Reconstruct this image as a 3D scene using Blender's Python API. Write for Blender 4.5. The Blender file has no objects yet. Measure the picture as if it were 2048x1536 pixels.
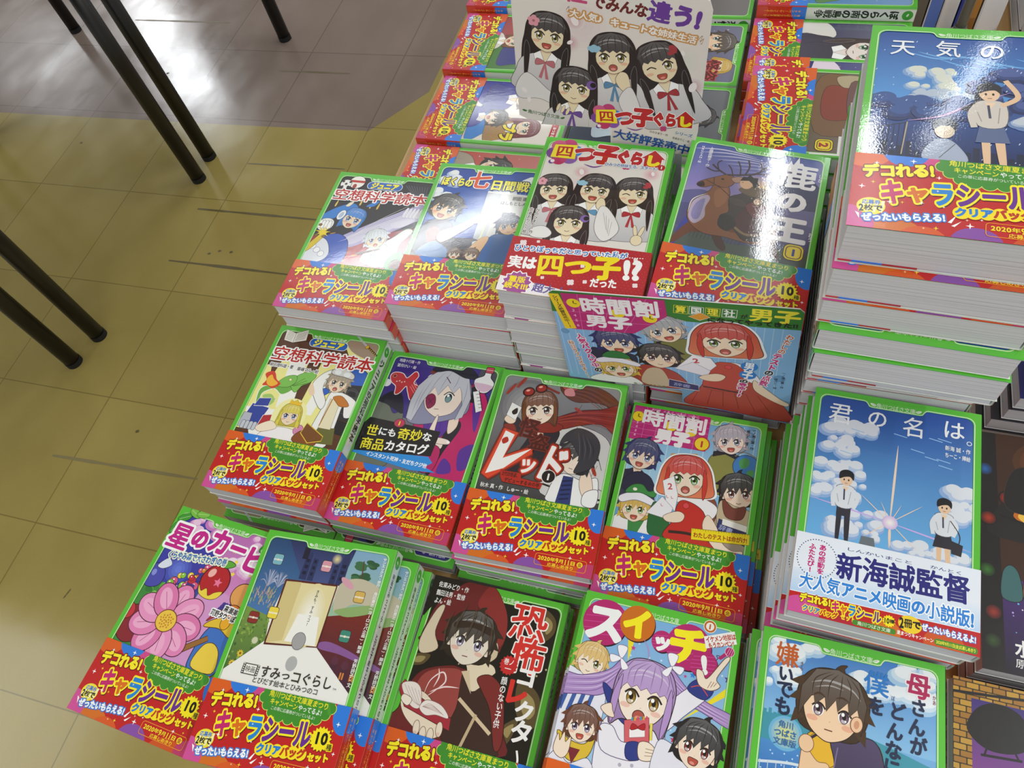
import bpy, math, random
import numpy as np
from mathutils import Matrix, Vector
from mathutils.geometry import tessellate_polygon

S = bpy.context.scene
COL = S.collection
PI = math.pi
R = math.radians

# ------------------------------------------------------------------ camera
CAM_Z = 1.3259
cam_data = bpy.data.cameras.new('camera')
cam = bpy.data.objects.new('camera', cam_data)
COL.objects.link(cam)
cam_data.sensor_width = 36.0
cam_data.lens = 1525.94 / 2048 * 36.0
cam_data.clip_start = 0.02
cam.matrix_world = Matrix(((0.952, -0.1536, 0.2647, 0), (0.2661, 0.8428, -0.4678, 0), (-0.1512, 0.5158, 0.8433, CAM_Z), (0, 0, 0, 1)))
S.camera = cam

# ------------------------------------------------------------------ world, lamps, exposure
S.view_settings.view_transform = 'Standard'
S.view_settings.look = 'None'
S.view_settings.gamma = 1.0
S.view_settings.use_curve_mapping = False
S.view_settings.exposure = -0.2

world = bpy.data.worlds.new('shop_ambient')
S.world = world
world.use_nodes = True
world.node_tree.nodes['Background'].inputs[0].default_value = (0.80, 0.83, 0.88, 1)
world.node_tree.nodes['Background'].inputs[1].default_value = 0.9


def ceiling_lamp(name, u, v, sx, sy, watts, rot=0.0, z=2.7, color=(0.93, 0.97, 1.0)):
    d = bpy.data.lights.new(name, 'AREA')
    d.shape = 'RECTANGLE'
    d.size, d.size_y = sx, sy
    d.energy = watts
    d.color = color
    o = bpy.data.objects.new(name, d)
    o.location = (u, v, z)
    o.rotation_euler = (0, 0, rot)
    COL.objects.link(o)
    return o


ceiling_lamp('ceiling_tube_lamp', 0.355, 2.07, 0.030, 0.75, 6)
ceiling_lamp('ceiling_tube_lamp', 0.660, 2.62, 0.06, 0.60, 1.8, rot=R(-22))
ceiling_lamp('ceiling_tube_lamp', 1.25, -0.40, 0.07, 2.3, 30)
ceiling_lamp('ceiling_tube_lamp', -1.38, 1.93, 0.95, 0.16, 14, rot=R(35))
ceiling_lamp('ceiling_tube_lamp', -1.25, 3.00, 0.60, 0.12, 4)
ceiling_lamp('ceiling_panel_or_fill_lamp', -5.55, 5.25, 0.38, 2.4, 55, rot=R(46))
ceiling_lamp('ceiling_panel_or_fill_lamp', -6.75, 4.95, 0.9, 1.0, 16)
ceiling_lamp('ceiling_panel_or_fill_lamp', -4.4, -0.95, 3.0, 2.3, 90)
ceiling_lamp('ceiling_panel_or_fill_lamp', 0.4, -1.3, 2.4, 1.4, 25)  # added fill light, no known fixture; brightens page fronts facing the viewer
ceiling_lamp('ceiling_panel_or_fill_lamp', 2.4, 2.6, 1.2, 2.4, 42)
ceiling_lamp('ceiling_panel_or_fill_lamp', -1.0, 6.0, 2.4, 1.2, 50)


# ------------------------------------------------------------------ helpers
def lin(h):
    if isinstance(h, tuple):
        return h
    h = h.lstrip('#')
    if len(h) == 3:
        h = ''.join(c * 2 for c in h)
    out = []
    for i in (0, 2, 4):
        c = int(h[i:i + 2], 16) / 255
        out.append(c / 12.92 if c <= 0.04045 else ((c + 0.055) / 1.055) ** 2.4)
    return tuple(out)


def mix(a, b, t):
    a, b = lin(a), lin(b)
    return tuple(x + (y - x) * t for x, y in zip(a, b))


def new_mat(name, color=None, rough=0.5, metal=0.0, spec=0.5, coat=0.0, coat_rough=0.1):
    m = bpy.data.materials.new(name)
    m.use_nodes = True
    b = m.node_tree.nodes['Principled BSDF']
    if color is not None:
        b.inputs['Base Color'].default_value = (*lin(color), 1)
    b.inputs['Roughness'].default_value = rough
    b.inputs['Metallic'].default_value = metal
    b.inputs['Specular IOR Level'].default_value = spec
    b.inputs['Coat Weight'].default_value = coat
    b.inputs['Coat Roughness'].default_value = coat_rough
    return m, m.node_tree.nodes, m.node_tree.links, b


def printed(name, rough, coat, coat_rough, bump):
    m, N, L, b = new_mat(name, None, rough, coat=coat, coat_rough=coat_rough)
    a = N.new('ShaderNodeVertexColor')
    a.layer_name = 'ink'
    L.new(a.outputs[0], b.inputs['Base Color'])
    if bump:
        t = N.new('ShaderNodeTexCoord')
        n = N.new('ShaderNodeTexNoise')
        n.inputs['Scale'].default_value = 900
        n.inputs['Detail'].default_value = 2
        n2 = N.new('ShaderNodeTexNoise')
        n2.inputs['Scale'].default_value = 60
        ad = N.new('ShaderNodeMath')
        ad.operation = 'MULTIPLY_ADD'
        ad.inputs[1].default_value = 2.5
        bp = N.new('ShaderNodeBump')
        bp.inputs['Strength'].default_value = bump
        bp.inputs['Distance'].default_value = 0.0004
        L.new(t.outputs['Object'], n.inputs['Vector'])
        L.new(t.outputs['Object'], n2.inputs['Vector'])
        L.new(n2.outputs[0], ad.inputs[0])
        L.new(n.outputs[0], ad.inputs[2])
        L.new(ad.outputs[0], bp.inputs['Height'])
        L.new(bp.outputs[0], b.inputs['Normal'])
        L.new(bp.outputs[0], b.inputs['Coat Normal'])
    return m


M_COVER = printed('laminated_print', 0.35, 0.7, 0.035, 0.05)
M_BAND = printed('coated_band_print', 0.38, 0.35, 0.16, 0.08)
M_CARD = printed('matt_card_print', 0.5, 0.15, 0.3, 0.0)


def page_material():
    m, N, L, b = new_mat('page_edges', '#c9c8c8', 0.85, spec=0.2)
    t = N.new('ShaderNodeTexCoord')
    mp = N.new('ShaderNodeMapping')
    mp.inputs['Scale'].default_value = (4, 4, 1100)
    n = N.new('ShaderNodeTexNoise')
    n.inputs['Scale'].default_value = 1.0
    n.inputs['Detail'].default_value = 3
    r = N.new('ShaderNodeValToRGB')
    r.color_ramp.elements[0].position = 0.30
    r.color_ramp.elements[0].color = (*lin('#b0aeb0'), 1)
    r.color_ramp.elements[1].position = 0.52
    r.color_ramp.elements[1].color = (*lin('#cccbcd'), 1)
    bp = N.new('ShaderNodeBump')
    bp.inputs['Strength'].default_value = 0.35
    bp.inputs['Distance'].default_value = 0.0003
    L.new(t.outputs['Object'], mp.inputs[0])
    L.new(mp.outputs[0], n.inputs['Vector'])
    L.new(n.outputs[0], r.inputs[0])
    L.new(r.outputs[0], b.inputs['Base Color'])
    L.new(n.outputs[0], bp.inputs['Height'])
    L.new(bp.outputs[0], b.inputs['Normal'])
    return m


M_PAGE = page_material()


def mesh_obj(name, verts, faces, mats, parent=None, mat_idx=None, colors=None, smooth=False):
    me = bpy.data.meshes.new(name)
    me.from_pydata(verts, [], faces)
    for m in (mats if isinstance(mats, (list, tuple)) else [mats]):
        me.materials.append(m)
    if mat_idx is not None:
        me.polygons.foreach_set('material_index', mat_idx)
    if colors is not None:
        at = me.color_attributes.new('ink', 'FLOAT_COLOR', 'POINT')
        c = np.ones((len(verts), 4), np.float32)
        c[:, :3] = colors
        at.data.foreach_set('color', c.ravel())
    if smooth:
        me.polygons.foreach_set('use_smooth', [True] * len(me.polygons))
    me.update()
    o = bpy.data.objects.new(name, me)
    COL.objects.link(o)
    if parent is not None:
        o.parent = parent
    return o


def tag(o, label=None, cat=None, group=None, kind=None):
    if label:
        o['label'] = label
    if cat:
        o['category'] = cat
    if group:
        o['group'] = group
    if kind:
        o['kind'] = kind
    return o


def empty(name, loc=(0, 0, 0), rz=0.0):
    o = bpy.data.objects.new(name, None)
    COL.objects.link(o)
    o.location = loc
    o.rotation_euler = (0, 0, rz)
    return o


def box_geo(x0, x1, y0, y1, z0, z1):
    v = [(x, y, z) for z in (z0, z1) for y in (y0, y1) for x in (x0, x1)]
    f = [(0, 2, 3, 1), (4, 5, 7, 6), (0, 1, 5, 4), (2, 6, 7, 3), (0, 4, 6, 2), (1, 3, 7, 5)]
    return v, f


def join(*geos):
    V, F = [], []
    for v, f in geos:
        k = len(V)
        V += v
        F += [tuple(i + k for i in q) for q in f]
    return V, F


def tube_geo(p0, p1, r0, r1=None, n=20, cap=True):
    r1 = r0 if r1 is None else r1
    p0, p1 = Vector(p0), Vector(p1)
    d = (p1 - p0).normalized()
    a = d.orthogonal().normalized()
    b = d.cross(a)
    V = [tuple(p + (a * math.cos(2 * PI * i / n) + b * math.sin(2 * PI * i / n)) * r) for p, r in ((p0, r0), (p1, r1)) for i in range(n)]
    F = [(i, (i + 1) % n, n + (i + 1) % n, n + i) for i in range(n)]
    if cap:
        F += [tuple(reversed(range(n))), tuple(range(n, 2 * n))]
    return V, F


def bevel(o, w, seg=2):
    m = o.modifiers.new('bevel', 'BEVEL')
    m.width = w
    m.segments = seg
    m.limit_method = 'ANGLE'
    return o


# ------------------------------------------------------------------ floor
def floor_material(name, base):
    m, N, L, b = new_mat(name, base, 0.22, spec=0.5)
    t = N.new('ShaderNodeTexCoord')
    mp = N.new('ShaderNodeMapping')
    mp.vector_type = 'POINT'
    g = R(0.84)
    # tile grid: one corner at (-1.3206, 1.1428), 0.303 m pitch
    mp.inputs['Rotation'].default_value = (0, 0, -g)
    cx = -1.3206 * math.cos(g) + 1.1428 * math.sin(g)
    cy = 1.3206 * math.sin(g) + 1.1428 * math.cos(g)
    mp.inputs['Location'].default_value = (-cx, -cy, 0)
    L.new(t.outputs['Object'], mp.inputs[0])
    sc = N.new('ShaderNodeVectorMath')
    sc.operation = 'SCALE'
    sc.inputs['Scale'].default_value = 1 / 0.303
    L.new(mp.outputs[0], sc.inputs[0])
    fl = N.new('ShaderNodeVectorMath')
    fl.operation = 'FLOOR'
    L.new(sc.outputs[0], fl.inputs[0])
    fr = N.new('ShaderNodeVectorMath')
    fr.operation = 'FRACTION'
    L.new(sc.outputs[0], fr.inputs[0])
    wn = N.new('ShaderNodeTexWhiteNoise')
    wn.noise_dimensions = '2D'
    L.new(fl.outputs[0], wn.inputs['Vector'])
    sep = N.new('ShaderNodeSeparateXYZ')
    L.new(fr.outputs[0], sep.inputs[0])

    def edge(sock):
        a = N.new('ShaderNodeMath')
        a.operation = 'PINGPONG'
        a.inputs[1].default_value = 0.5
        L.new(sock, a.inputs[0])
        return a.outputs[0]
    mn = N.new('ShaderNodeMath')
    mn.operation = 'MINIMUM'
    L.new(edge(sep.outputs[0]), mn.inputs[0])
    L.new(edge(sep.outputs[1]), mn.inputs[1])
    jr = N.new('ShaderNodeMapRange')
    jr.inputs[1].default_value = 0.002
    jr.inputs[2].default_value = 0.006
    L.new(mn.outputs[0], jr.inputs[0])
    # marbling streaks and blotches
    mp2 = N.new('ShaderNodeMapping')
    mp2.inputs['Scale'].default_value = (9, 5, 1)
    mp2.inputs['Rotation'].default_value = (0, 0, R(25))
    L.new(t.outputs['Object'], mp2.inputs[0])
    n1 = N.new('ShaderNodeTexNoise')
    n1.inputs['Scale'].default_value = 1.0
    n1.inputs['Detail'].default_value = 6
    L.new(mp2.outputs[0], n1.inputs['Vector'])
    n2 = N.new('ShaderNodeTexNoise')
    n2.inputs['Scale'].default_value = 260
    L.new(t.outputs['Object'], n2.inputs['Vector'])
    ad = N.new('ShaderNodeMath')
    ad.operation = 'ADD'
    L.new(n1.outputs[0], ad.inputs[0])
    m3 = N.new('ShaderNodeMath')
    m3.operation = 'MULTIPLY'
    m3.inputs[1].default_value = 0.35
    L.new(n2.outputs[0], m3.inputs[0])
    L.new(m3.outputs[0], ad.inputs[1])
    m4 = N.new('ShaderNodeMath')
    m4.operation = 'MULTIPLY_ADD'
    m4.inputs[1].default_value = 0.35
    L.new(wn.outputs[0], m4.inputs[0])
    L.new(ad.outputs[0], m4.inputs[2])
    rng = N.new('ShaderNodeMapRange')
    rng.inputs[1].default_value = 0.45
    rng.inputs[2].default_value = 1.25
    rng.inputs[3].default_value = 0.88
    rng.inputs[4].default_value = 1.10
    L.new(m4.outputs[0], rng.inputs[0])
    mul = N.new('ShaderNodeVectorMath')
    mul.operation = 'SCALE'
    mul.inputs[0].default_value = lin(base)
    L.new(rng.outputs[0], mul.inputs['Scale'])
    mx = N.new('ShaderNodeMix')
    mx.data_type = 'RGBA'
    mx.inputs['A'].default_value = (*mix(base, '#000000', 0.42), 1)
    L.new(jr.outputs[0], mx.inputs['Factor'])
    L.new(mul.outputs[0], mx.inputs['B'])
    L.new(mx.outputs['Result'], b.inputs['Base Color'])
    # worn wax
    rr = N.new('ShaderNodeMapRange')
    rr.inputs[1].default_value = 0.35
    rr.inputs[2].default_value = 0.7
    rr.inputs[3].default_value = 0.13
    rr.inputs[4].default_value = 0.24
    L.new(n1.outputs[0], rr.inputs[0])
    L.new(rr.outputs[0], b.inputs['Roughness'])
    n5 = N.new('ShaderNodeTexNoise')
    n5.inputs['Scale'].default_value = 9
    n5.inputs['Detail'].default_value = 7
    L.new(t.outputs['Object'], n5.inputs['Vector'])
    bp = N.new('ShaderNodeBump')
    bp.inputs['Strength'].default_value = 0.12
    bp.inputs['Distance'].default_value = 0.004
    L.new(n5.outputs[0], bp.inputs['Height'])
    L.new(bp.outputs[0], b.inputs['Normal'])
    return m


def build_floor():
    X0, X1, Y0, Y1 = -9, 5, -5, 9
    step = [(X0, 1.36), (-2.274, 1.400), (-1.30, 1.425), (-1.018, 1.436), (-0.900, 1.604), (-0.880, Y1)]
    V = [(x, y, 0) for x, y in step] + [(X0, Y0, 0), (X1, Y0, 0), (X1, Y1, 0), (X0, Y1, 0)]
    olive = [6, 7, 8, 5, 4, 3, 2, 1, 0]
    grey = [0, 1, 2, 3, 4, 5, 9]
    F, MI = [], []
    for loop, k in ((olive, 0), (grey, 1)):
        for tri in tessellate_polygon([[Vector(V[i]) for i in loop]]):
            t = [loop[i] for i in tri]
            a, b, c = (Vector(V[i]) for i in t)
            if (b - a).cross(c - a).z < 0:
                t.reverse()
            F.append(tuple(t))
            MI.append(k)
    rnd = random.Random(4)

    def scuff(p, q, w, k=2):
        p, q = Vector(p), Vector(q)
        d = (q - p)
        n = Vector((-d.y, d.x)).normalized()
        N_ = 14
        b0 = len(V)
        for i in range(N_ + 1):
            c = p + d * i / N_
            ww = w * (0.45 + 0.55 * math.sin(PI * (0.12 + 0.76 * i / N_))) * rnd.uniform(0.6, 1.1)
            V.append((c.x + n.x * ww, c.y + n.y * ww, 0.0003))
            V.append((c.x - n.x * ww, c.y - n.y * ww, 0.0003))
        for i in range(N_):
            a = b0 + 2 * i
            F.append((a, a + 1, a + 3, a + 2))
            MI.append(k)
    scuff((-1.376, 0.929), (-1.037, 0.934), 0.0045)
    scuff((-1.385, 1.104), (-1.026, 1.111), 0.004)
    scuff((-2.051, 1.874), (-1.683, 1.877), 0.004, 3)
    scuff((-1.397, 1.659), (-1.167, 1.663), 0.004, 3)
    scuff((-1.32, 1.279), (-1.03, 1.290), 0.003, 3)
    scuff((-1.364, 0.379), (-1.001, 0.397), 0.004, 4)
    scuff((-1.152, 0.110), (-1.147, 0.130), 0.002)
    for x, y in ((-1.28, .964), (-1.255, .976), (-1.222, .977), (-1.6, 1.33), (-1.9, 1.3), (-1.2, .47), (-1.78, 1.62)):
        scuff((x, y), (x + 0.008, y + 0.003), 0.004)
    md, *_ = new_mat('scuff_mark', '#655a36', 0.5)
    ml, *_ = new_mat('faint_scuff_mark', '#6f6447', 0.4)
    o = mesh_obj('floor', V, F, [floor_material('olive_floor_tiles', '#a89758'), floor_material('taupe_floor_tiles', '#8b7b72'), md, ml, new_mat('pale_scuff_mark', '#8a8058', 0.4)[0]], mat_idx=MI)
    tag(o, 'shiny square floor tiles, olive yellow with a grey brown area', 'floor', kind='structure')


build_floor()
vc, fcc = box_geo(-9, 5, -5, 9, 2.72, 2.80)
tag(mesh_obj('ceiling', vc, fcc, new_mat('white_ceiling_board', '#d6d6d2', 0.9)[0]), 'plain white shop ceiling', 'ceiling', kind='structure')


# ------------------------------------------------------------------ tables
def wood_material():
    m, N, L, b = new_mat('beech_laminate', '#c9a063', 0.4)
    t = N.new('ShaderNodeTexCoord')
    mp = N.new('ShaderNodeMapping')
    mp.inputs['Scale'].default_value = (40, 2.2, 40)
    n = N.new('ShaderNodeTexNoise')
    n.inputs['Scale'].default_value = 2
    n.inputs['Detail'].default_value = 5
    r = N.new('ShaderNodeValToRGB')
    r.color_ramp.elements[0].position = 0.35
    r.color_ramp.elements[0].color = (*lin('#b98d50'), 1)
    r.color_ramp.elements[1].position = 0.65
    r.color_ramp.elements[1].color = (*lin('#d6b078'), 1)
    L.new(t.outputs['Object'], mp.inputs[0])
    L.new(mp.outputs[0], n.inputs['Vector'])
    L.new(n.outputs[0], r.inputs[0])
    L.new(r.outputs[0], b.inputs['Base Color'])
    return m


M_WOOD = wood_material()
M_BLACK, *_ = new_mat('black_painted_steel', '#171412', 0.38)
M_DARK, *_ = new_mat('dark_laminate', '#2a2521', 0.45)
M_RUBBER, *_ = new_mat('black_rubber', '#0d0d0d', 0.7)
TABLE_Z = 0.70


def display_table():
    root = empty('display_table', (0.17, 0.56, 0))
    tag(root, 'pale beech display table carrying all the stacks of books', 'table')
    v, f = box_geo(-0.588, 0.588, -0.585, 1.0, 0.672, TABLE_Z)
    o = mesh_obj('table_top', v, f, M_WOOD, root)
    bevel(o, 0.003)
    for sx in (-0.53, 0.53):
        for sy in (-0.52, 0.94):
            v, f = tube_geo((sx, sy, 0), (sx, sy, 0.672), 0.02)
            mesh_obj('leg', v, f, M_BLACK, root, smooth=False)
    return root


display_table()


def desk(u0, u1, v0, v1, label):
    root = empty('dark_desk', ((u0 + u1) / 2, (v0 + v1) / 2, 0))
    tag(root, label, 'desk', 'dark desks beyond the aisle')
    hx, hy = (u1 - u0) / 2, (v1 - v0) / 2
    v, f = box_geo(-hx - .025, hx + .025, -hy - .025, hy + .025, 0.70, 0.725)
    bevel(mesh_obj('desk_top', v, f, M_DARK, root), 0.004)
    for sx in (-1, 1):
        for sy in (-1, 1):
            x, y = sx * hx, sy * hy
            v, f = tube_geo((x, y, 0.012), (x, y, 0.70), 0.0185, n=28)
            leg = mesh_obj('leg', v, f, M_BLACK, root, smooth=False)
            leg.data.polygons.foreach_set('use_smooth', [len(p.vertices) == 4 for p in leg.data.polygons])
            v, f = tube_geo((x, y, 0), (x, y, 0.014), 0.0192, n=28)
            mesh_obj('foot_cap', v, f, M_RUBBER, leg)
    return root


desk(-2.25, -1.455, 0.086, 0.606, 'dark desk on black tube legs nearest the camera, two legs at left')
desk(-2.25, -1.435, 0.686, 1.206, 'dark desk on black tube legs in the middle of the row')
desk(-2.25, -1.447, 1.290, 1.806, 'dark desk on black tube legs standing farthest on the grey brown tiles')


# ------------------------------------------------------------------ printed artwork: flat coloured shapes laid on a sheet (mm)
_fc = bpy.data.curves.new('glyph_source', 'FONT')
_fc.resolution_u = 3
_fo = bpy.data.objects.new('glyph_source', _fc)
COL.objects.link(_fo)
_glyphs = {}


def glyph(ch):
    if ch not in _glyphs:
        _fc.body = ch
        bpy.context.view_layer.update()
        ev = _fo.evaluated_get(bpy.context.evaluated_depsgraph_get())
        me = ev.to_mesh()
        me.calc_loop_triangles()
        V = np.array([v.co[:2] for v in me.vertices], float).reshape(-1, 2)
        T = np.array([t.vertices for t in me.loop_triangles], int).reshape(-1, 3)
        ev.to_mesh_clear()
        ascii_ = ord(ch) < 0x2000
        if ascii_ and len(V):
            x0, x1 = V[:, 0].min(), V[:, 0].max()
            adv = max((x1 - x0) + 0.12, 0.56 if ch.isdigit() else 0.3)
            V[:, 0] -= (x0 + x1) / 2
        else:
            adv = 0.3 if ch == ' ' else 1.0
            if len(V):
                V[:, 0] -= 0.5
        if len(V):
            V[:, 1] -= 0.37
        _glyphs[ch] = (V, T, adv)
    return _glyphs[ch]


_sdf = {}
_fat = {}
GN, GLO, GST = 60, -0.76, 0.0258


def glyph_sdf(ch):
    """signed distance (negative inside) to the letter's outline on a small grid"""
    if ch not in _sdf:
        V, T, _ = glyph(ch)
        cnt = {}
        for a, b, c in T:
            for e in ((a, b), (b, c), (c, a)):
                k = tuple(np.round(V[e[0]], 5)), tuple(np.round(V[e[1]], 5))
                k = k if k[0] < k[1] else (k[1], k[0])
                cnt[k] = cnt.get(k, 0) + 1
        E = np.array([k for k, n in cnt.items() if n % 2 == 1])
        g = GLO + GST * np.arange(GN)
        PX, PY = np.meshgrid(g, g, indexing='ij')
        P = np.stack([PX, PY], -1)[:, :, None, :]
        A, B = E[:, 0], E[:, 1]
        d = B - A
        t = np.clip(((P - A) * d).sum(-1) / np.maximum((d * d).sum(-1), 1e-12), 0, 1)
        D = np.sqrt((((P - A) - t[..., None] * d) ** 2).sum(-1).min(-1))
        y = P[..., 1] + 1e-7
        cr = ((A[:, 1] > y) != (B[:, 1] > y)) & (P[..., 0] < (B[:, 0] - A[:, 0]) * (y - A[:, 1]) / np.where(d[:, 1] == 0, 1e-12, d[:, 1]) + A[:, 0])
        _sdf[ch] = np.where(cr.sum(-1) % 2 == 1, -D, D)
    return _sdf[ch]


def fat_glyph(ch, rad):
    """the letter thickened by rad (in em) as one flat mesh"""
    key = (ch, round(rad, 3))
    if key in _fat:
        return _fat[key]
    F = glyph_sdf(ch) - rad
    V, T = [], []

    def emit(poly):
        k = len(V)
        V.extend(poly)
        T.extend((k, k + i, k + i + 1) for i in range(1, len(poly) - 1))
    ins = F < 0
    full = ins[:-1, :-1] & ins[1:, :-1] & ins[:-1, 1:] & ins[1:, 1:]
    some = (ins[:-1, :-1] | ins[1:, :-1] | ins[:-1, 1:] | ins[1:, 1:]) & ~full
    X = lambda i: GLO + GST * i
    for j in range(GN - 1):
        i = 0
        while i < GN - 1:
            if full[i, j]:
                k = i
                while k < GN - 1 and full[k, j]:
                    k += 1
                emit([(X(i), X(j)), (X(k), X(j)), (X(k), X(j + 1)), (X(i), X(j + 1))])
                i = k
            else:
                if some[i, j]:
                    cs = [(i, j), (i + 1, j), (i + 1, j + 1), (i, j + 1)]
                    poly = []
                    for a in range(4):
                        p, q = cs[a], cs[(a + 1) % 4]
                        fp, fq = F[p], F[q]
                        if fp < 0:
                            poly.append((X(p[0]), X(p[1])))
                        if (fp < 0) != (fq < 0):
                            t = fp / (fp - fq)
                            poly.append((X(p[0] + (q[0] - p[0]) * t), X(p[1] + (q[1] - p[1]) * t)))
                    if len(poly) > 2:
                        emit(poly)
                i += 1
    _fat[key] = (np.array(V, float).reshape(-1, 2), np.array(T, int).reshape(-1, 3))
    return _fat[key]


def smooth_loop(P, n=5, closed=True):
    P = [np.array(p, float) for p in P]
    m = len(P)
    out = []
    for i in range(m if closed else m - 1):
        if closed:
            p0, p1, p2, p3 = P[i - 1], P[i], P[(i + 1) % m], P[(i + 2) % m]
        else:
            p0, p1, p2, p3 = P[max(i - 1, 0)], P[i], P[i + 1], P[min(i + 2, m - 1)]
        for k in range(n):
            t = k / n
            out.append(0.5 * ((2 * p1) + (p2 - p0) * t + (2 * p0 - 5 * p1 + 4 * p2 - p3) * t * t + (3 * p1 - p0 - 3 * p2 + p3) * t ** 3))
    if not closed:
        out.append(P[-1])
    return np.array(out)


class Art:
    CELL = 1.0

    def __init__(s, w, h):
        s.w, s.h = w, h
        s.nx, s.ny = int(w) + 3, int(h) + 3
        s.lev = np.zeros((s.nx, s.ny), int)
        s.V, s.T, s.C, s.n = [], [], [], 0
        s.clip = (0, 0, w, h)
        s.M = None

    # ---- transform used by the figure drawing
    def at(s, cx, cy, sc=1.0, rot=0.0, flip=False):
        c, q = math.cos(R(rot)) * sc, math.sin(R(rot)) * sc
        s.M = (np.array([[-c if flip else c, -q], [-q if flip else q, c]]), np.array([cx, cy]), sc)
        return s

    def off(s):
        s.M = None

    def _x(s, P):
        P = np.asarray(P, float).reshape(-1, 2)
        return P if s.M is None else P @ s.M[0].T + s.M[1]

    def add(s, items):
        """items: list of (verts Nx2, tris, colours N x3 or function) laid at one level above everything beneath them"""
        boxes, L = [], 0
        for V, T, C in items:
            if not len(V):
                continue
            a = np.clip(np.floor(V.min(0) + 1).astype(int), 0, [s.nx - 1, s.ny - 1])
            b = np.clip(np.floor(V.max(0) + 1).astype(int), 0, [s.nx - 1, s.ny - 1])
            boxes.append((a, b))
            L = max(L, s.lev[a[0]:b[0] + 1, a[1]:b[1] + 1].max())
        L += 1
        for a, b in boxes:
            s.lev[a[0]:b[0] + 1, a[1]:b[1] + 1] = L
        x0, y0, x1, y1 = s.clip
        for V, T, C in items:
            if not len(V) or not len(T):
                continue
            inside = (V[:, 0] >= x0) & (V[:, 0] <= x1) & (V[:, 1] >= y0) & (V[:, 1] <= y1)
            if inside.all():
                VV, TT = V, T
            else:
                nv, nt = [], []
                for tri in T:
                    poly = [V[i] for i in tri]
                    for ax, lim, sg in ((0, x0, 1), (0, x1, -1), (1, y0, 1), (1, y1, -1)):
                        o = []
                        for i in range(len(poly)):
                            p, q = poly[i], poly[(i + 1) % len(poly)]
                            dp, dq = sg * (p[ax] - lim), sg * (q[ax] - lim)
                            if dp >= 0:
                                o.append(p)
                            if dp * dq < 0:
                                o.append(p + (q - p) * dp / (dp - dq))
                        poly = o
                        if not poly:
                            break
                    if len(poly) >= 3:
                        k = len(nv)
                        nv += poly
                        nt += [(k, k + i, k + i + 1) for i in range(1, len(poly) - 1)]
                if not nt:
                    continue
                VV, TT = np.array(nv), np.array(nt)
            col = np.array([C(p) for p in VV]) if callable(C) else np.tile(np.array(C), (len(VV), 1))
            # upward winding
            A_, B_, D_ = VV[TT[:, 0]], VV[TT[:, 1]], VV[TT[:, 2]]
            area = (B_[:, 0] - A_[:, 0]) * (D_[:, 1] - A_[:, 1]) - (B_[:, 1] - A_[:, 1]) * (D_[:, 0] - A_[:, 0])
            TT = np.where((area < 0)[:, None], TT[:, ::-1], TT)
            s.V.append(np.column_stack([VV, np.full(len(VV), L)]))
            s.T.append(TT + s.n)
            s.C.append(col)
            s.n += len(VV)

    # ---- shapes
    def _col(s, c, P=None):
        if isinstance(c, tuple) and len(c) == 3 and c[0] == 'v':       # printed top-to-bottom gradient
            a, b = lin(c[1]), lin(c[2])
            lo, hi = P[:, 1].min(), P[:, 1].max()
            return lambda p: tuple(x + (y - x) * (p[1] - lo) / max(hi - lo, 1e-6) for x, y in zip(a, b))
        if isinstance(c, tuple) and len(c) == 3 and c[0] == 'h':
            a, b = lin(c[1]), lin(c[2])
            lo, hi = P[:, 0].min(), P[:, 0].max()
            return lambda p: tuple(x + (y - x) * (p[0] - lo) / max(hi - lo, 1e-6) for x, y in zip(a, b))
        return lin(c)

    def poly(s, P, c, ol=None, holes=()):
        P = s._x(P)
        H = [s._x(h) for h in holes]
        if ol:
            s._stroke(np.vstack([P, P[:1]]), ol[1] * 2 * (s.M[2] if s.M else 1), ol[0])
        loops = [[Vector((p[0], p[1], 0)) for p in l] for l in [P] + H]
        T = tessellate_polygon(loops)
        A = np.vstack([P] + H) if H else P
        if len(T):
            s.add([(A, np.array(T), s._col(c, A))])

    def blob(s, P, c, ol=None, n=5):
        s.poly(smooth_loop(P, n), c, ol)

    def ell(s, x, y, rx, ry=None, c='#fff', rot=0, ol=None, n=28):
        ry = rx if ry is None else ry
        a = np.linspace(0, 2 * PI, n, endpoint=False)
        k, q = math.cos(R(rot)), math.sin(R(rot))
        px, py = rx * np.cos(a), ry * np.sin(a)
        s.poly(np.column_stack([x + px * k - py * q, y + px * q + py * k]), c, ol)

    def rect(s, x0, y0, x1, y1, c, ol=None):
        s.poly([(x0, y0), (x1, y0), (x1, y1), (x0, y1)], c, ol)

    def rrect(s, x0, y0, x1, y1, r, c, ol=None):
        s.poly(rr_pts(x0, y0, x1, y1, r), c, ol)

    def burst(s, x, y, r0, r1, n, c, ol=None, rot=0):
        a = [R(rot) + PI * i / n for i in range(2 * n)]
        s.poly([(x + (r0 if i % 2 == 0 else r1) * math.sin(t), y + (r0 if i % 2 == 0 else r1) * math.cos(t)) for i, t in enumerate(a)], c, ol)

    def spark(s, x, y, r, c='#fff'):
        s.burst(x, y, r, r * .28, 4, c)

    def _stroke(s, P, w, c, taper=False):
        P = np.asarray(P, float)
        n = len(P)
        if n < 2:
            return
        d = np.gradient(P, axis=0) if n > 2 else np.array([P[1] - P[0]] * 2)
        if n > 3 and np.allclose(P[0], P[-1]):
            d[0] = d[-1] = P[1] - P[-2]
        ln = np.maximum(np.hypot(d[:, 0], d[:, 1]), 1e-9)
        nn = np.column_stack([-d[:, 1], d[:, 0]]) / ln[:, None]
        ww = np.full(n, w / 2.0)
        if taper:
            ww *= np.maximum(np.sin(np.linspace(0.06, PI - 0.06, n)), 0.12)
        A = P + nn * ww[:, None]
        B = P - nn * ww[:, None]
        V = np.vstack([A, B])
        T = []
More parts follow.
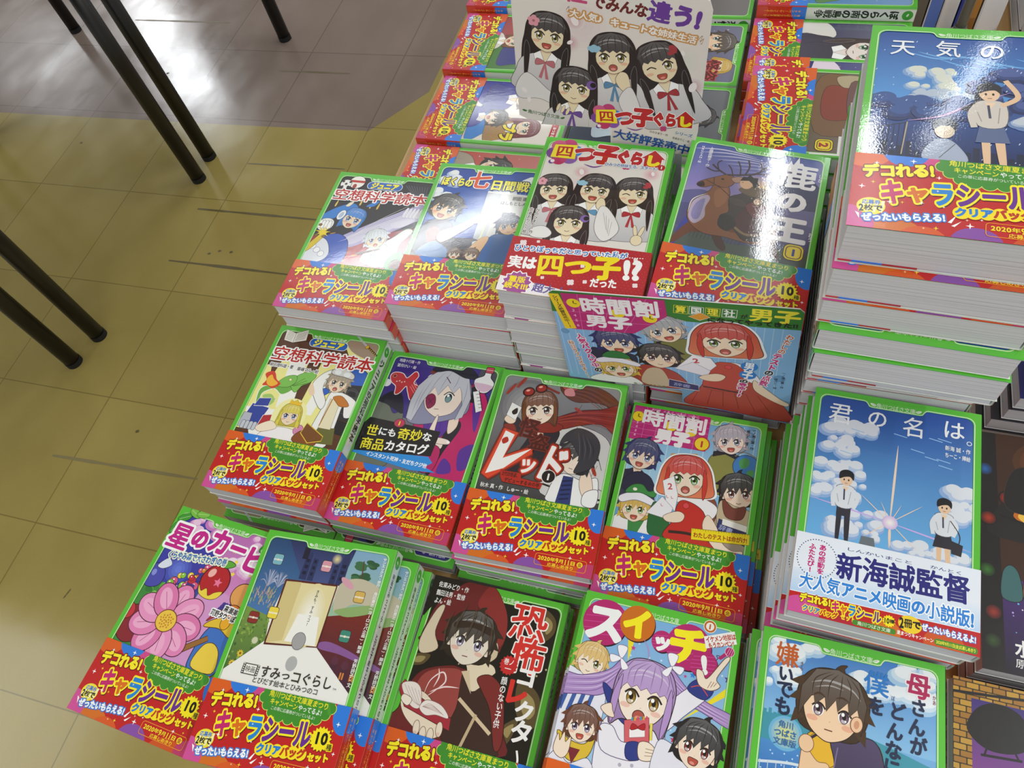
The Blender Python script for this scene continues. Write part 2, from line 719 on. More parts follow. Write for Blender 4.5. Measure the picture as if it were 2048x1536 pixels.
        for i in range(n - 1):
            T += [(i, n + i, n + i + 1), (i, n + i + 1, i + 1)]
        s.add([(V, np.array(T), s._col(c, V))])

    def line(s, P, w, c, smooth=True, taper=False, closed=False):
        Q = smooth_loop(P, 6, closed) if smooth and len(P) > 2 else np.asarray(P, float)
        if closed:
            Q = np.vstack([Q, Q[:1]])
        s._stroke(s._x(Q), w * (s.M[2] if s.M else 1), c, taper)

    # ---- lettering
    def _glyphs(s, places, c, fat, ol):
        """places: (char, centre, x axis, y axis)"""
        def batch(rad, col):
            it = []
            for k, (ch, o, ax, ay) in enumerate(places):
                V, T, _ = glyph(ch)
                if not len(V):
                    continue
                if rad > 0:
                    k_ = 0.55 if ord(ch) > 0x4e00 and ch not in '七日子王一の' and rad == fat else 1.0
                    V, T = fat_glyph(ch, k_ * rad / math.sqrt(np.hypot(*ax) * np.hypot(*ay)))
                    if not len(V):
                        continue
                cc = lin(col[k % len(col)]) if isinstance(col, list) else lin(col)
                it.append((o + V[:, :1] * ax + V[:, 1:] * ay, T, cc))
            for q in (it[0::2], it[1::2]):
                if q:
                    s.add(q)
        for w, col in (ol or []):
            batch(fat + w, col)
        batch(fat, c)

    def text(s, t, p0, p1, h, c, fat=0.0, ol=None, dh=None, shear=0.0, curve=0.0):
        """horizontal lettering whose centre line runs from p0 to p1; h = letter height in mm"""
        p0, p1 = np.array(p0, float), np.array(p1, float)
        d = p1 - p0
        ln = np.hypot(*d)
        ux = d / ln
        uy = np.array([-ux[1], ux[0]])
        adv = [glyph(ch)[2] for ch in t]
        k = ln / sum(adv)
        x, pl = 0, []
        for i, (ch, a) in enumerate(zip(t, adv)):
            f = (x + a / 2) * k
            hh = h if dh is None else h * dh[i % len(dh)]
            o = p0 + ux * f + uy * curve * (1 - (2 * f / ln - 1) ** 2)
            kx = min(k, 1.15 * hh) if len(t) == 1 else k
            pl.append((ch, o, ux * kx * 1.02, uy * hh * 1.08 + ux * shear * hh))
            x += a
        s._glyphs(pl, c, fat, ol)

    def vtext(s, t, p0, p1, w, c, fat=0.0, ol=None, dh=None):
        """vertical lettering, upright letters from p0 (top) to p1 (bottom); w = letter width"""
        p0, p1 = np.array(p0, float), np.array(p1, float)
        d = p1 - p0
        ln = np.hypot(*d)
        uy = -d / ln
        ux = np.array([uy[1], -uy[0]])
        k = ln / len(t)
        pl = []
        for i, ch in enumerate(t):
            o = p0 + d / ln * (i + .5) * k
            q = w if dh is None else w * dh[i % len(dh)]
            if ch in 'ー(（)）…':
                pl.append((ch, o, -uy * k, ux * q))
            elif ch in '、。':
                pl.append((ch, o + ux * q * .55 + uy * k * .5, ux * q, uy * k))
            else:
                pl.append((ch, o, ux * q * 1.04, uy * k * 1.04))
        s._glyphs(pl, c, fat, ol)

    def mesh(s, to3d):
        V = np.vstack(s.V)
        return [tuple(to3d(*p)) for p in V], [tuple(t) for t in np.vstack(s.T).tolist()], np.vstack(s.C)


def rr_pts(x0, y0, x1, y1, r, n=6):
    P = []
    for cx, cy, a in ((x1 - r, y1 - r, 0), (x0 + r, y1 - r, 90), (x0 + r, y0 + r, 180), (x1 - r, y0 + r, 270)):
        for i in range(n + 1):
            t = R(a + 90 * i / n)
            P.append((cx + r * math.cos(t), cy + r * math.sin(t)))
    return P


# ------------------------------------------------------------------ drawn figures for the covers (plain invented manga-style people)
def figure(A, cx, cy, sc, rot=0, hair='#2b2124', eye='#8a7a2a', skin='#f2dcc0', mouth='open', style='long', cloth='#e9e6e6', collar='#fff', tie=None, wink=False, flip=False, body=True, clip_item=None, ears=True, long=1.6, halo=None, es=1.0, tip=None):
    A.at(cx, cy, sc, rot, flip)
    hs = mix(hair, '#000000', 0.45)
    hl = mix(hair, '#ffffff', 0.35)
    ink = '#2a1c18'
    sk2 = mix(skin, '#c9825a', 0.35)
    if style in ('long', 'straight'):
        B = [(0, 1.42), (.75, 1.25), (1.2, .65), (1.32, -.2), (1.42, -1.2), (1.25, -.9 - long), (.75, -1.0 - long * .8), (-.75, -1.0 - long * .8), (-1.3, -.9 - long), (-1.42, -1.2), (-1.32, -.2), (-1.2, .65), (-.75, 1.25)]
    elif style == 'bob':
        B = [(0, 1.42), (.8, 1.25), (1.3, .6), (1.5, -.3), (1.55, -.95), (.9, -1.15), (-.9, -1.15), (-1.55, -.95), (-1.5, -.3), (-1.3, .6), (-.8, 1.25)]
    elif style == 'twin':
        B = [(0, 1.42), (.75, 1.25), (1.15, .65), (1.2, -.2), (1.05, -1.3), (.6, -1.0), (-.6, -1.0), (-1.05, -1.3), (-1.2, -.2), (-1.15, .65), (-.75, 1.25)]
    else:
        B = [(0, 1.42), (.8, 1.22), (1.22, .6), (1.2, -.3), (.8, -.9), (-.8, -.9), (-1.2, -.3), (-1.22, .6), (-.8, 1.22)]
    if halo:
        A.blob([(x * 1.1, y * 1.07) for x, y in B], halo)
    top = mix(hair, '#ffffff', .10)
    A.blob(B, ('v', tip or mix(hair, '#000000', .3), hair), ol=(ink, .035))
    if style == 'boy':
        for x, y, q in ((-1.25, -.5, -30), (-1.3, .2, -60), (1.25, -.5, 30), (1.3, .2, 60), (-1.3, .75, -75), (1.3, .75, 75)):
            a = R(q)
            d = np.array([math.sin(a), -abs(math.cos(a))])
            p = np.array([x * .85, y * .9])
            n_ = np.array([-d[1], d[0]]) * .22
            A.poly([p + n_, p + d * .5, p - n_], hair)
        A.blob([(-.1, 1.38), (.05, 1.62), (.28, 1.7), (.2, 1.55), (.25, 1.36)], hair, ol=(ink, .02))
    # neck, shoulders, clothes
    if body:
        A.poly([(-.27, -.7), (.27, -.7), (.34, -1.5), (-.34, -1.5)], sk2)
        A.blob([(-.45, -1.28), (.45, -1.28), (1.35, -1.75), (1.7, -2.6), (1.75, -4.0), (-1.75, -4.0), (-1.7, -2.6), (-1.35, -1.75)], ('v', mix(cloth, '#5a5a78', .35), cloth), ol=(ink, .03))
        A.poly([(-.3, -1.2), (.3, -1.2), (0, -1.95)], skin)
        A.poly([(-.34, -1.12), (-.02, -1.9), (-.55, -2.0), (-.72, -1.4)], collar, ol=(ink, .02))
        A.poly([(.34, -1.12), (.02, -1.9), (.55, -2.0), (.72, -1.4)], collar, ol=(ink, .02))
        for q in (-1, 1):
            A.line([(q * 1.0, -2.1), (q * 1.05, -3.0), (q * .9, -4.0)], .04, mix(cloth, '#000000', .4), taper=True)
        if tie:
            A.blob([(0, -1.85), (.5, -1.65), (.55, -2.1)], tie, ol=(ink, .02))
            A.blob([(0, -1.85), (-.5, -1.65), (-.55, -2.1)], tie, ol=(ink, .02))
            A.poly([(-.05, -1.9), (.05, -1.9), (.3, -3.0), (.1, -3.0)], tie)
            A.poly([(-.05, -1.9), (.05, -1.9), (-.12, -3.0), (-.32, -2.95)], tie)
    # ears, face
    if ears:
        for q in (-1, 1):
            A.ell(q * .98, -.22, .17, .26, skin, ol=(ink, .025))
            A.ell(q * .98, -.22, .08, .15, sk2)
    A.blob([(-.97, .45), (-.95, -.22), (-.66, -.78), (-.18, -1.08), (.18, -1.08), (.66, -.78), (.95, -.22), (.97, .45), (.5, .95), (-.5, .95)], skin, ol=(ink, .03))
    for q in (-1, 1):
        A.ell(q * .62, -.48, .2, .1, mix(skin, '#e0604c', .38))
    # eyes
    M0 = A.M
    for q in (-1, 1):
        x, y = 0, 0
        e_ = np.array([q * .46, -.14]) @ M0[0].T + M0[1]
        A.M = (M0[0] * es, e_, M0[2] * es)
        if wink and q == -1:
            A.line([(x - .26, y - .02), (x, y + .08), (x + .26, y - .06)], .07, ink)
        else:
            A.ell(x, y, .25, .27, '#fbfaf8')
            A.ell(x, y, .2, .27, mix(eye, '#000000', .7))
            A.ell(x, y - .06, .165, .19, eye)
            A.ell(x, y - .15, .11, .08, mix(eye, '#ffffff', .45))
            A.ell(x, y + .02, .085, .12, '#15100f')
            A.ell(x - .07, y + .12, .07, .08, '#fff')
            A.ell(x + .08, y - .13, .035, .04, '#fff')
            A.line([(x - .28, y + .1), (x - .1, y + .27), (x + .1, y + .27), (x + .3, y + .08)], .075, ink)
            A.line([(x - .14, y - .28), (x + .14, y - .28)], .03, sk2, smooth=False)
        A.M = M0
        x, y = q * .46, -.14
    A.line([(.02, -.42), (-.03, -.47)], .04, sk2, smooth=False)
    if mouth == 'open':
        A.blob([(-.25, -.62), (0, -.58), (.25, -.62), (.16, -.88), (-.16, -.88)], '#b8503f', ol=(ink, .03))
        A.ell(0, -.81, .13, .07, '#e58f80')
    elif mouth == 'round':
        A.ell(0, -.74, .22, .2, '#b5564a', ol=(ink, .03))
        A.ell(0, -.82, .14, .09, '#e2968a')
    elif mouth == 'smile':
        A.line([(-.16, -.72), (0, -.79), (.16, -.72)], .04, '#7a3a2c')
    else:
        A.line([(-.14, -.74), (.14, -.73)], .04, '#6b3a2e', smooth=False)
    # fringe
    if style in ('long', 'straight', 'bob', 'twin'):
        F = [(-1.06, -.5), (-1.12, .5), (-.72, 1.22), (0, 1.4), (.72, 1.22), (1.12, .5), (1.06, -.5), (.92, .2), (.78, .32), (.62, .2), (.45, .34), (.25, .2), (.05, .36), (-.15, .2), (-.35, .36), (-.55, .2), (-.75, .34), (-.9, .15)]
    else:
        F = [(-1.1, -.55), (-1.15, .5), (-.75, 1.25), (0, 1.45), (.75, 1.25), (1.15, .5), (1.1, -.55), (.98, .0), (.85, .3), (.62, -.05), (.5, .42), (.2, .0), (.08, .38), (-.18, -.12), (-.3, .36), (-.6, .0), (-.72, .36), (-.95, -.1)]
    A.poly(F, ('v', hair, top), ol=(ink, .02))
    A.line([(-.85, .72), (-.4, .93), (.1, .98), (.6, .88), (.92, .62)], .085, hl, taper=True)
    A.line([(-.7, .6), (-.2, .8), (.3, .8)], .05, hl, taper=True)
    for x0, x1, y in ((-.75, -.35, .32), (-.5, -.15, .3), (-.2, .05, .3), (.2, .25, .3), (.55, .45, .3), (.85, .62, .32)):
        A.line([(x1 * .7, 1.3), (x0 * .98, .9), (x0, y)], .035, hs, taper=True)
    if style in ('long', 'straight', 'twin', 'bob'):
        for q in (-1, 1):
            A.blob([(q * 1.0, .6), (q * 1.18, -.2), (q * 1.12, -.9), (q * .98, -1.25), (q * .93, -.5)], hair, ol=(ink, .02))
        if style == 'long':
            for q in (-1, 1):
                A.blob([(q * 1.2, -.6), (q * 1.3, -1.4), (q * 1.12, -.9 - long), (q * .95, -1.4)], hair, ol=(hl, .012))
    if clip_item:
        k, c = clip_item
        if k == 'flower':
            for i in range(5):
                a = i * 2 * PI / 5
                A.ell(-.85 + .2 * math.sin(a), .72 + .2 * math.cos(a), .16, .16, c)
            A.ell(-.85, .72, .08, .08, '#b06a6a')
        elif k == 'cloud':
            for dx, dy in ((-.2, 0), (0, .08), (.2, 0), (-.1, -.1), (.1, -.1)):
                A.ell(-.98 + dx, .45 + dy, .17, .15, c)
        elif k == 'moon':
            A.ell(1.0, .35, .3, .3, c)
            A.ell(1.1, .38, .18, .18, hs)
        else:
            A.ell(.95, .75, .2, .27, c, rot=20)
            A.ell(.8, .55, .2, .12, c)
    A.off()


def petals(A, pts, c='#f4e3e6'):
    for x, y, r, q in pts:
        A.ell(x, y, r * .62, r, c, rot=q)


def clouds(A, rnd, box, n, r0, r1, tones=('#cdd8ee', '#e6ecf6', '#f8f8f8')):
    x0, y0, x1, y1 = box
    pts = [(rnd.uniform(x0, x1), rnd.uniform(y0, y1), rnd.uniform(r0, r1)) for _ in range(n)]
    for k, t in enumerate(tones):
        for x, y, r in pts:
            A.add([disc(x + k * .12 * r, y + k * .22 * r, r * (1 - .16 * k), r * .72 * (1 - .16 * k), lin(t))])


def disc(x, y, rx, ry, c, n=18):
    a = np.linspace(0, 2 * PI, n, endpoint=False)
    V = np.column_stack([x + rx * np.cos(a), y + ry * np.sin(a)])
    return V, np.array([(0, i, i + 1) for i in range(1, n - 1)]), c


def glow(A, x, y, r, c_in, c_out, k=7, ry=None):
    ry = r if ry is None else ry
    for i in range(k):
        t = 1 - i / k
        A.ell(x, y, r * t, ry * t, mix(c_in, c_out, t ** 1.0 if i else 1))


# ------------------------------------------------------------------ the series layout: green frame with a notched tab, imprint line between two leaves
GREEN = '#5abf38'
FW, FH = 114.3, 173.0


def leaf(A, x, y, q, c='#e9f2e0'):
    A.blob([(x - 2.3 * q, y + 1.0), (x - .2 * q, y + 1.1), (x + 2.0 * q, y - .2), (x + .6 * q, y - 1.1), (x - 1.2 * q, y - .6)], c)
    A.line([(x - .8 * q, y + .5), (x + 1.6 * q, y - .5)], .22, '#4e9a3a', smooth=False)


def frame(A, logo=True, line='#d9efc6'):
    inner = [(5, 0), (5, 162.5)]
    inner += [(5 + 5 - 5 * math.cos(R(a)), 162.5 + 5 * math.sin(R(a))) for a in (22, 45, 68)]
    inner += [(10, 167.5), (34.5, 167.5), (36.3, 167.1), (37.4, 165.8), (38.6, 163.6), (40.5, 163.0), (73.5, 163.0), (75.4, 163.6), (76.6, 165.8), (77.7, 167.1), (79.5, 167.5), (104.3, 167.5)]
    inner += [(104.3 + 5 * math.sin(R(a)), 162.5 + 5 * math.cos(R(a))) for a in (22, 45, 68)]
    inner += [(109.3, 162.5), (109.3, 0)]
    A.poly([(0, 0), (0, FH), (FW, FH), (FW, 0)] + list(reversed(inner)), GREEN)
    mid = np.array([57, 80])
    A.line([(x - (.75 if x < 30 else (-.75 if x > 90 else 0)), y + (.75 if y > 160 else 0)) for x, y in inner], .65, line, smooth=False)
    if logo:
        A.text('角川つばさ文庫', (43.5, 165.9), (70.5, 165.9), 3.9, '#e9f4df')
        leaf(A, 41.6, 165.9, 1)
        leaf(A, 72.4, 165.9, -1)


def base(A, c):
    A.rect(0, 0, FW, FH, c)


# ------------------------------------------------------------------ the campaign band shared by most of the books
BH = 56.0


def art_band():
    A = Art(FW, BH)
    A.rect(0, 0, FW, BH, '#c41a1d')
    A.ell(40, 60, 14, 14, '#d4488c')
    A.ell(5.5, 60.5, 15.5, 15.5, '#e0601c')
    A.ell(27, 60.5, 12.5, 12.5, '#2a7de0')
    A.ell(22, -7.5, 19.5, 17, '#d9701c')
    A.ell(-1, 3, 15, 12.5, '#d4509a')
    A.ell(38, -6, 13, 11, '#dd5a1e')
    A.ell(64, -3.5, 13, 11.5, '#8a4fa8')
    A.ell(96, -6, 17, 14, '#d2551f')
    A.ell(112, 2, 10, 9, '#c23a6c')
    A.ell(112, 50, 9.5, 13.5, '#2a7de0')
    # green bush panel
    bush = [(43.4, 58), (101.5, 58), (102.5, 54.5)]
    arcs = [(100, 52, 3.4), (96.5, 47.5, 3.6), (91, 43.6, 3.8), (84.5, 41.2, 4), (77, 40.0, 4), (69.5, 39.9, 4), (62, 40.2, 4), (55.5, 42, 3.8), (50, 46, 3.6), (46, 50.5, 3.6)]
    for e, c in ((.45, '#d9e86a'), (0, '#3f8f2c')):
        for x, y, r in arcs:
            A.add([disc(x, y, r + e, r + e, lin(c))])
    A.poly([(44, 57), (102, 57), (100, 51), (95, 46), (88, 42.5), (77, 40.5), (63, 40.5), (54, 43.5), (48, 48.5), (44.5, 53)], '#3f8f2c')
    for i in range(7):
        x = 49 + i * 7.5
        A.poly([(x, 56), (x + 2.6, 56), (x + 7.0, 48), (x + 4.4, 48)], '#4d9c33')
    A.text('角川つばさ文庫夏まつり', (49, 54.0), (97.5, 52.8), 4.5, '#f7ea2e', .07)
    A.text('キャンペーン', (51.5, 48.9), (74, 48.4), 4.2, '#f7ea2e', .07)
    A.text('やってるよ!', (74.4, 48.4), (93.5, 47.9), 4.0, '#fff', .05)
    A.text('この帯に応募券がついているよ!', (53.5, 44.6), (89.5, 43.8), 2.6, '#f0f4e6', 0)
    # headline lettering
    A.text('デコれる!', (5.0, 41.8), (42.0, 46.6), 9.8, '#fdee22', .62, ol=[(.75, '#7a1010')])
    shadow = '#5a1218'
    ky = ['#c8206e', '#e07018', '#1f86d8', '#6a2a94', '#6a2a94', '#6a2a94']
    dh = [1.05, .78, 1.0, 1.0, .9, 1.06]
    A.text('キャラシール', (15.6, 26.4), (91.0, 32.0), 17.0, shadow, 1.9, dh=dh)
    A.text('キャラシール', (15.0, 27.0), (90.6, 32.8), 17.0, ky, .72, ol=[(1.2, '#fdee22')], dh=dh)
    A.burst(98.6, 31.4, 8.6, 7.0, 18, '#5a1218')
    A.burst(98.4, 31.8, 8.4, 6.8, 18, '#fdea18')
    A.text('10', (93.2, 32.2), (103.8, 32.8), 9.6, '#141210', .45)
    A.text('種', (104.2, 27.6), (108.4, 27.9), 4.2, '#141210', .12, ol=[(.5, '#fdea18')])
    # ticket balloon
    A.ell(11.4, 15.6, 7.4, 6.3, '#f6e63a')
    A.poly([(8, 10.6), (12.5, 9.9), (15.6, 7.9), (14, 11)], '#f6e63a')
    for i in range(4):
        A.poly([(5 + 3.6 * i, 11 + .3 * i), (6.6 + 3.6 * i, 11), (9.4 + 3.0 * i, 20), (7.9 + 3.0 * i, 20.2)], '#fbf6c2')
    A.text('応募券', (6.6, 18.2), (16.2, 18.6), 3.3, '#2a72c8', .12)
    A.text('2枚で', (5.2, 13.8), (17.6, 14.6), 5.0, '#141210', .2, dh=[1.25, .85, .9])
    # promise line
    A.text('ぜったいもらえる!', (7.4, 6.9), (48.6, 12.6), 5.6, '#fff', .28, ol=[(.75, '#3f7fd6')])
    A.poly([(3.5, 10.6), (5.8, 9.6), (6.2, 5.4)], '#fff')
    A.poly([(49.8, 9.6), (54.2, 15.6), (51.6, 9.2)], '#fff')
    A.poly([(51.6, 7.4), (56.4, 11.2), (53.2, 6.8)], '#fff')
    # clear bag capsule
    for k, col in ((.9, '#8c1a14'), (0, '#fde51c')):
        for i in range(6):
            A.add([disc(56.2 + 6.2 * i + (.4 if k else 0), 17.4 + .5 * i - (.6 if k else 0), 4.4, 4.4, lin(col))])
    A.text('クリア', (52.8, 17.5), (71.4, 18.9), 6.0, '#1f7fd8', .42)
    A.text('バッグ', (71.4, 18.9), (90.6, 20.3), 6.0, '#c0341c', .42)
    A.text('セット', (92.6, 19.0), (108.6, 21.2), 5.4, '#fde51c', .4, ol=[(.3, '#8c1a14')])
    # deadline box
    A.line(rr_pts(68.0, 3.2, 108.8, 12.4, 2.0), .45, '#f29a2c', smooth=False, closed=True)
    A.text('2020年9月11日', (70.2, 9.1), (100.2, 9.1), 4.0, '#fbe02a', .16, dh=[1, 1, 1, 1, .8, 1.3, .8, 1.3, 1.3, .8])
    A.ell(103.6, 8.9, 2.3, 2.3, '#fbe02a')
    A.text('金', (101.9, 8.9), (105.3, 8.9), 3.2, '#a8281c', .1)
    A.text('応募しめきり', (78.5, 5.0), (99.5, 5.0), 2.8, '#fbd02a', .1)
    for x, y, r, c in ((12, 49, 1.5, '#fff'), (31, 52.5, 2.0, '#fff'), (35, 49.6, .9, '#cfe6ff'), (44.5, 41.5, 1.6, '#fff'), (44.2, 31.5, .9, '#fff'), (5.6, 30.0, 2.0, '#fff'), (11.2, 34.0, 1.3, '#fbe02a'), (20.6, 20.0, 1.8, '#fff'), (27, 20.6, 1.1, '#fbe02a'), (36.6, 21.6, 1.4, '#fff'), (47.6, 20.2, .9, '#fff'), (108.2, 43.2, 1.9, '#fff'), (105.4, 38.4, 1.2, '#fbe02a'), (110.8, 24.4, 1.5, '#fff'), (111.4, 12.8, .9, '#fff'), (60.6, 8.8, 2.2, '#fff'), (44.4, 4.6, 1.5, '#fbe02a'), (38.4, 3.8, .9, '#ffe6b0'), (66, 13.6, 1.0, '#fff'), (95.2, 12.9, 1.6, '#fff'), (103.5, 14.4, 1.0, '#fbe02a'), (59, 12.5, 1.0, '#ffd9c0')):
        A.spark(x, y, r, c)
    return A


def art_band_spine(t):
    A = Art(t, BH)
    A.rect(0, 0, t, BH, '#c4301c')
    A.ell(t * .3, 52, t * .9, 13, '#2a7de0')
    A.ell(t * .5, 4, t, 9, '#cf4a30')
    A.vtext('キャンペーンやってるよ!', (t * .34, 50), (t * .34, 8), min(t * .26, 3.2), '#f2a83a', .08)
    A.vtext('角川つばさ文庫夏まつり', (t * .7, 50), (t * .7, 8), min(t * .22, 2.6), '#f0c24a', .05)
    return A


# ------------------------------------------------------------------ cover artwork, one function per title
def art_science_space():            # blue-haired fighter, black sky and red ground
    A = Art(FW, FH)
    base(A, '#17121a')
    A.poly([(0, 56), (FW, 56), (FW, 112), (70, 96), (30, 84), (0, 88)], ('v', '#c23a30', '#8c2438'))
    rnd = random.Random(3)
    for i in range(16):
        x, y = rnd.uniform(6, 104), rnd.uniform(58, 92)
        A.poly([(x, y), (x + 5, y + 2.2), (x + 5.4, y + 3.2), (x + .6, y + 1.2)], rnd.choice(['#f0a83c', '#e8742c', '#f4d24a']))
    for x in (12, 38, 50, 58, 94):
        y = 128 + rnd.uniform(-6, 4)
        A.blob([(x, y), (x + 1.3, y + 1), (x + 1.6, y + 6), (x + .9, y + 9), (x - .4, y + 3)], '#e8c45a')
    for i in range(9):
        A.line([(78 + i * 3, 162), (92 + i * 1.5, 150), (110, 146 + i * 2)], .6, '#5a5868')
    # comet swirl of pale light behind the two fighters
    A.blob([(30, 84), (58, 108), (92, 132), (112, 142), (112, 124), (88, 104), (66, 88), (44, 76)], '#b9b2dc')
    A.blob([(36, 85), (60, 104), (90, 124), (112, 134), (112, 127), (88, 108), (64, 92), (46, 80)], '#dcd9f0')
    # boy in white jacket
    A.blob([(66, 62), (72, 84), (86, 92), (98, 106), (106, 104), (98, 86), (100, 60)], '#e9efe4', ol=('#2a3a2c', .5))
    A.blob([(74, 60), (78, 80), (86, 84), (90, 60)], '#bcd4b0', ol=('#2a3a2c', .4))
    figure(A, 72, 90, 9.5, 18, '#dfe6ee', '#8fa6d0', style='boy', mouth='round', body=False)
    A.blob([(92, 62), (95, 74), (104, 78), (109, 66), (106, 56), (96, 56)], '#4d9a3c', ol=('#1c3a18', .5))
    A.blob([(96, 60), (99, 68), (106, 68), (107, 58)], '#6b3a22')
    for i in range(4):
        A.line([(68 + i * 2.4, 62), (76 + i * 2.4, 74)], .7, '#6d86b0')
    A.poly([(58, 72), (80, 80), (81, 78.6), (60, 69)], '#5a3526')
    # blue-haired girl fighter with headgear
    A.blob([(8, 58), (14, 84), (30, 92), (44, 84), (48, 64), (40, 56)], '#3a5fc4', ol=('#141d4a', .5))
    A.blob([(2, 62), (10, 84), (22, 82), (30, 66), (22, 56), (4, 56)], '#e8ebf4', ol=('#30324a', .5))
    for x, y in ((10, 74), (16, 70), (22, 66)):
        A.ell(x, y, 3.2, 3.2, '#fafafd', ol=('#8a90b4', .4))
    A.blob([(0, 66), (12, 90), (18, 92), (8, 70)], '#e0c62c', ol=('#5a4a10', .4))
    A.blob([(1, 110), (14, 124), (30, 132), (38, 126), (24, 116), (12, 108)], '#2b7fd6', ol=('#0e2a5a', .5))
    figure(A, 38, 112, 10.5, -12, '#2f86dc', '#3a68b8', style='twin', mouth='open', body=False)
    A.ell(24, 116, 3.8, 6.4, '#f2f4f6', ol=('#26406a', .5), rot=-15)
    A.ell(24, 116, 2.2, 4, '#b8c8dc', rot=-15)
    A.blob([(24, 128), (27, 133), (31, 134), (28, 128)], '#f2ead0', ol=('#4a3a20', .4))
    A.blob([(46, 130), (52, 136), (58, 138), (54, 131)], '#2b7fd6', ol=('#0e2a5a', .4))
    A.blob([(3, 100), (6, 108), (14, 110), (20, 106), (19, 98), (10, 94)], '#f2f2ee', ol=('#2c2c38', .5))
    for i in range(4):
        A.blob([(5 + i * 3.4, 97), (4.6 + i * 3.4, 105), (7 + i * 3.4, 107), (8.4 + i * 3.4, 99)], '#fdfdfb', ol=('#4c4c58', .35))
    A.burst(13, 92, 9, 3, 9, '#f0d62a')
    for x, y in ((3, 94), (8, 88), (16, 87), (7, 101)):
        A.ell(x, y, 1.7, 1.5, '#8a6a1c', ol=('#2a1c08', .3))
    A.blob([(80, 112), (92, 118), (104, 128), (108, 124), (98, 112), (86, 106)], '#e6e2f4')
    for i in range(5):
        A.blob([(88 + i * 3.6, 122), (90 + i * 3.8, 132), (92 + i * 3.8, 132), (92 + i * 3.6, 121)], '#f2f0fa', ol=('#aaa2cc', .3))
    for i in range(6):
        A.line([(34 + i * 2, 82 + i), (62, 100 + i * 2), (100 - i, 124 + i * 3)], .5, '#f7f5fd', taper=True)
    frame(A)
    # football and round-faced pup, plain
    A.ell(24, 160.5, 8.5, 8.2, '#f6f4ee', ol=('#1c1818', .5))
    A.rect(15.6, 160, 32.4, 163, '#c0241e')
    A.ell(23, 155, 2.2, 3, '#a8302a')
    A.ell(12.5, 157, 6, 5.6, '#f2f2f0', ol=('#1c1818', .5))
    for x, y in ((12.5, 157), (8.5, 160), (16.5, 160), (9.5, 153), (16, 153.4)):
        A.burst(x, y, 1.7, 1.3, 5, '#1c1a1e')
    A.rrect(37, 153.4, 75, 162.6, 4.5, '#1f63bf', ol=('#f2f6fa', .6))
    A.text('ジュニア', (41, 158), (71, 158), 8.2, '#fdf03a', .5, ol=[(.3, '#1a3f8a')], shear=.15)
    A.text('空想科学読本', (4.6, 142.5), (107.5, 144.0), 14.6, '#c22420', .55, ol=[(1.0, '#fff')], shear=.06)
    A.vtext('柳田理科雄・著 藤嶋マル・絵', (108.0, 118), (108.0, 60), 3.2, '#f4f4f4', .08, ol=[(.4, '#1c1c1c')])
    return A


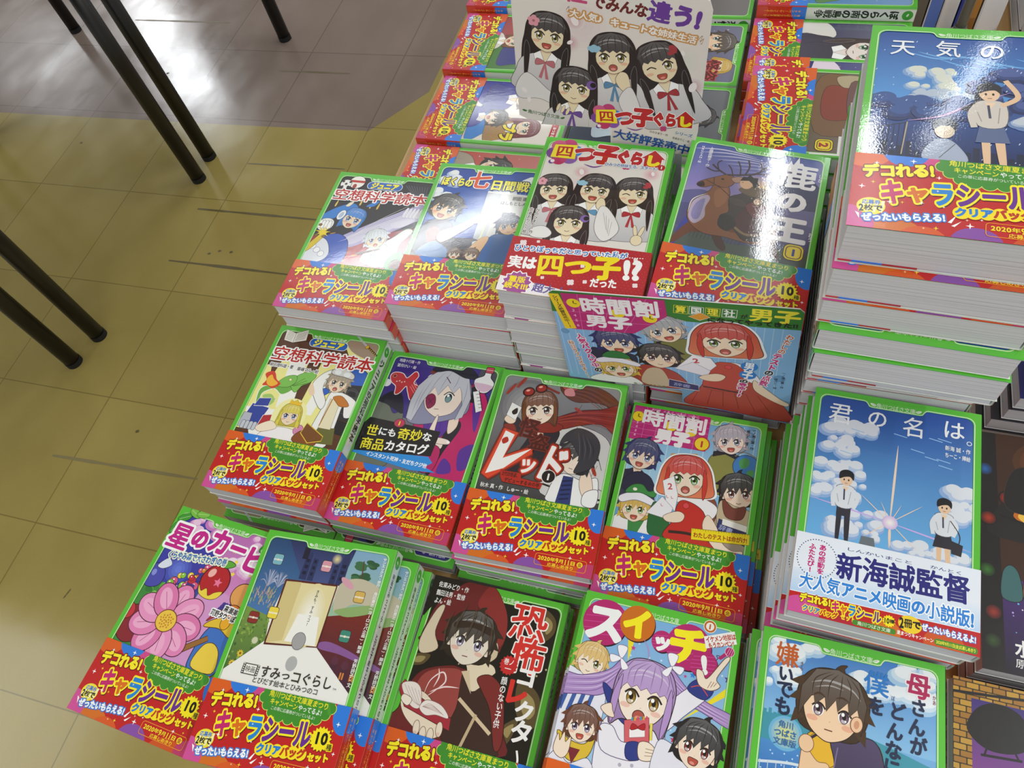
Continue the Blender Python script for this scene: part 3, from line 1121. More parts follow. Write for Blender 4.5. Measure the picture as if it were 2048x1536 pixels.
def art_science_inventor():         # goggled young inventor with dragon and train
    A = Art(FW, FH)
    base(A, '#5a3420')
    for i in range(9):
        A.line([(0, 62 + i * 12), (FW, 66 + i * 12)], .5, '#43261a', smooth=False)
        A.line([(14 + 26 * (i % 4), 62 + i * 12), (15 + 26 * (i % 4), 74 + i * 12)], .4, '#43261a', smooth=False)
    for P in ([(20, 145), (46, 145), (48, 70), (8, 70)], [(60, 150), (84, 150), (76, 56), (54, 56)], [(0, 128), (10, 128), (30, 60), (0, 60)], [(70, 168), (112, 168), (112, 128), (96, 134)]):
        A.poly(P, '#f2ec96')
    for P in ([(26, 140), (44, 138), (50, 86), (34, 86)], [(68, 130), (80, 134), (72, 84), (62, 84)], [(4, 82), (38, 84), (60, 56), (20, 56)]):
        A.poly(P, '#f7f7f2')
    A.blob([(76, 172), (112, 172), (112, 150), (84, 156)], '#a8917c')
    # steam train
    A.blob([(84, 128), (96, 137), (108, 136), (113, 124), (110, 118), (92, 118)], '#2a62c4', ol=('#141826', .6))
    A.poly([(92, 120), (112, 122), (112, 84), (96, 86)], '#2b2a2e', ol=('#111', .6))
    A.ell(102, 110, 7.5, 8.5, '#3a3a40', ol=('#111', .5))
    A.ell(102, 110, 4.6, 5.4, '#1c1c22')
    A.poly([(88, 86), (116, 82), (116, 70), (92, 72)], '#1d1c20', ol=('#000', .4))
    A.ell(104, 94, 1.6, 1.6, '#f0a830')
    A.ell(96, 76, 2, 2, '#b83a30')
    for i in range(5):
        A.line([(94, 116 - i * 6), (112, 114 - i * 6)], .6, '#4c4a52', smooth=False)
    A.poly([(66, 108), (78, 116), (80, 110), (70, 100)], '#2a62c4', ol=('#141826', .5))
    # dragon
    A.blob([(10, 100), (16, 106), (26, 104), (34, 100), (42, 106), (44, 114), (38, 120), (30, 114), (24, 106), (14, 98), (16, 88), (24, 90), (30, 94), (24, 84), (14, 84)], '#6fb24a', ol=('#f4f4ea', .9))
    A.blob([(38, 112), (42, 122), (54, 128), (60, 124), (56, 116), (50, 112), (46, 104)], '#7fc256', ol=('#24481c', .4))
    for i in range(3):
        A.line([(40 + i, 110), (50 + 3 * i, 120 - i * 2)], .5, '#3c7028', smooth=False)
    A.blob([(24, 108), (30, 118), (40, 121), (42, 114), (36, 108)], '#7fc256', ol=('#24481c', .4))
    A.ell(36, 116, 1.4, 1.2, '#f2f2b0', ol=('#1c2c14', .3))
    A.blob([(16, 96), (24, 98), (30, 92), (26, 86), (20, 88), (18, 92)], '#a8cc70')
    A.blob([(8, 118), (12, 112), (10, 106), (16, 106), (22, 104), (28, 110), (22, 114), (18, 120), (14, 122)], '#d8402a')
    A.blob([(12, 114), (14, 108), (20, 106), (25, 110), (19, 114), (15, 118)], '#f6b93a')
    # plain stacked metal blocks at the left edge
    A.poly([(6, 66), (24, 66), (28, 84), (10, 86)], '#3346a0', ol=('#f2f2f2', .8))
    A.poly([(12, 84), (26, 86), (26, 94), (14, 92)], '#3346a0', ol=('#f2f2f2', .6))
    A.poly([(24, 62), (36, 64), (34, 78), (26, 76)], '#b82c34', ol=('#f2f2f2', .6))
    A.poly([(4, 62), (16, 60), (14, 76), (6, 76)], '#b8bcc8', ol=('#44485a', .5))
    for i in range(4):
        A.rrect(8 + i * 4, 60, 11.4 + i * 4, 68, 1.4, '#c9ccd6', ol=('#4a4e60', .4))
    # boy inventor
    A.blob([(84, 112), (108, 106), (112, 92), (104, 88), (98, 100), (98, 58), (78, 58), (80, 96)], '#f4f4f1', ol=('#5a5650', .5))
    A.blob([(60, 116), (66, 128), (76, 134), (80, 128), (72, 122), (72, 112), (80, 100), (78, 92), (66, 104)], '#f4f4f1', ol=('#5a5650', .5))
    A.poly([(80, 58), (104, 60), (100, 76), (84, 74)], '#6a6a34')
    A.poly([(84, 104), (94, 104), (96, 74), (84, 74)], '#ece2c0', ol=('#5a5650', .3))
    A.blob([(86, 106), (94, 108), (104, 100), (96, 98), (90, 102)], '#c8782c', ol=('#5a3410', .4))
    A.line([(86, 104), (84, 76)], 1, '#a8712c', smooth=False)
    figure(A, 84.5, 121, 9.4, -6, '#a89880', '#4a3a2c', mouth='round', style='boy', body=False)
    A.blob([(74, 133), (82, 137), (96, 132), (97, 127), (88, 128), (76, 129)], '#d9d9d6', ol=('#5a5650', .6))
    A.ell(80, 132, 3.6, 2.6, '#eef2f4', rot=-8)
    A.ell(90, 130.5, 3.6, 2.6, '#eef2f4', rot=-8)
    A.blob([(60, 116), (58, 110), (62, 104), (66, 106)], '#f2d4b4')
    # blonde girl
    A.ell(51, 80, 17, 18, '#f7f3b0')
    A.blob([(30, 58), (40, 66), (52, 68), (64, 66), (72, 58), (66, 54), (34, 54)], '#f7f2f4', ol=('#8a7a5a', .4))
    A.ell(66, 68, 4.6, 5, '#d88ab4', ol=('#7a3a5a', .4))
    figure(A, 52, 80.5, 8.8, 4, '#e2d04a', '#4a62b8', style='long', mouth='smile', body=False, long=.3)
    A.poly([(46, 92), (47, 96), (50, 94.4), (53, 97), (55, 94), (58, 95.6), (58, 91.6)], '#f0c22c', ol=('#8a6a10', .3))
    A.blob([(64, 58), (70, 68), (84, 66), (88, 58), (80, 54)], '#8a4c22', ol=('#3a1c0c', .5))
    A.blob([(30, 60), (24, 64), (36, 72), (44, 66)], '#f7e8d0', ol=('#8a6a4a', .3))
    A.poly([(72, 76), (92, 66), (92, 62), (80, 58), (70, 66)], '#7a4a20', ol=('#e8c63a', .8))
    frame(A)
    # open book and sword over the frame
    A.poly([(8, 169), (19, 166), (31, 172), (33, 160), (20, 155.5), (10, 157)], '#efece2', ol=('#5a5248', .5))
    A.line([(19.4, 166), (20.2, 156)], .5, '#8a8478', smooth=False)
    for i in range(6):
        A.line([(10.6, 167 - i * 1.6), (18, 165 - i * 1.5)], .35, '#6a645c', smooth=False)
        A.line([(21.4, 165.4 - i * 1.5), (30.6, 169.6 - i * 1.6)], .35, '#6a645c', smooth=False)
    A.line([(83, 174), (98, 163)], 1.5, '#d9dce2', smooth=False)
    A.line([(83, 174), (98, 163)], .4, '#7a7e88', smooth=False)
    A.line([(98, 163.4), (111, 155)], 1.9, '#3a2c14', smooth=False)
    for i in range(6):
        A.ell(99.5 + i * 2, 162.2 - i * 1.3, .6, .6, '#d8b02c')
    A.ell(98, 163, 2, 1.4, '#e0b83a', rot=55, ol=('#5a4410', .3))
    A.rrect(38, 155, 78, 163.4, 4.2, '#1f63bf', ol=('#f2f6fa', .6))
    A.text('ジュニア', (42, 159.2), (74, 159.2), 8.0, '#fdf03a', .5, ol=[(.3, '#1a3f8a')], shear=.15)
    A.text('空想科学読本', (4.4, 141.6), (111.6, 143.8), 15.2, '#c0201e', .55, ol=[(1.1, '#fff')], shear=.06)
    A.text('柳田理科雄・著', (7.6, 128.8), (33, 129.2), 4.0, '#1c1614', .12, ol=[(.5, '#fff')])
    A.text('藤嶋マル・絵', (37.6, 128.6), (60.5, 128.6), 4.0, '#1c1614', .12, ol=[(.5, '#fff')])
    return A


def art_school_war():               # shouting boy, blue sky, white building
    A = Art(FW, FH)
    base(A, '#1a4fae')
    A.poly([(0, 100), (FW, 100), (FW, FH), (0, FH)], ('v', '#2a66c8', '#133f9c'))
    rnd = random.Random(9)
    for bx in ((6, 146, 26, 160), (4, 126, 20, 140), (56, 138, 82, 146), (90, 148, 112, 160)):
        clouds(A, rnd, bx, 9, 4, 8, ('#a9bedf', '#d5e0ef', '#eef2f6'))
    A.poly([(58, 140), (110, 138), (112, 56), (60, 56)], '#d9d8d2')
    A.poly([(58, 140), (72, 139), (70, 56), (60, 56)], '#bfc2c8')
    A.line([(58, 140), (112, 137)], 1.6, '#f2f2ee', smooth=False)
    for i in range(10):
        A.line([(60 + i * 5, 140), (60 + i * 5, 146)], .5, '#c8d0dc', smooth=False)
    A.line([(58, 146), (112, 144)], .6, '#c8d0dc', smooth=False)
    A.rect(79, 98, 92, 116, '#3c3a44')
    A.rect(80.5, 100, 85, 114, '#6a7488')
    A.poly([(0, 56), (FW, 56), (FW, 66), (60, 82), (0, 78)], '#3a3540')
    A.poly([(60, 78), (74, 84), (76, 58), (62, 58)], '#cfd8d0')
    A.poly([(66, 100), (67.4, 100), (66, 66), (64, 66)], '#dfe6b0')
    # blond haze of light, dark-shirted boy pointing
    A.blob([(4, 56), (6, 90), (14, 100), (30, 100), (38, 86), (40, 56)], '#4a4450', ol=('#1c181c', .5))
    A.blob([(12, 84), (18, 92), (26, 86), (20, 72)], '#c8422e')
    A.blob([(24, 84), (38, 94), (52, 104), (56, 100), (44, 86), (30, 74)], '#f2d4b2', ol=('#7a5038', .4))
    A.blob([(50, 102), (58, 112), (62, 110), (58, 100)], '#f2d4b2', ol=('#7a5038', .4))
    figure(A, 22, 115, 13, -14, '#241d1e', '#3a2c28', skin='#f0c79a', mouth='open', style='boy', body=False)
    # boy in blue shirt on the right
    A.blob([(70, 58), (74, 84), (88, 90), (108, 86), (112, 56)], '#2a62a8', ol=('#14284a', .5))
    A.blob([(56, 62), (66, 82), (74, 84), (70, 66), (66, 58)], '#e8bd8c', ol=('#7a5038', .4))
    figure(A, 89, 100, 9.5, 14, '#28305a', '#2a2a3a', skin='#eec494', mouth='smile', style='boy', body=False)
    A.blob([(10, 58), (20, 74), (34, 70), (44, 58)], '#7f9cc8')
    figure(A, 47, 62, 5.2, 6, '#6a4a34', '#2a2a2a', style='boy', mouth='open', body=False)
    figure(A, 63, 63, 5.6, -6, '#7a5c46', '#2a2a2a', style='boy', mouth='smile', body=False)
    frame(A)
    A.text('ぼくらの', (8, 149.5), (40, 149.2), 10.5, '#fdf24a', .5, ol=[(.85, '#12306e')])
    A.text('七', (35, 153.6), (57, 153.6), 21.5, '#e0562c', .8, ol=[(.9, '#fff')])
    A.text('日間戦争', (58, 148.6), (109.5, 148.6), 12.5, '#fdf24a', .5, ol=[(.85, '#12306e')])
    A.text('宗田 理・作', (84, 133.4), (108, 133.4), 4.6, '#1c1c20', .1)
    A.text('はしもとしん・絵', (74, 127.2), (108, 127.2), 4.4, '#1c1c20', .1)
    return A


def logo_quad(A, x0, x1, y, q):
    """flower-and-house lettering of the four sisters series"""
    k = (x1 - x0) / 100.0
    for i, c in enumerate(('#c23a78', '#3f86d8', '#8a5ab0', '#c2386a', '#7a3f98', '#d05a8a')):
        a = i * PI / 3 + .3
        A.ell(x0 + 13 * k + 9.5 * k * math.sin(a), y + 9.5 * k * math.cos(a), 6.6 * k, 6.6 * k, c)
    A.poly([(x0 + 3 * k, y + 8 * k), (x0 + 23 * k, y + 9.5 * k), (x0 + 24 * k, y - 7.5 * k), (x0 + 2 * k, y - 7.5 * k)], '#fbe82a', ol=('#8a6a10', .3))
    A.text('四', (x0 + 4 * k, y + .3 * k), (x0 + 22.5 * k, y + .8 * k), 13.5 * k, '#c01f22', .6 * k)
    A.text('つ', (x0 + 22 * k, y), (x0 + 42 * k, y), 20 * k, '#c01f22', 1.5 * k, ol=[(.7 * k, '#fff')])
    A.text('子', (x0 + 39 * k, y + 2 * k), (x0 + 61 * k, y + 1 * k), 22 * k, '#c01f22', 1.6 * k, ol=[(.7 * k, '#fff')])
    A.text('ぐら', (x0 + 59 * k, y + 1 * k), (x0 + 83 * k, y + 0 * k), 15.5 * k, '#c01f22', 1.2 * k, ol=[(.7 * k, '#fff')])
    hx = x0 + 91 * k
    A.poly([(hx - 10 * k, y + 2 * k), (hx, y + 12 * k), (hx + 10 * k, y + 2 * k), (hx + 7.5 * k, y + 2 * k), (hx + 7 * k, y - 8 * k), (hx - 7 * k, y - 8 * k), (hx - 7.5 * k, y + 2 * k)], '#c01f22', ol=('#fff', .7 * k))
    A.text('し', (hx - 6.5 * k, y - .5 * k), (hx + 6.5 * k, y - .5 * k), 12 * k, '#fbe82a', 1.2 * k)
    A.line([(x0 + 33 * k, y - 12 * k), (x0 + 42 * k, y - 14.5 * k), (x0 + 50 * k, y - 11.5 * k)], 1.4 * k, '#7a3f98', taper=True)
    for i in range(4):
        a = i * PI / 2 + .7
        A.ell(x0 + 70 * k + 1.9 * k * math.sin(a), y - 10.5 * k + 1.9 * k * math.cos(a), 1.7 * k, 1.7 * k, '#c23a78')
    A.ell(x0 + 4 * k, y - 13 * k, 2.4 * k, 2.4 * k, '#6a3a98')
    A.ell(x0 + 5 * k, y - 12 * k, 1.9 * k, 1.9 * k, '#f6eef2')


def art_sisters():                  # four dark-haired sisters in white blouses
    A = Art(FW, FH)
    base(A, '#ece7e0')
    for x, y, r, c in ((46, 120, 26, '#e6d4d6'), (84, 150, 22, '#e4e6e0'), (20, 150, 22, '#eadfdc')):
        glow(A, x, y, r, c, '#ece7e0', 5)
    for x, y in ((40, 135), (40, 112), (100, 140)):
        glow(A, x, y, 8, '#d99aa8', '#ece0dc', 5)
    petals(A, [(40, 135, 3.4, 20), (40, 112, 2.4, -30), (101, 141, 2.4, 15), (12, 146, 2.5, 40)], '#faf3f4')
    sk = '#f3e3bf'
    figure(A, 88.5, 117, 12.6, 6, '#2c1f20', '#9c8c3a', sk, 'open', 'long', '#e9e7e6', tie='#b8303c', wink=True, clip_item=('leaf', '#b83a44'), long=2.4)
    figure(A, 20.5, 112, 12.6, 8, '#2c1f20', '#9c8c3a', sk, 'open', 'long', '#e6e4e4', tie='#c8727c', clip_item=('flower', '#eba6b4'), long=2.6)
    figure(A, 56, 116, 13.2, -3, '#2c1f20', '#9c8c3a', sk, 'open', 'long', '#ebe9e8', tie='#5f9cc4', clip_item=('cloud', '#9fd0e6'), long=2.4)
    A.blob([(60, 100), (62, 107), (66, 106), (68, 98), (63, 95)], sk, ol=('#5a3a2c', .4))
    A.blob([(64, 97), (72, 96), (84, 76), (74, 62), (64, 74)], '#f0eeed', ol=('#6a605c', .4))
    for i in range(4):
        A.line([(68 + i * 3, 92 - i * 3), (74 + i, 74 - i * 2)], .4, '#b8b2b0')
    figure(A, 41.5, 77.5, 13.0, 4, '#2c1f20', '#9c8c3a', sk, 'smile', 'long', '#e6e3e2', tie='#7a5aa8', clip_item=('moon', '#8a68b4'), long=1.2)
    for dx, a in ((-2.4, 14), (2.4, -14)):
        A.ell(100 + dx, 76, 1.5, 6.5, sk, rot=a, ol=('#5a3a2c', .35))
    A.ell(100, 67, 4.6, 5.2, sk, ol=('#5a3a2c', .35))
    A.blob([(12, 66), (22, 70), (30, 64), (26, 58), (14, 58)], '#f0eeed', ol=('#6a605c', .4))
    frame(A)
    logo_quad(A, 6.5, 107.5, 156.4, 1)
    A.ell(107, 149, 3.2, 3.2, '#b81f20')
    A.text('1', (105.8, 149), (108.2, 149), 4.0, '#fff', .2)
    A.text('ひみつの姉妹生活、スタート!', (58, 146.9), (104, 146.9), 4.0, '#2a72b8', .12, ol=[(.5, '#f4f2ee')])
    A.vtext('ひのひまり・作', (12.8, 88), (12.8, 60), 3.4, '#1c1816', .06, ol=[(.5, '#f2eeec')])
    A.vtext('佐倉おりこ・絵', (7.4, 88), (7.4, 60), 3.4, '#1c1816', .06, ol=[(.5, '#f2eeec')])
    return A


def art_band_sisters():
    A = Art(FW, BH)
    A.rect(0, 0, FW, BH, '#b8202a')
    rnd = random.Random(2)
    A.add([disc(x * 3.4 + (1.7 if y % 2 else 0), y * 2.6, .3, .3, lin('#d8606a'), 6) for x in range(34) for y in range(5, 22)])
    A.poly([(0, 0), (FW, 0), (FW, 1.2), (0, 14.5)], '#f7f2f4')
    for x, y, r in ((10, 50, 3.2), (22, 53, 1.6), (63, 34, 2), (103, 47, 2), (34, 17.5, 1.7), (57, 16.6, 3.2), (68, 19, 2), (107, 22, 2.4)):
        for i in range(4):
            a = i * PI / 2 + .6
            A.ell(x + r * .5 * math.sin(a), y + r * .5 * math.cos(a), r * .5, r * .5, '#f4e4e6')
    A.text('ひとりぼっちだと思っていた私が', (4, 44), (96, 49.5), 6.2, '#2f78c8', .2, ol=[(.7, '#fff')], dh=[1.15, 1, .9, 1, 1.2, .8, 1, .8, .8, 1.2, .8, .8, .8, 1.2, .9])
    A.text('……', (97, 50), (109, 51), 5, '#fff', .2)
    A.text('実は', (2.6, 29.4), (26, 30.4), 12.4, '#fff', .7)
    A.text('四つ子', (26.5, 29), (93, 36.4), 22.5, '#fbe41e', 1.3, dh=[1, .72, 1])
    A.text('!?', (94, 36), (110, 38), 24, '#fff', 1.2)
    A.text('だった', (72, 19), (93, 21), 8.6, '#fff', .35)
    A.burst(15, 8.6, 13, 11, 14, '#fff')
    A.burst(15, 8.6, 12, 9.8, 14, '#a8529c')
    A.text('重版', (7.6, 12.4), (21.6, 12.6), 6.2, '#fbe41e', .35)
    A.text('続々!!!', (5.6, 6), (25, 6.2), 6.2, '#fbe41e', .35)
    A.text('超大人気シリーズ!', (28.6, 7.4), (104, 4.2), 8.6, '#6a5aa0', .4)
    return A


def art_stag():                     # rider on a stag under a violet evening sky
    A = Art(FW, FH)
    base(A, '#3a3f86')
    A.poly([(0, 120), (FW, 120), (FW, FH), (0, FH)], ('v', '#8a7fc0', '#2b4f9c'))
    A.poly([(0, 100), (FW, 100), (FW, 120), (0, 120)], ('v', '#a99a9c', '#8a7fc0'))
    A.poly([(0, 56), (FW, 56), (FW, 100), (0, 100)], ('v', '#3a4358', '#6b6a9c'))
    glow(A, 66, 128, 24, '#e6c27a', '#8f83ba', 7, 15)
    for i in range(9):
        A.line([(4 + i * 7, 160 - i * 3), (28 + i * 7, 163 - i * 3), (56 + i * 6, 160 - i * 2.4)], 1.2, mix('#cfcbe6', '#5a6ab0', i / 9), taper=True)
    A.blob([(0, 108), (18, 116), (34, 112), (56, 114), (80, 120), (114, 112), (114, 90), (0, 90)], '#5d5a92')
    A.blob([(0, 96), (20, 100), (46, 94), (80, 100), (114, 94), (114, 76), (0, 76)], '#4c4c7e')
    A.blob([(-4, 64), (22, 72), (50, 66), (84, 70), (120, 66), (120, 54), (-4, 54)], '#4e5a54')
    for i in range(14):
        A.line([(18 + i * 3, 66), (19 + i * 3, 71 + i % 3)], .5, '#39443c', smooth=False)
    # dark swoosh behind lettering
    A.blob([(70, 133), (82, 152), (100, 148), (116, 128), (112, 114), (92, 113), (84, 122)], '#262a5c')
    # stag
    br, dk = '#8a5636', '#4a2c22'
    A.blob([(26, 78), (34, 72), (40, 62), (46, 58), (48, 62), (42, 74), (44, 84)], dk)
    A.blob([(68, 84), (76, 74), (82, 62), (88, 60), (86, 70), (80, 82)], '#5a3428')
    A.blob([(16, 92), (9, 78), (6, 64), (3, 56), (8, 56), (12, 68), (24, 76)], '#38409a')
    A.blob([(22, 86), (12, 76), (4, 60), (8, 58), (18, 70), (30, 74)], '#6a3c2c')
    A.blob([(28, 126), (36, 128), (41, 118), (43, 102), (54, 92), (76, 92), (84, 84), (82, 72), (64, 70), (44, 72), (28, 72), (16, 80), (12, 90), (14, 102), (22, 112), (26, 118)], br, ol=('#3a2018', .5))
    A.blob([(13, 90), (14.5, 103), (23, 111), (27, 108), (25, 98), (26, 88), (20, 80), (15, 83)], '#b9aac4')
    A.blob([(15, 90), (17, 101), (23, 107), (23, 96), (22, 86), (18, 84)], '#8d86bc')
    for i in range(5):
        A.line([(15 + i * 2, 88 + i), (17 + i * 2, 99 + i * 1.4)], .5, '#d8cfdc', taper=True)
    A.blob([(30, 118), (38, 122), (40, 108), (34, 100), (30, 108)], '#9c6642')
    A.blob([(40, 84), (56, 88), (74, 86), (78, 80), (60, 78), (44, 78)], '#6f4028')
    A.line([(12.4, 90), (13.6, 104), (24, 113)], .9, '#e9e2d4', taper=True)
    A.blob([(14, 122), (18, 126), (28, 132), (36, 136), (42, 134), (42, 127), (36, 122), (28, 123), (20, 119), (15, 119.4)], br, ol=('#3a2018', .5))
    A.blob([(14, 122), (18, 125), (20, 120), (15, 119)], '#2c1a18')
    A.ell(33, 130.6, 1.3, 1, '#160e0c')
    A.blob([(40, 133), (47, 136), (49, 132), (44, 129)], '#b08a78', ol=('#3a2018', .4))
    for P in ([(20, 127), (27, 124), (33, 121)], [(33, 121), (44, 112), (54, 108)], [(26, 131), (27, 124)]):
        A.line(P, .6, '#2a1814', smooth=False)
    an = '#3a2a34'
    for P, w in (([(35, 136), (28, 140), (22, 145)], 1.6), ([(30, 139), (24, 138), (18, 140.5)], 1.2), ([(28, 140), (26, 147), (29, 151)], 1.1), ([(36, 136), (46, 138), (58, 142), (66, 151)], 1.9), ([(50, 139.4), (52, 148), (50, 156)], 1.4), ([(56, 141), (62, 146), (60, 156)], 1.3), ([(46, 138), (45, 146), (42, 153)], 1.2), ([(58, 142), (66, 143), (72, 147)], 1.2), ([(40, 137), (38, 143), (35, 147)], 1.0)):
        A.line(P, w, an)
    # rider with a child before him
    A.blob([(42, 112), (50, 118), (60, 126), (70, 124), (76, 112), (78, 92), (74, 76), (60, 72), (48, 84), (40, 82), (38, 92), (44, 98)], '#3b302e', ol=('#1a1212', .5))
    A.blob([(50, 84), (60, 78), (72, 80), (76, 96), (66, 104), (54, 102)], '#4f2c2c')
    A.line([(50, 84), (60, 78), (73, 80)], 2.2, '#8a7050')
    A.blob([(38, 92), (46, 94), (52, 86), (46, 78), (38, 82)], '#2c2422')
    A.blob([(56, 106), (62, 112), (72, 110), (74, 100), (64, 96)], '#6b3432', ol=('#241414', .4))
    A.ell(65, 113, 4.2, 4.2, '#7a6046')
    A.ell(64, 112.6, 2.7, 2.9, '#ecc9a6')
    A.ell(63, 113, .4, .5, '#1c1212')
    A.ell(65.4, 113, .4, .5, '#1c1212')
    A.blob([(48, 124), (58, 128), (72, 126), (74, 118), (60, 117), (50, 120)], '#6d5a44')
    A.ell(52.5, 130, 5.2, 5.8, '#e2b692')
    A.poly([(47, 132), (49, 137), (52, 137), (54, 140), (57, 137.4), (61, 138), (61, 133), (63, 130), (59, 126), (57, 131), (54, 133.4), (50, 132.6)], '#1f181a')
    A.line([(48.6, 130.6), (50, 130.8)], .5, '#1c1212', smooth=False)
    A.blob([(42, 112), (52, 112), (56, 106), (46, 106)], '#4a3f3a')
    frame(A)
    A.poly([(80, 152), (84, 163), (86, 158), (90, 168), (91, 160), (96, 158)], '#f2f2f6')
    A.text('鹿', (76, 147), (107, 147), 27, '#f2f2f6', 1.3)
    A.text('の', (78, 119), (103, 119), 21, '#f2f2f6', 1.3)
    A.text('王', (76, 90), (107, 90), 25, '#f2f2f6', 1.5)
    A.vtext('しか', (109, 153), (109, 144), 3.4, '#f2f2f6', .06)
    A.vtext('おう', (109, 91), (109, 82), 3.4, '#f2f2f6', .06)
    A.rrect(91.4, 61.6, 106, 76.4, 4.6, '#f4d81c', ol=('#1c1c1c', .5))
    A.line(rr_pts(93, 63.2, 104.4, 74.8, 3.6), .7, '#1c1c1c', smooth=False, closed=True)
    A.text('1', (96, 69), (101.4, 69), 8, '#26308a', .5)
    A.vtext('上橋菜穂子・作', (18.0, 164), (18.0, 141), 3.3, '#f2f2f6', .06)
    A.vtext('HACCAN・絵', (10.8, 164), (10.8, 144), 2.9, '#f2f2f6', .06)
    return A


def art_catalogue():                # silver-haired girl with an eye patch and crimson jacket
    A = Art(FW, FH)
    base(A, '#3b2a86')
    A.poly([(50, 168), (76, 168), (60, 150), (44, 156)], '#7a3028')
    A.poly([(0, 56), (FW, 56), (FW, 100), (0, 108)], '#77727e')
    for i in range(18):
        A.line([(60 + i * 3, 56), (50 + i * 3.6, 76)], .3, '#4c4654', smooth=False)
        A.line([(50 + i * 3.6, 56), (62 + i * 3, 76)], .3, '#4c4654', smooth=False)
    A.rect(92, 150, 112, 168, '#4d4a58')
    for x, y, r in ((48, 150, 4.4), (6, 138, 4), (92, 116, 4), (90, 107, 2.8), (84, 98, 2)):
        A.ell(x, y, r, r, '#eceaf2')
    # cloaked shape on the left
    A.blob([(0, 118), (6, 120), (16, 116), (24, 108), (34, 108), (36, 58), (0, 58)], '#6d7468', ol=('#26282a', .5))
    A.blob([(4, 119), (14, 130), (25, 129), (33, 110), (24, 112), (14, 116)], '#1c1a30')
    # goldfish
    A.blob([(7, 146), (10, 150), (18, 150), (24, 146), (30, 154), (34, 150), (32, 142), (40, 138), (44, 128), (36, 124), (30, 132), (26, 138), (22, 130), (18, 128), (16, 136), (10, 140)], '#c8323c', ol=('#f6e4ec', .8))
    A.ell(11, 146.4, 1.7, 1.7, '#8a1c24', ol=('#f0b0a8', .3))
    for i in range(4):
        A.line([(30 + i, 138 + i * 2), (40, 128 + i * 3)], .5, '#f09a9a')
        A.ell(15 + 2.6 * i, 141 + i % 2, .8, .8, '#f4b8b0')
    # jacket and body
    A.blob([(52, 112), (48, 100), (58, 82), (66, 74), (78, 56), (110, 56), (112, 110), (108, 136), (94, 150), (84, 146)], '#c21c68', ol=('#1c0e1c', .6))
    A.blob([(78, 56), (84, 80), (92, 104), (88, 112), (80, 100), (76, 86), (72, 66)], '#1d1a28')
    for P in ([(94, 140), (104, 132), (106, 104), (100, 116)], [(66, 84), (74, 70), (70, 60), (62, 70)], [(98, 84), (110, 92), (111, 72), (102, 66)], [(84, 60), (96, 62), (94, 70), (86, 74)]):
        A.blob(P, '#5a2c98')
    A.poly([(87, 146), (94, 150), (96, 132), (90, 132)], '#1c1a28')
    A.blob([(56, 112), (64, 116), (80, 114), (78, 96), (66, 90), (58, 100)], '#5a2c9c', ol=('#241048', .4))
    for i in range(4):
        A.line([(60 + i * 4, 112), (62 + i * 4, 94)], .4, '#3c1c74')
    A.blob([(79, 114), (86, 118), (88, 106), (82, 98)], '#f2dccb', ol=('#5a3a34', .4))
    A.line([(70, 116), (80, 120), (86, 117)], 1.4, '#1c1a20')
    # face and silver bob
    A.blob([(36, 128), (38, 108), (44, 102), (60, 104), (90, 118), (92, 134), (86, 152), (70, 162), (54, 158), (44, 148)], '#8f8fae', ol=('#2c2a3a', .5))
    A.blob([(48, 134), (52, 120), (62, 113), (68, 113), (80, 120), (84, 138), (74, 150), (56, 150)], '#f4e2d6', ol=('#4a3434', .4))
    A.blob([(50, 128), (53, 134), (58, 132), (60, 124), (55, 119)], '#8c1c50', ol=('#2a0c1c', .4))
    A.line([(52, 129), (58, 124)], .5, '#3c1c2c', smooth=False)
    A.line([(57, 130), (53.6, 123.6)], .5, '#3c1c2c', smooth=False)
    A.ell(71, 133, 4.4, 5.2, '#fbfaf8')
    A.ell(71, 132.6, 3.4, 4.8, '#26343a')
    A.ell(71, 131.4, 2.6, 3.2, '#7f9aa0')
    A.ell(70, 135, 1.2, 1.3, '#fff')
    A.line([(65.6, 135), (70, 139), (76, 136)], .9, '#1c181c')
    A.line([(61, 119.4), (65.4, 120)], .5, '#6b3a34', smooth=False)
    A.poly([(44, 150), (54, 160), (70, 163), (84, 156), (92, 136), (90, 116), (84, 112), (86, 128), (82, 140), (78, 146), (74, 138), (66, 146), (60, 134), (54, 142), (48, 126), (44, 104), (38, 106), (36, 124), (38, 140)], '#c4c6d2', ol=('#3a384a', .4))
    for P in ([(60, 160), (54, 148), (50, 132)], [(66, 161), (62, 150), (60, 138)], [(74, 160), (74, 150), (72, 142)], [(84, 152), (86, 140), (86, 124)], [(44, 140), (42, 124), (42, 108)], [(50, 150), (45, 130), (45, 112)]):
        A.line(P, .5, '#8a8ca4', taper=True)
    A.line([(62, 154), (68, 148)], .8, '#5a3038', smooth=False)
    A.blob([(46, 160), (56, 168), (72, 170), (84, 166), (92, 158), (80, 156), (64, 161), (52, 158)], '#17162a', ol=('#05050c', .4))
    # raised finger
    A.blob([(64, 92), (66, 112), (68, 112), (70, 96), (80, 90), (80, 82), (70, 80)], '#f4e2d6', ol=('#4a3434', .4))
    A.blob([(70, 92), (84, 92), (86, 88), (72, 87)], '#f4e2d6', ol=('#4a3434', .35))
    A.ell(85.4, 90, 1.6, 1.1, '#fff')
    A.blob([(64, 84), (80, 82), (80, 62), (70, 58), (60, 66)], '#b81c64', ol=('#1c0e1c', .5))
    frame(A)
    # medicine bottle and syringe over the frame
    A.blob([(90, 156), (97, 161), (98, 165), (103, 165), (104, 160), (109, 154), (105, 145), (98, 144), (92, 149)], '#f2f2f4', ol=('#1c1a22', .7))
    A.blob([(91, 153), (108, 152), (105, 146), (98, 145), (92.6, 149)], '#e0bcd4')
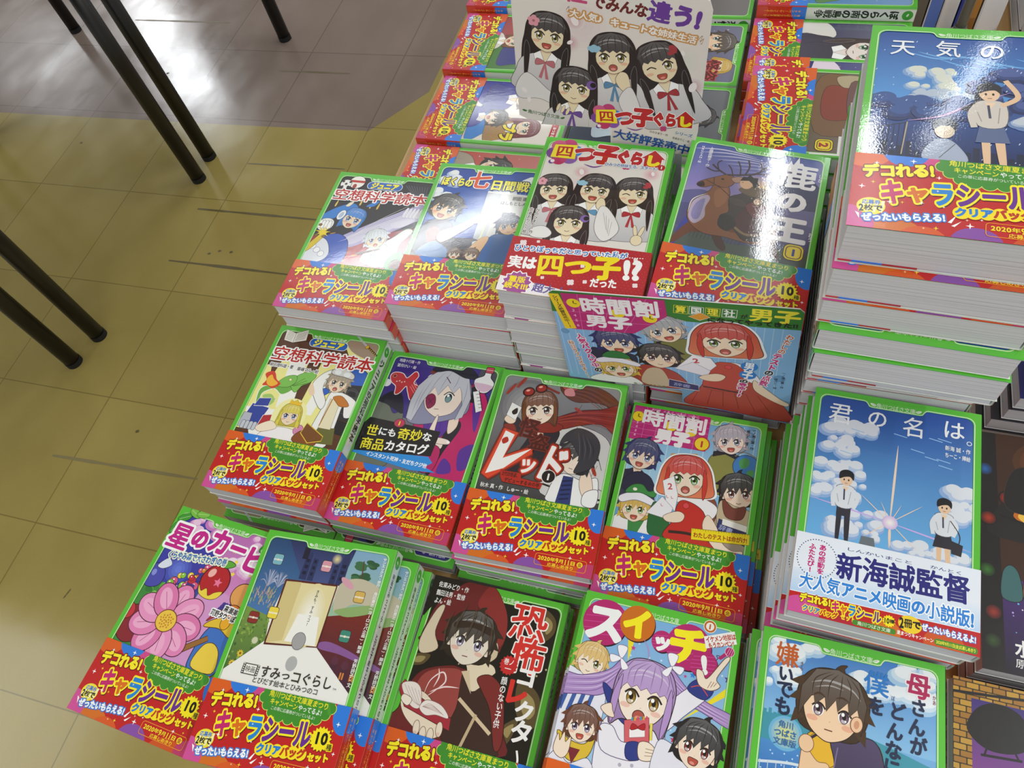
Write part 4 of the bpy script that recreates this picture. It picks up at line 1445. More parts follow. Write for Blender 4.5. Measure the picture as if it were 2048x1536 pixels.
    A.rrect(97.4, 165, 104.6, 171, 1.2, '#c8405a', ol=('#1c1a22', .5))
    A.line([(97.6, 168), (104.4, 168)], .6, '#f0b8c0', smooth=False)
    A.poly([(92, 143), (97, 145), (106, 126), (101, 123)], '#f4f4f6', ol=('#1c1a22', .7))
    for i in range(5):
        A.line([(95.6 + i * 1.6, 141 - i * 3.2), (98.4 + i * 1.6, 142 - i * 3.2)], .5, '#5a5866', smooth=False)
    A.line([(89, 150), (94, 144)], .8, '#1c1a22', smooth=False)
    # black title plate and blue ribbon
    A.poly([(1, 66), (74, 74), (75, 98), (4, 100), (-2, 90)], '#17141a', ol=('#05040a', .4))
    A.ell(34, 99.5, 5, 4, '#c23a5c', ol=('#3a0c1c', .5))
    A.text('1', (32, 99.4), (36, 99.4), 5, '#fbe41e', .3)
    A.text('世', (5, 87.6), (17, 88), 11, '#f7e92e', .35)
    A.text('にも', (17, 88.4), (35, 89), 8, '#fff', .3)
    A.text('奇妙', (36, 89.4), (60, 91), 11, '#f7e92e', .35)
    A.text('な', (60, 90.8), (69, 91.4), 8.4, '#fff', .3)
    A.text('商品', (4.5, 74.2), (28, 75.6), 11.4, '#f7e92e', .35)
    A.text('カタログ', (28, 76), (70, 79), 10, '#fff', .35)
    A.poly([(0, 66), (72, 73), (78, 68), (72, 63), (84, 59.5), (60, 57.6), (20, 61.6), (0, 64)], '#2a90e0')
    A.text('インスタント死神・友だちクジ他', (14, 65.2), (74, 64.0), 4.4, '#fff', .14)
    A.text('地図十行路・作', (9.4, 164), (31, 164), 3.6, '#f0eef6', .06)
    A.text('望月けい・絵', (9, 158.4), (29, 158.4), 3.6, '#f0eef6', .06)
    return A


def art_thief():                    # brown-haired girl with goggles and red scarf, pale boy
    A = Art(FW, FH)
    base(A, '#6d6c70')
    A.poly([(0, 56), (FW, 56), (FW, FH), (0, FH)], ('v', '#3f3d40', '#8f8e92'))
    for x, y, r in ((30, 140, 26), (92, 104, 30)):
        glow(A, x, y, r, '#b9b8bc', '#76757a', 7)
    A.blob([(64, 126), (78, 128), (104, 120), (112, 100), (110, 62), (60, 62), (58, 100)], '#d2d1d0', ol=('#3a3838', .5))
    for P in ([(78, 126), (82, 118)], [(100, 104), (106, 90)], [(100, 76), (110, 72)], [(90, 118), (98, 112)]):
        A.line(P, .5, '#3a3a3e', smooth=False)
    A.line([(60, 70), (84, 66), (112, 64)], 1.6, '#1c1b1e')
    # scarf and ponytail sweeping right
    sc = '#8c2a20'
    A.blob([(56, 164), (70, 166), (92, 166), (110, 154), (113, 138), (104, 148), (90, 152), (72, 150), (60, 156)], '#6b3622', ol=('#2a120c', .4))
    for i in range(7):
        A.line([(60, 163 - i), (84, 164 - i * 2), (110, 152 - i * 3)], .5, '#4a2416' if i % 2 else '#8a4c30', taper=True)
    A.blob([(57, 164), (66, 168), (72, 164), (64, 159)], '#b8484c', ol=('#4a1414', .4))
    A.blob([(60, 160), (66, 163), (70, 156), (62, 155)], '#d88a8c')
    A.blob([(50, 126), (62, 134), (78, 142), (96, 146), (114, 152), (114, 124), (98, 132), (80, 128), (64, 122)], sc, ol=('#3a0e0a', .5))
    for i in range(6):
        A.line([(56, 126 + i), (80, 132 + i * 2), (112, 128 + i * 4)], .6, '#5c1812' if i % 2 else '#b04a3c', taper=True)
    # girl's body
    A.blob([(42, 124), (54, 126), (64, 118), (60, 102), (54, 86), (40, 72), (26, 70), (32, 92), (38, 108)], '#2a2430', ol=('#0e0a10', .5))
    A.ell(46, 112, 5, 6.4, '#f2d8c2')
    A.blob([(36, 118), (44, 126), (58, 127), (66, 124), (60, 118), (46, 116)], sc, ol=('#3a0e0a', .5))
    A.blob([(14, 122), (20, 128), (28, 124), (32, 112), (24, 108), (16, 112)], '#2e2632', ol=('#0e0a10', .4))
    A.blob([(14, 118), (22, 120), (26, 114), (20, 112)], sc)
    A.blob([(13, 124), (18, 131), (23, 130), (23, 122), (18, 120)], '#f4dcc6', ol=('#5a3428', .4))
    A.poly([(16, 140.6), (25.6, 137), (23, 124), (14, 128)], '#f4f4f2', ol=('#5a5450', .4))
    A.blob([(18, 132), (22, 136), (23, 131), (20, 129)], '#2c2020')
    figure(A, 42, 138, 13.2, 12, '#7a4424', '#5a2a18', '#f6e2cc', 'smile', 'twin', body=False)
    for x, y in ((28.5, 153.4), (39, 158.6)):
        A.ell(x, y, 5.2, 4.4, '#3c1410', rot=22, ol=('#1c0806', .4))
        A.ell(x, y, 4.2, 3.4, '#a8281e', rot=22)
        A.ell(x - 1, y + 1.2, 1.8, 1, '#f2b0a0', rot=22)
    A.line([(44, 160), (56, 156)], 2.2, '#8c2a20', smooth=False)
    for x, y, q in ((20, 162, 30), (12, 154, 30), (100, 88, -30), (76, 142, -60)):
        A.ell(x, y, 1.6, 7 if x < 30 else 4.5, '#a83a2c', rot=-q)
        A.line([(x - 2, y - 6), (x + 2, y + 6)], .3, '#5c1410', smooth=False)
    # boy on the sofa
    A.blob([(70, 78), (78, 82), (92, 78), (104, 82), (106, 62), (98, 56), (68, 56), (66, 64)], '#f2f2f2', ol=('#4c4a50', .5))
    A.poly([(76, 80), (84, 80), (86, 56), (74, 56)], '#2b3a78', ol=('#141c3c', .3))
    for i in range(5):
        A.poly([(76, 76 - i * 4), (84, 78 - i * 4), (84, 76.4 - i * 4), (76, 74.4 - i * 4)], '#16204c')
    A.blob([(92, 90), (98, 84), (102, 70), (96, 64), (90, 76)], '#f2dcc8', ol=('#5a3e34', .4))
    A.blob([(96, 68), (106, 72), (106, 58), (96, 58)], '#f2f2f2', ol=('#4c4a50', .5))
    figure(A, 82.5, 96, 12.2, -14, '#33333a', '#5a6070', '#f4e2d2', 'line', 'boy', body=False)
    A.blob([(84, 84), (98, 92), (101, 110), (94, 121), (80, 125), (70, 118), (67, 108), (74, 112), (82, 104), (86, 96)], '#3b3b44', ol=('#141418', .4))
    for i in range(6):
        A.line([(80 + i * 2, 122 - i), (84 + i * 2.4, 108), (86 + i * 2, 94 + i)], .4, '#1e1e24' if i % 2 else '#6a6a76', taper=True)
    frame(A)
    # glowing red lettering
    for g, c in ((3.6, '#6a2018'), (2.5, '#a82a18'), (1.5, '#e0482a')):
        A.poly([(17, 114), (27, 112), (21, 88), (45, 100), (44, 96), (12, 68), (8, 70)], c, ol=(c, g))
        A.text('ッ', (36, 86), (52, 84), 17, c, g)
        A.text('ド', (50, 92), (77, 86), 34, c, g)
    A.poly([(17.2, 112.7), (26, 110), (21, 87), (44, 99.6), (24, 78), (9.5, 70.7)], '#f7f4f2')
    A.text('ッ', (36, 86), (52, 84), 17, '#f7f4f2', .7)
    A.text('ド', (50, 92), (77, 86), 34, '#f7f4f2', 1.0)
    A.blob([(16, 104), (20, 107), (22, 103), (18, 100)], '#b82a1c')
    A.text('怪', (28, 119), (46, 117), 18, '#4a1410', .55, ol=[(.5, '#7c2a20')])
    A.text('盗', (40, 107), (57, 106), 15, '#4a1410', .55, ol=[(.5, '#7c2a20')])
    A.poly([(22, 76), (40, 76), (41, 71.5), (60, 70), (59, 65), (26, 66), (23, 70)], '#b8281c', ol=('#3a0c08', .4))
    A.text('2代目怪盗、', (24, 73.4), (39.4, 73.4), 3.8, '#1c0c08', .1)
    A.text('デビューする☆の巻', (27, 68.2), (58, 67.8), 3.6, '#1c0c08', .1)
    A.ell(63.5, 77, 5.6, 5.6, '#1c1214', ol=('#f2ecec', .6))
    A.text('1', (60.8, 77), (66.2, 77), 7.4, '#f7f4f2', .3)
    A.text('秋木 真・作', (8, 60.6), (28, 60.6), 4.2, '#f7f4f2', .08)
    A.text('しゅー・絵', (31, 60.6), (50, 60.6), 4.2, '#f7f4f2', .08)
    return A


def timetable_title(A, x0, y0, x1, y1):
    w, h = x1 - x0, y1 - y0
    A.rect(x0, y0, x1, y1, '#c2247c')
    for i in range(1, 6):
        A.line([(x0 + w * i / 6, y0), (x0 + w * i / 6, y1)], w * .005, '#e07ab4', smooth=False)
        A.line([(x0, y0 + h * i / 6), (x1, y0 + h * i / 6)], w * .005, '#e07ab4', smooth=False)
    X = lambda a: x0 + w * a
    Y = lambda b: y0 + h * b
    for a, b in ((.07, .68), (.52, .56), (.78, .50)):
        A.ell(X(a), Y(b), w * .075, w * .075, '#f7d81e', ol=('#7a5a08', w * .006))
        A.line([(X(a), Y(b) + w * .04), (X(a), Y(b)), (X(a) + w * .035, Y(b) - w * .01)], w * .012, '#2a1c08', smooth=False)
    A.text('時間割', (X(.12), Y(.70)), (X(.97), Y(.68)), h * .46, '#f7f4f6', w * .016)
    A.text('男子', (X(.34), Y(.22)), (X(.78), Y(.21)), h * .40, '#f7f4f6', w * .022)
    A.text('月火水木', (X(.2), Y(.94)), (X(.86), Y(.94)), h * .08, '#e9a8cc', w * .002)
    A.text('じかんわり', (X(.24), Y(.9)), (X(.9), Y(.88)), h * .05, '#3a1028', w * .002)
    for i, ch in enumerate('3456'):
        A.text(ch, (X(.05), Y(.5 - .12 * i)), (X(.10), Y(.5 - .12 * i)), h * .08, '#e9a8cc', w * .003)


def art_timetable():                # red-bobbed girl among four boys, pink timetable title
    A = Art(FW, FH)
    base(A, '#8fc3e8')
    A.poly([(0, 100), (FW, 100), (FW, FH), (0, FH)], ('v', '#a9d4ee', '#6fb0de'))
    for i in range(12):
        A.line([(6 + i * 10, 58), (6 + i * 10, 166)], .8, '#b8dcf2', smooth=False)
    for x, y, r in ((12, 104, 5), (30, 92, 4), (102, 160, 3), (70, 96, 4), (44, 118, 3), (8, 70, 6)):
        A.ell(x, y, r, r, '#6aa8d8', ol=('#c8e4f4', .4))
    A.poly([(40, 130), (62, 134), (60, 116), (40, 114)], '#c9994a')
    figure(A, 16.5, 123, 11.4, -6, '#28346e', '#5a72b0', '#f4dcc6', 'open', 'boy', '#2b2b48', '#2b2b48')
    A.blob([(6, 100), (16, 108), (28, 104), (30, 92), (8, 90)], '#2b2b48', ol=('#14142a', .4))
    figure(A, 86.5, 151, 11.0, 10, '#b4b2be', '#6a7488', '#f6e2d2', 'open', 'boy', '#8a8a48', '#2a2a30')
    A.blob([(72, 132), (84, 140), (98, 136), (108, 118), (104, 104), (74, 104)], '#8f8f4a', ol=('#3c3c1c', .5))
    A.poly([(74, 139), (84, 143), (98, 138), (96, 134), (84, 138), (74, 134)], '#24242c')
    # globe
    A.ell(102, 130, 10.5, 10.5, '#3f7fc0', ol=('#2a4468', .6))
    A.blob([(96, 134), (100, 138), (104, 136), (103, 130), (98, 128)], '#4f9c50')
    A.blob([(103, 126), (108, 128), (108, 122), (104, 121)], '#4f9c50')
    A.line([(92, 138), (100, 143), (112, 138)], .9, '#8a8478')
    figure(A, 99, 106, 12.2, 8, '#231d24', '#8a4a44', '#f2dac4', 'smile', 'boy', '#b9a88c', '#7a3434')
    A.blob([(86, 96), (98, 94), (112, 90), (112, 72), (88, 74)], '#c8b596', ol=('#5a4a34', .4))
    A.blob([(88, 98), (97, 92), (106, 95), (104, 84), (92, 84)], '#7c4038', ol=('#3a1c18', .4))
    A.blob([(68, 90), (78, 98), (84, 90), (82, 74), (70, 74)], '#8a4a3c', ol=('#3a1c18', .4))
    A.poly([(87, 81), (112, 74), (112, 62), (86, 70)], '#2b3468', ol=('#141a3a', .4))
    A.poly([(90, 82), (112, 79), (112, 74), (90, 77)], '#f2f0ea', ol=('#8a8478', .3))
    A.text('辞書', (88, 74.6), (99, 72.4), 4.6, '#aab2d8', .1)
    # blond boy with a green cap
    A.blob([(4, 64), (12, 70), (32, 70), (42, 64), (42, 56), (4, 56)], '#f4f2f2', ol=('#6a6468', .4))
    A.poly([(16, 68), (30, 68), (26, 56), (18, 56)], '#3f8c48')
    figure(A, 20, 75.5, 10.4, 4, '#d9b24e', '#6aa040', '#f6e0c8', 'open', 'boy', body=False)
    A.blob([(6, 84), (20, 90), (36, 84), (36, 80), (20, 83), (8, 79)], '#f4f2fa', ol=('#6a6480', .5))
    A.blob([(10, 88), (14, 95), (22, 97), (28, 92), (34, 94), (33, 88), (22, 90)], '#3f9048', ol=('#1c4a22', .5))
    A.ell(17, 92, 1.8, 1.4, '#f4f4e0')
    A.blob([(34, 84), (46, 76), (50, 58), (34, 58)], '#2a6a3a', ol=('#143a1c', .4))
    # girl in a red pinafore
    A.blob([(48, 90), (58, 96), (70, 96), (84, 90), (82, 80), (74, 82), (64, 86)], '#f7f5f7', ol=('#6a6064', .4))
    A.blob([(54, 88), (62, 90), (74, 84), (80, 70), (88, 56), (48, 56), (52, 72)], '#c9302a', ol=('#5a1210', .5))
    A.line([(50, 62), (66, 63.5), (84, 61)], 2.4, '#3a2422')
    figure(A, 56, 110.5, 14.6, 6, '#d23c34', '#5f9a3c', '#f6e2cc', 'round', 'bob', body=False, halo='#f9f7f7', tip='#eb8a62')
    A.poly([(38, 104), (46, 110), (52, 94), (52, 80), (44, 86)], '#f9f7fa', ol=('#8a8498', .4))
    A.poly([(30, 74), (40, 90), (50, 82), (48, 72)], '#f4f2f8', ol=('#8a8498', .4))
    A.text('2', (42, 100), (47, 101), 7, '#d2505a', .2)
    for x, y in ((43, 90), (47, 90), (40, 82)):
        A.line([(x, y + 2), (x + .6, y), (x + 2, y + .2)], .5, '#d2505a', smooth=False)
    A.blob([(44, 74), (54, 80), (60, 78), (58, 72), (48, 70)], '#f6e2cc', ol=('#6a4434', .4))
    A.blob([(78, 82), (86, 74), (92, 62), (100, 57), (108, 58), (106, 54), (90, 54), (76, 70)], '#f6e2cc', ol=('#6a4434', .4))
    A.ell(60, 86.4, 2.4, 2.4, '#e04a52', ol=('#5a1210', .3))
    frame(A)
    timetable_title(A, 1.6, 137, 67.5, 170)
    A.ell(63.6, 143.6, 5.8, 5.8, '#f7d81e', ol=('#c22424', .9))
    A.text('1', (61, 143.6), (66.2, 143.6), 7, '#c22424', .4)
    figure(A, 86.5, 151, 11.0, 10, '#b4b2be', '#6a7488', '#f6e2d2', 'open', 'boy', body=False)
    figure(A, 16.5, 123, 11.4, -6, '#28346e', '#5a72b0', '#f4dcc6', 'open', 'boy', body=False)
    A.poly([(67.5, 68.4), (112, 72.8), (112.5, 64.4), (68.5, 59.6)], '#f7df1c', ol=('#8a7408', .4))
    for i in range(22):
        x = 68.6 + 2 * i
        A.line([(x, 68.4 + .1 * (x - 67.5)), (x, 66.8 + .1 * (x - 67.5) + (0 if i % 5 == 0 else .7))], .25, '#5a4a08', smooth=False)
    A.text('わたしのテストは命がけ!', (69.6, 63.6), (110.8, 67.6), 4.4, '#a82c1c', .14)
    A.vtext('一ノ瀬三葉・作', (104.4, 166), (104.4, 146), 3.2, '#1c1c20', .05)
    A.vtext('榎のと・絵', (99.6, 164), (99.6, 150), 2.9, '#1c1c20', .05)
    return A


def art_fruit_forest():             # pink title, big pink flower and heaped fruit in a night wood
    A = Art(FW, FH)
    base(A, '#3c4f9c')
    A.poly([(0, 110), (60, 110), (60, FH), (0, FH)], '#3b3ea8')
    A.poly([(50, 56), (FW, 56), (FW, FH), (40, FH), (60, 130)], '#d79ad0')
    A.poly([(56, 120), (FW, 110), (FW, FH), (50, FH)], ('v', '#d98cc8', '#b86ab4'))
    glow(A, 28, 122, 15, '#6f86e8', '#3b3ea8', 5)
    rnd = random.Random(5)
    clouds(A, rnd, (70, 134, 104, 142), 8, 4, 8, ('#e0a8d8', '#eac6e4', '#f4e0f0'))
    clouds(A, rnd, (20, 150, 104, 166), 16, 4, 9, ('#c87cc0', '#e2a8da', '#efcbe8'))
    for x, y in ((76, 142), (94, 136), (78, 132), (70, 150)):
        A.burst(x, y, 2.4, 1.1, 5, '#f7e04a')
    A.blob([(0, 56), (0, 104), (10, 112), (24, 104), (30, 70), (24, 56)], '#3f8a3c')
    A.blob([(84, 56), (92, 76), (104, 104), (114, 106), (114, 56)], '#5f9a34')
    for i in range(26):
        x, y = rnd.uniform(0, 24), rnd.uniform(58, 108)
        A.ell(x, y, 4, 2.4, rnd.choice(['#2f7a34', '#5fae48', '#8ac85a']), rot=rnd.uniform(0, 180))
    for i in range(20):
        x, y = rnd.uniform(84, 112), rnd.uniform(58, 106)
        A.ell(x, y, 4, 2.2, rnd.choice(['#4f9a34', '#7fbe48', '#a87a30']), rot=rnd.uniform(0, 180))
    # heap of fruit
    cols = ['#c8283c', '#e08a2c', '#f0d23a', '#5a3aa0', '#8ac83c', '#e05a8a', '#d8482c']
    for i in range(46):
        t = rnd.random()
        x, y = 32 + 34 * t + rnd.uniform(-8, 8), 108 + 22 * t + rnd.uniform(-6, 5)
        r = rnd.uniform(1.8, 3.4)
        A.ell(x, y, r, r, rnd.choice(cols), ol=('#33203a', .35))
        A.ell(x - r * .3, y + r * .35, r * .25, r * .2, '#fff')
    for cx, cy in ((52, 124), (44, 113), (84, 108)):
        for k in range(9):
            A.ell(cx + (k % 3) * 2.4 - k // 3, cy - (k // 3) * 2.2, 1.5, 1.5, '#4a3a9c', ol=('#241c50', .25))
    # plain indigo plum with leaves at the left edge
    A.blob([(0, 108), (2, 118), (10, 122), (18, 116), (18, 106), (8, 102)], '#4a4cb0', ol=('#1c1c4a', .6))
    A.blob([(8, 120), (14, 128), (20, 124), (14, 119)], '#dfe6f4', ol=('#2a2c5a', .4))
    A.ell(8, 114, 2.2, 2.8, '#8a90dc')
    # dark red apples at the lower left, striped squash lower right
    A.ell(14, 72, 14, 15, '#8c2230', ol=('#2c0c14', .6))
    A.ell(4, 80, 6, 6.4, '#c83040', ol=('#3a0c14', .5))
    A.blob([(78, 60), (80, 84), (90, 94), (102, 88), (106, 66), (100, 54), (84, 54)], '#3f74c8', ol=('#141c3a', .7))
    A.blob([(76, 88), (84, 96), (96, 98), (106, 92), (102, 86), (90, 90)], '#e8c23a', ol=('#5a3c10', .6))
    A.ell(93, 95, 4, 5, '#f0b02c', ol=('#5a3c10', .5))
    A.blob([(76, 92), (86, 100), (100, 100), (108, 94), (98, 104), (84, 103)], '#b8303a', ol=('#3a0c14', .5))
    A.blob([(82, 58), (84, 74), (92, 78), (100, 72), (102, 58)], '#f2d24a', ol=('#5a3c10', .6))
    A.poly([(66, 68), (84, 82), (86, 79), (68, 64)], '#9c6a34', ol=('#3a2410', .5))
    # one big pink flower
    for k in range(9):
        q = k * 40 + 10
        x, y = 42 + 19 * math.sin(R(q)), 82 + 17 * math.cos(R(q))
        A.ell(x, y, 10.5, 14, ('#e887bc', '#ee98c8', '#e27ab2')[k % 3], rot=-q, ol=('#5a1c3c', .7))
        A.ell(x + 1.5 * math.sin(R(q)), y + 1.5 * math.cos(R(q)), 5.5, 9, '#f4aed4', rot=-q)
        A.line([(42 + 8 * math.sin(R(q)), 82 + 8 * math.cos(R(q))), (42 + 26 * math.sin(R(q)), 82 + 24 * math.cos(R(q)))], .5, '#c05a98', smooth=False)
    A.ell(42, 82, 9, 8.4, '#f2c84a', ol=('#6a3c10', .7))
    for k in range(26):
        A.ell(42 + 6.4 * math.sqrt(k / 26) * math.sin(k * 2.4), 82 + 6 * math.sqrt(k / 26) * math.cos(k * 2.4), .7, .7, '#c8842a')
    # toffee apple
    A.ell(66, 122, 13, 13.4, '#b8202c', ol=('#3a0c10', .9))
    A.blob([(54, 116), (58, 112), (62, 115), (66, 110), (71, 114), (77, 116), (74, 110), (66, 107.6), (57, 110)], '#f2d84a', ol=('#5a3c10', .4))
    A.ell(60, 128, 3, 4, '#f6b8b0', rot=-30)
    A.burst(69, 122, 4.2, 1.9, 5, '#f07aa0')
    A.line([(64, 134), (63, 141)], 1.6, '#4a2c14', smooth=False)
    A.blob([(64, 137), (70, 141), (77, 139), (70, 135)], '#5fae3c', ol=('#1c4a1c', .6))
    A.ell(96, 118, 10, 10, '#e8a45c', ol=('#4a2414', .7))
    A.ell(95, 105, 6.5, 5, '#e07a2c', ol=('#4a2414', .6))
    frame(A)
    for x, y, q in ((8, 164, 30), (16, 170, -20), (4, 154, 70), (24, 171, 10), (96, 160, 40), (104, 166, -10), (110, 150, 60)):
        A.ell(x, y, 6.5, 3.2, '#3f9a34' if q > 20 else '#7ac048', rot=q, ol=('#1c5a1c', .4))
        A.line([(x - 5 * math.cos(R(q)), y - 5 * math.sin(R(q))), (x + 5 * math.cos(R(q)), y + 5 * math.sin(R(q)))], .35, '#cfe8a0', smooth=False)
    for ch, x, y, s_ in (('星', 13.5, 148, 22), ('の', 33, 151, 16), ('カ', 53, 153.6, 21), ('ー', 72, 152.4, 17), ('ビ', 91, 148, 22), ('ィ', 106, 142, 14)):
        A.text(ch, (x - s_ / 2, y), (x + s_ / 2, y - .5), s_, '#c8208c', 1.1, ol=[(1.6, '#fff')])
    A.text('くらやみ森で大さわぎ!の巻', (11.6, 131.2), (68, 139), 6.2, '#1f6fb8', .24, ol=[(.9, '#f7f7d8')])
    A.text('高瀬美恵', (86, 105.4), (104, 104.4), 5, '#1c1418', .2, ol=[(.7, '#fff')])
    A.text('苅野タウ・ぽと', (76, 99.8), (104, 99.4), 5, '#1c1418', .2, ol=[(.7, '#fff')])
    return A


def art_corner_door():              # pale open door with light spilling out, storybook panels around
    A = Art(FW, FH)
    base(A, '#f2f0ea')
    A.poly([(0, 112), (0, FH), (21, FH), (44, 136), (31, 136), (27, 106)], ('v', '#4a7ab0', '#20406c'))
    A.poly([(21, 168), (44, 136), (76, 138), (81, 170)], ('v', '#47568c', '#232a58'))
    A.poly([(81, 170), (76, 138), (74, 114), (111, 123), (111, 170)], ('v', '#9cc0a0', '#7fa8cc'))
    A.poly([(0, 112), (27, 106), (31, 86), (5, 62), (0, 60)], ('v', '#476a34', '#7a9a48'))
    A.poly([(74, 114), (111, 123), (112, 62), (74, 90)], ('v', '#3a2038', '#7c2a20'))
    rnd = random.Random(8)
    # coral and grass
    for cx, cy, r in ((16, 134, 8), (25, 134, 7)):
        for k in range(22):
            a = R(rnd.uniform(-30, 210))
            A.line([(cx, cy - 6), (cx + r * .6 * math.cos(a), cy + r * .5 * math.sin(a)), (cx + r * math.cos(a), cy + r * math.sin(a))], .45, rnd.choice(['#a9b2cc', '#c4cade', '#8a96bc']), taper=True)
    for k in range(70):
        x = rnd.uniform(4, 26)
        y = rnd.uniform(112, 124)
        A.line([(x, y), (x + rnd.uniform(-2, 2), y + rnd.uniform(2, 6))], .4, rnd.choice(['#c8a080', '#a8b878', '#e0b8a8', '#7a9a60']), smooth=False)
    for k in range(60):
        x = rnd.uniform(5, 28)
        y = rnd.uniform(70, 104)
        A.ell(x, y, rnd.uniform(.6, 1.6), rnd.uniform(.5, 1.2), rnd.choice(['#8aa848', '#5c8038', '#3c6030']), rot=rnd.uniform(0, 180))
    for x, y in ((14, 76), (24, 78), (20, 70), (10, 68)):
        A.burst(x, y, 3, 1.8, 10, '#e8c43a')
        A.ell(x, y, 1, 1, '#8a6a1c')
    A.burst(22, 87, 3, 2.2, 12, '#cfd2b0')
    # night street: tall dark house fronts with lamps
    for x, w_, h_ in ((40, 6, 20), (47, 5, 16), (66, 5, 18), (72, 6, 24)):
        A.rect(x, 138, x + w_, 140 + h_, '#2b3560', ol=('#3f4c80', .4))
        for j in range(3):
            A.rect(x + 1.4, 142 + j * 5, x + w_ - 1.4, 144.6 + j * 5, '#161c3c')
    A.rect(37, 154, 42, 164, '#1c1c34')
    glow(A, 67, 158, 5, '#f2e2a0', '#3a4478', 5)
    # park with pines and pond
    for x, y, r in ((88, 156, 6), (94, 148, 5.5), (86, 146, 5), (98, 158, 5)):
        for k in range(5):
            A.ell(x + rnd.uniform(-3, 3), y + rnd.uniform(-2, 2), r * .7, r * .35, rnd.choice(['#2f5a3c', '#3f6e48']))
    A.line([(90, 160), (92, 148), (94, 136)], 1, '#5a4434')
    A.blob([(76, 139), (92, 146), (111, 140), (111, 128), (92, 126), (78, 118)], '#c4bca4')
    A.blob([(78, 119), (92, 124), (110, 128), (111, 123), (90, 116)], '#8fae6c')
    A.ell(82, 141, 7, 2.6, '#d8a0b0', rot=-30)
    # desert town silhouettes
    for x, w_, h_ in ((80, 5, 10), (88, 6, 14), (97, 6, 12), (105, 5, 16)):
        A.rect(x, 70, x + w_, 70 + h_, '#4a2438')
        A.ell(x + w_ / 2, 70 + h_, w_ / 2, w_ / 2, '#5c2c40')
        A.poly([(x + w_ / 2 - .5, 70 + h_ + w_ / 2), (x + w_ / 2, 74 + h_ + w_ / 2), (x + w_ / 2 + .5, 70 + h_ + w_ / 2)], '#5c2c40')
        for j in range(2):
            A.rrect(x + 1 + j * 2, 72, x + 2.2 + j * 2, 77, .5, '#d8863c')
    A.blob([(74, 94), (84, 96), (108, 90), (110, 86), (92, 89), (76, 90)], '#8a5a98')
    # light fan and door
    A.poly([(30, 88), (74, 90), (113, 61), (113, 52), (3, 52), (3, 61)], '#f3f1ec')
    A.poly([(29.5, 136), (74.6, 138.4), (74.2, 90.4), (30.2, 85.4)], '#5a1f18')
    A.poly([(31, 134.6), (73.6, 137), (73.2, 91), (31.4, 87)], '#e6d9a4')
    A.poly([(31, 134.6), (44, 135.6), (44, 90.8), (31.4, 87)], '#d6c488')
    glow(A, 59, 112, 13, '#fbfaf4', '#e6d9a4', 8, 25)
    A.poly([(50, 112), (68, 112), (72, 91), (46, 90.6)], '#f7f5ee')
    A.vtext('きみも、すみっコ?', (60, 132), (60, 104), 2.4, '#3a3a3a', .05)
    # small plain grey pebble on the path
    A.ell(57.8, 76, 4.6, 5.4, '#b4b4b4')
    A.ell(57.8, 92.5, 5.2, 6.2, '#a6a5a6', ol=('#5a585a', .4))
    # little story props standing where the panels meet
    for x, y, c in ((14, 104, '#8c2f28'), (93, 103, '#3f8a78'), (60, 152, '#d89aa8'), (95, 133, '#d8b25a'), (17, 151, '#7fb8c4'), (29, 110, '#f0d84a')):
        A.rrect(x - 4, y - 5, x + 4, y + 3.4, 1.6, c, ol=('#3a2c2c', .4))
        A.rect(x - 4, y - 1.6, x + 4, y - .4, mix(c, '#ffffff', .55))
        A.ell(x, y - 1, .9, .9, '#f2e6c0')
    frame(A)
    A.rrect(20, 62.6, 34, 70.4, .6, '#3a3634')
    for i in range(5):
        A.rect(20.5, 63.4 + i * 1.5, 21.6, 64.2 + i * 1.5, '#f2f0ea')
        A.rect(32.4, 63.4 + i * 1.5, 33.5, 64.2 + i * 1.5, '#f2f0ea')
    A.rect(22.4, 63.2, 31.6, 69.8, '#f2f0ea')
    A.text('映画', (22.8, 66.5), (31.2, 66.5), 4.4, '#3a3634', .06)
    A.text('すみっコぐらし', (35.5, 67), (95, 68), 8.6, '#3a3634', .18, dh=[1, 1, .75, 1, 1, 1, 1])
    A.text('とびだす絵本とひみつのコ', (31, 60.2), (86, 60.6), 4.4, '#3a3634', .06)
    A.text('TM', (96, 65), (99, 65), 1.7, '#3a3634')
    A.vtext('サンエックス・原作', (107.0, 165), (107.6, 142), 3.0, '#f6f6f2', .08)
    A.vtext('角田貴志(ヨーロッパ企画)・脚本', (107.6, 138), (107.4, 92), 3.2, '#f6f6f2', .08)
    A.vtext('芳野詩子・文', (107.4, 88), (107.6, 68), 3.2, '#f6f6f2', .08)
    return A


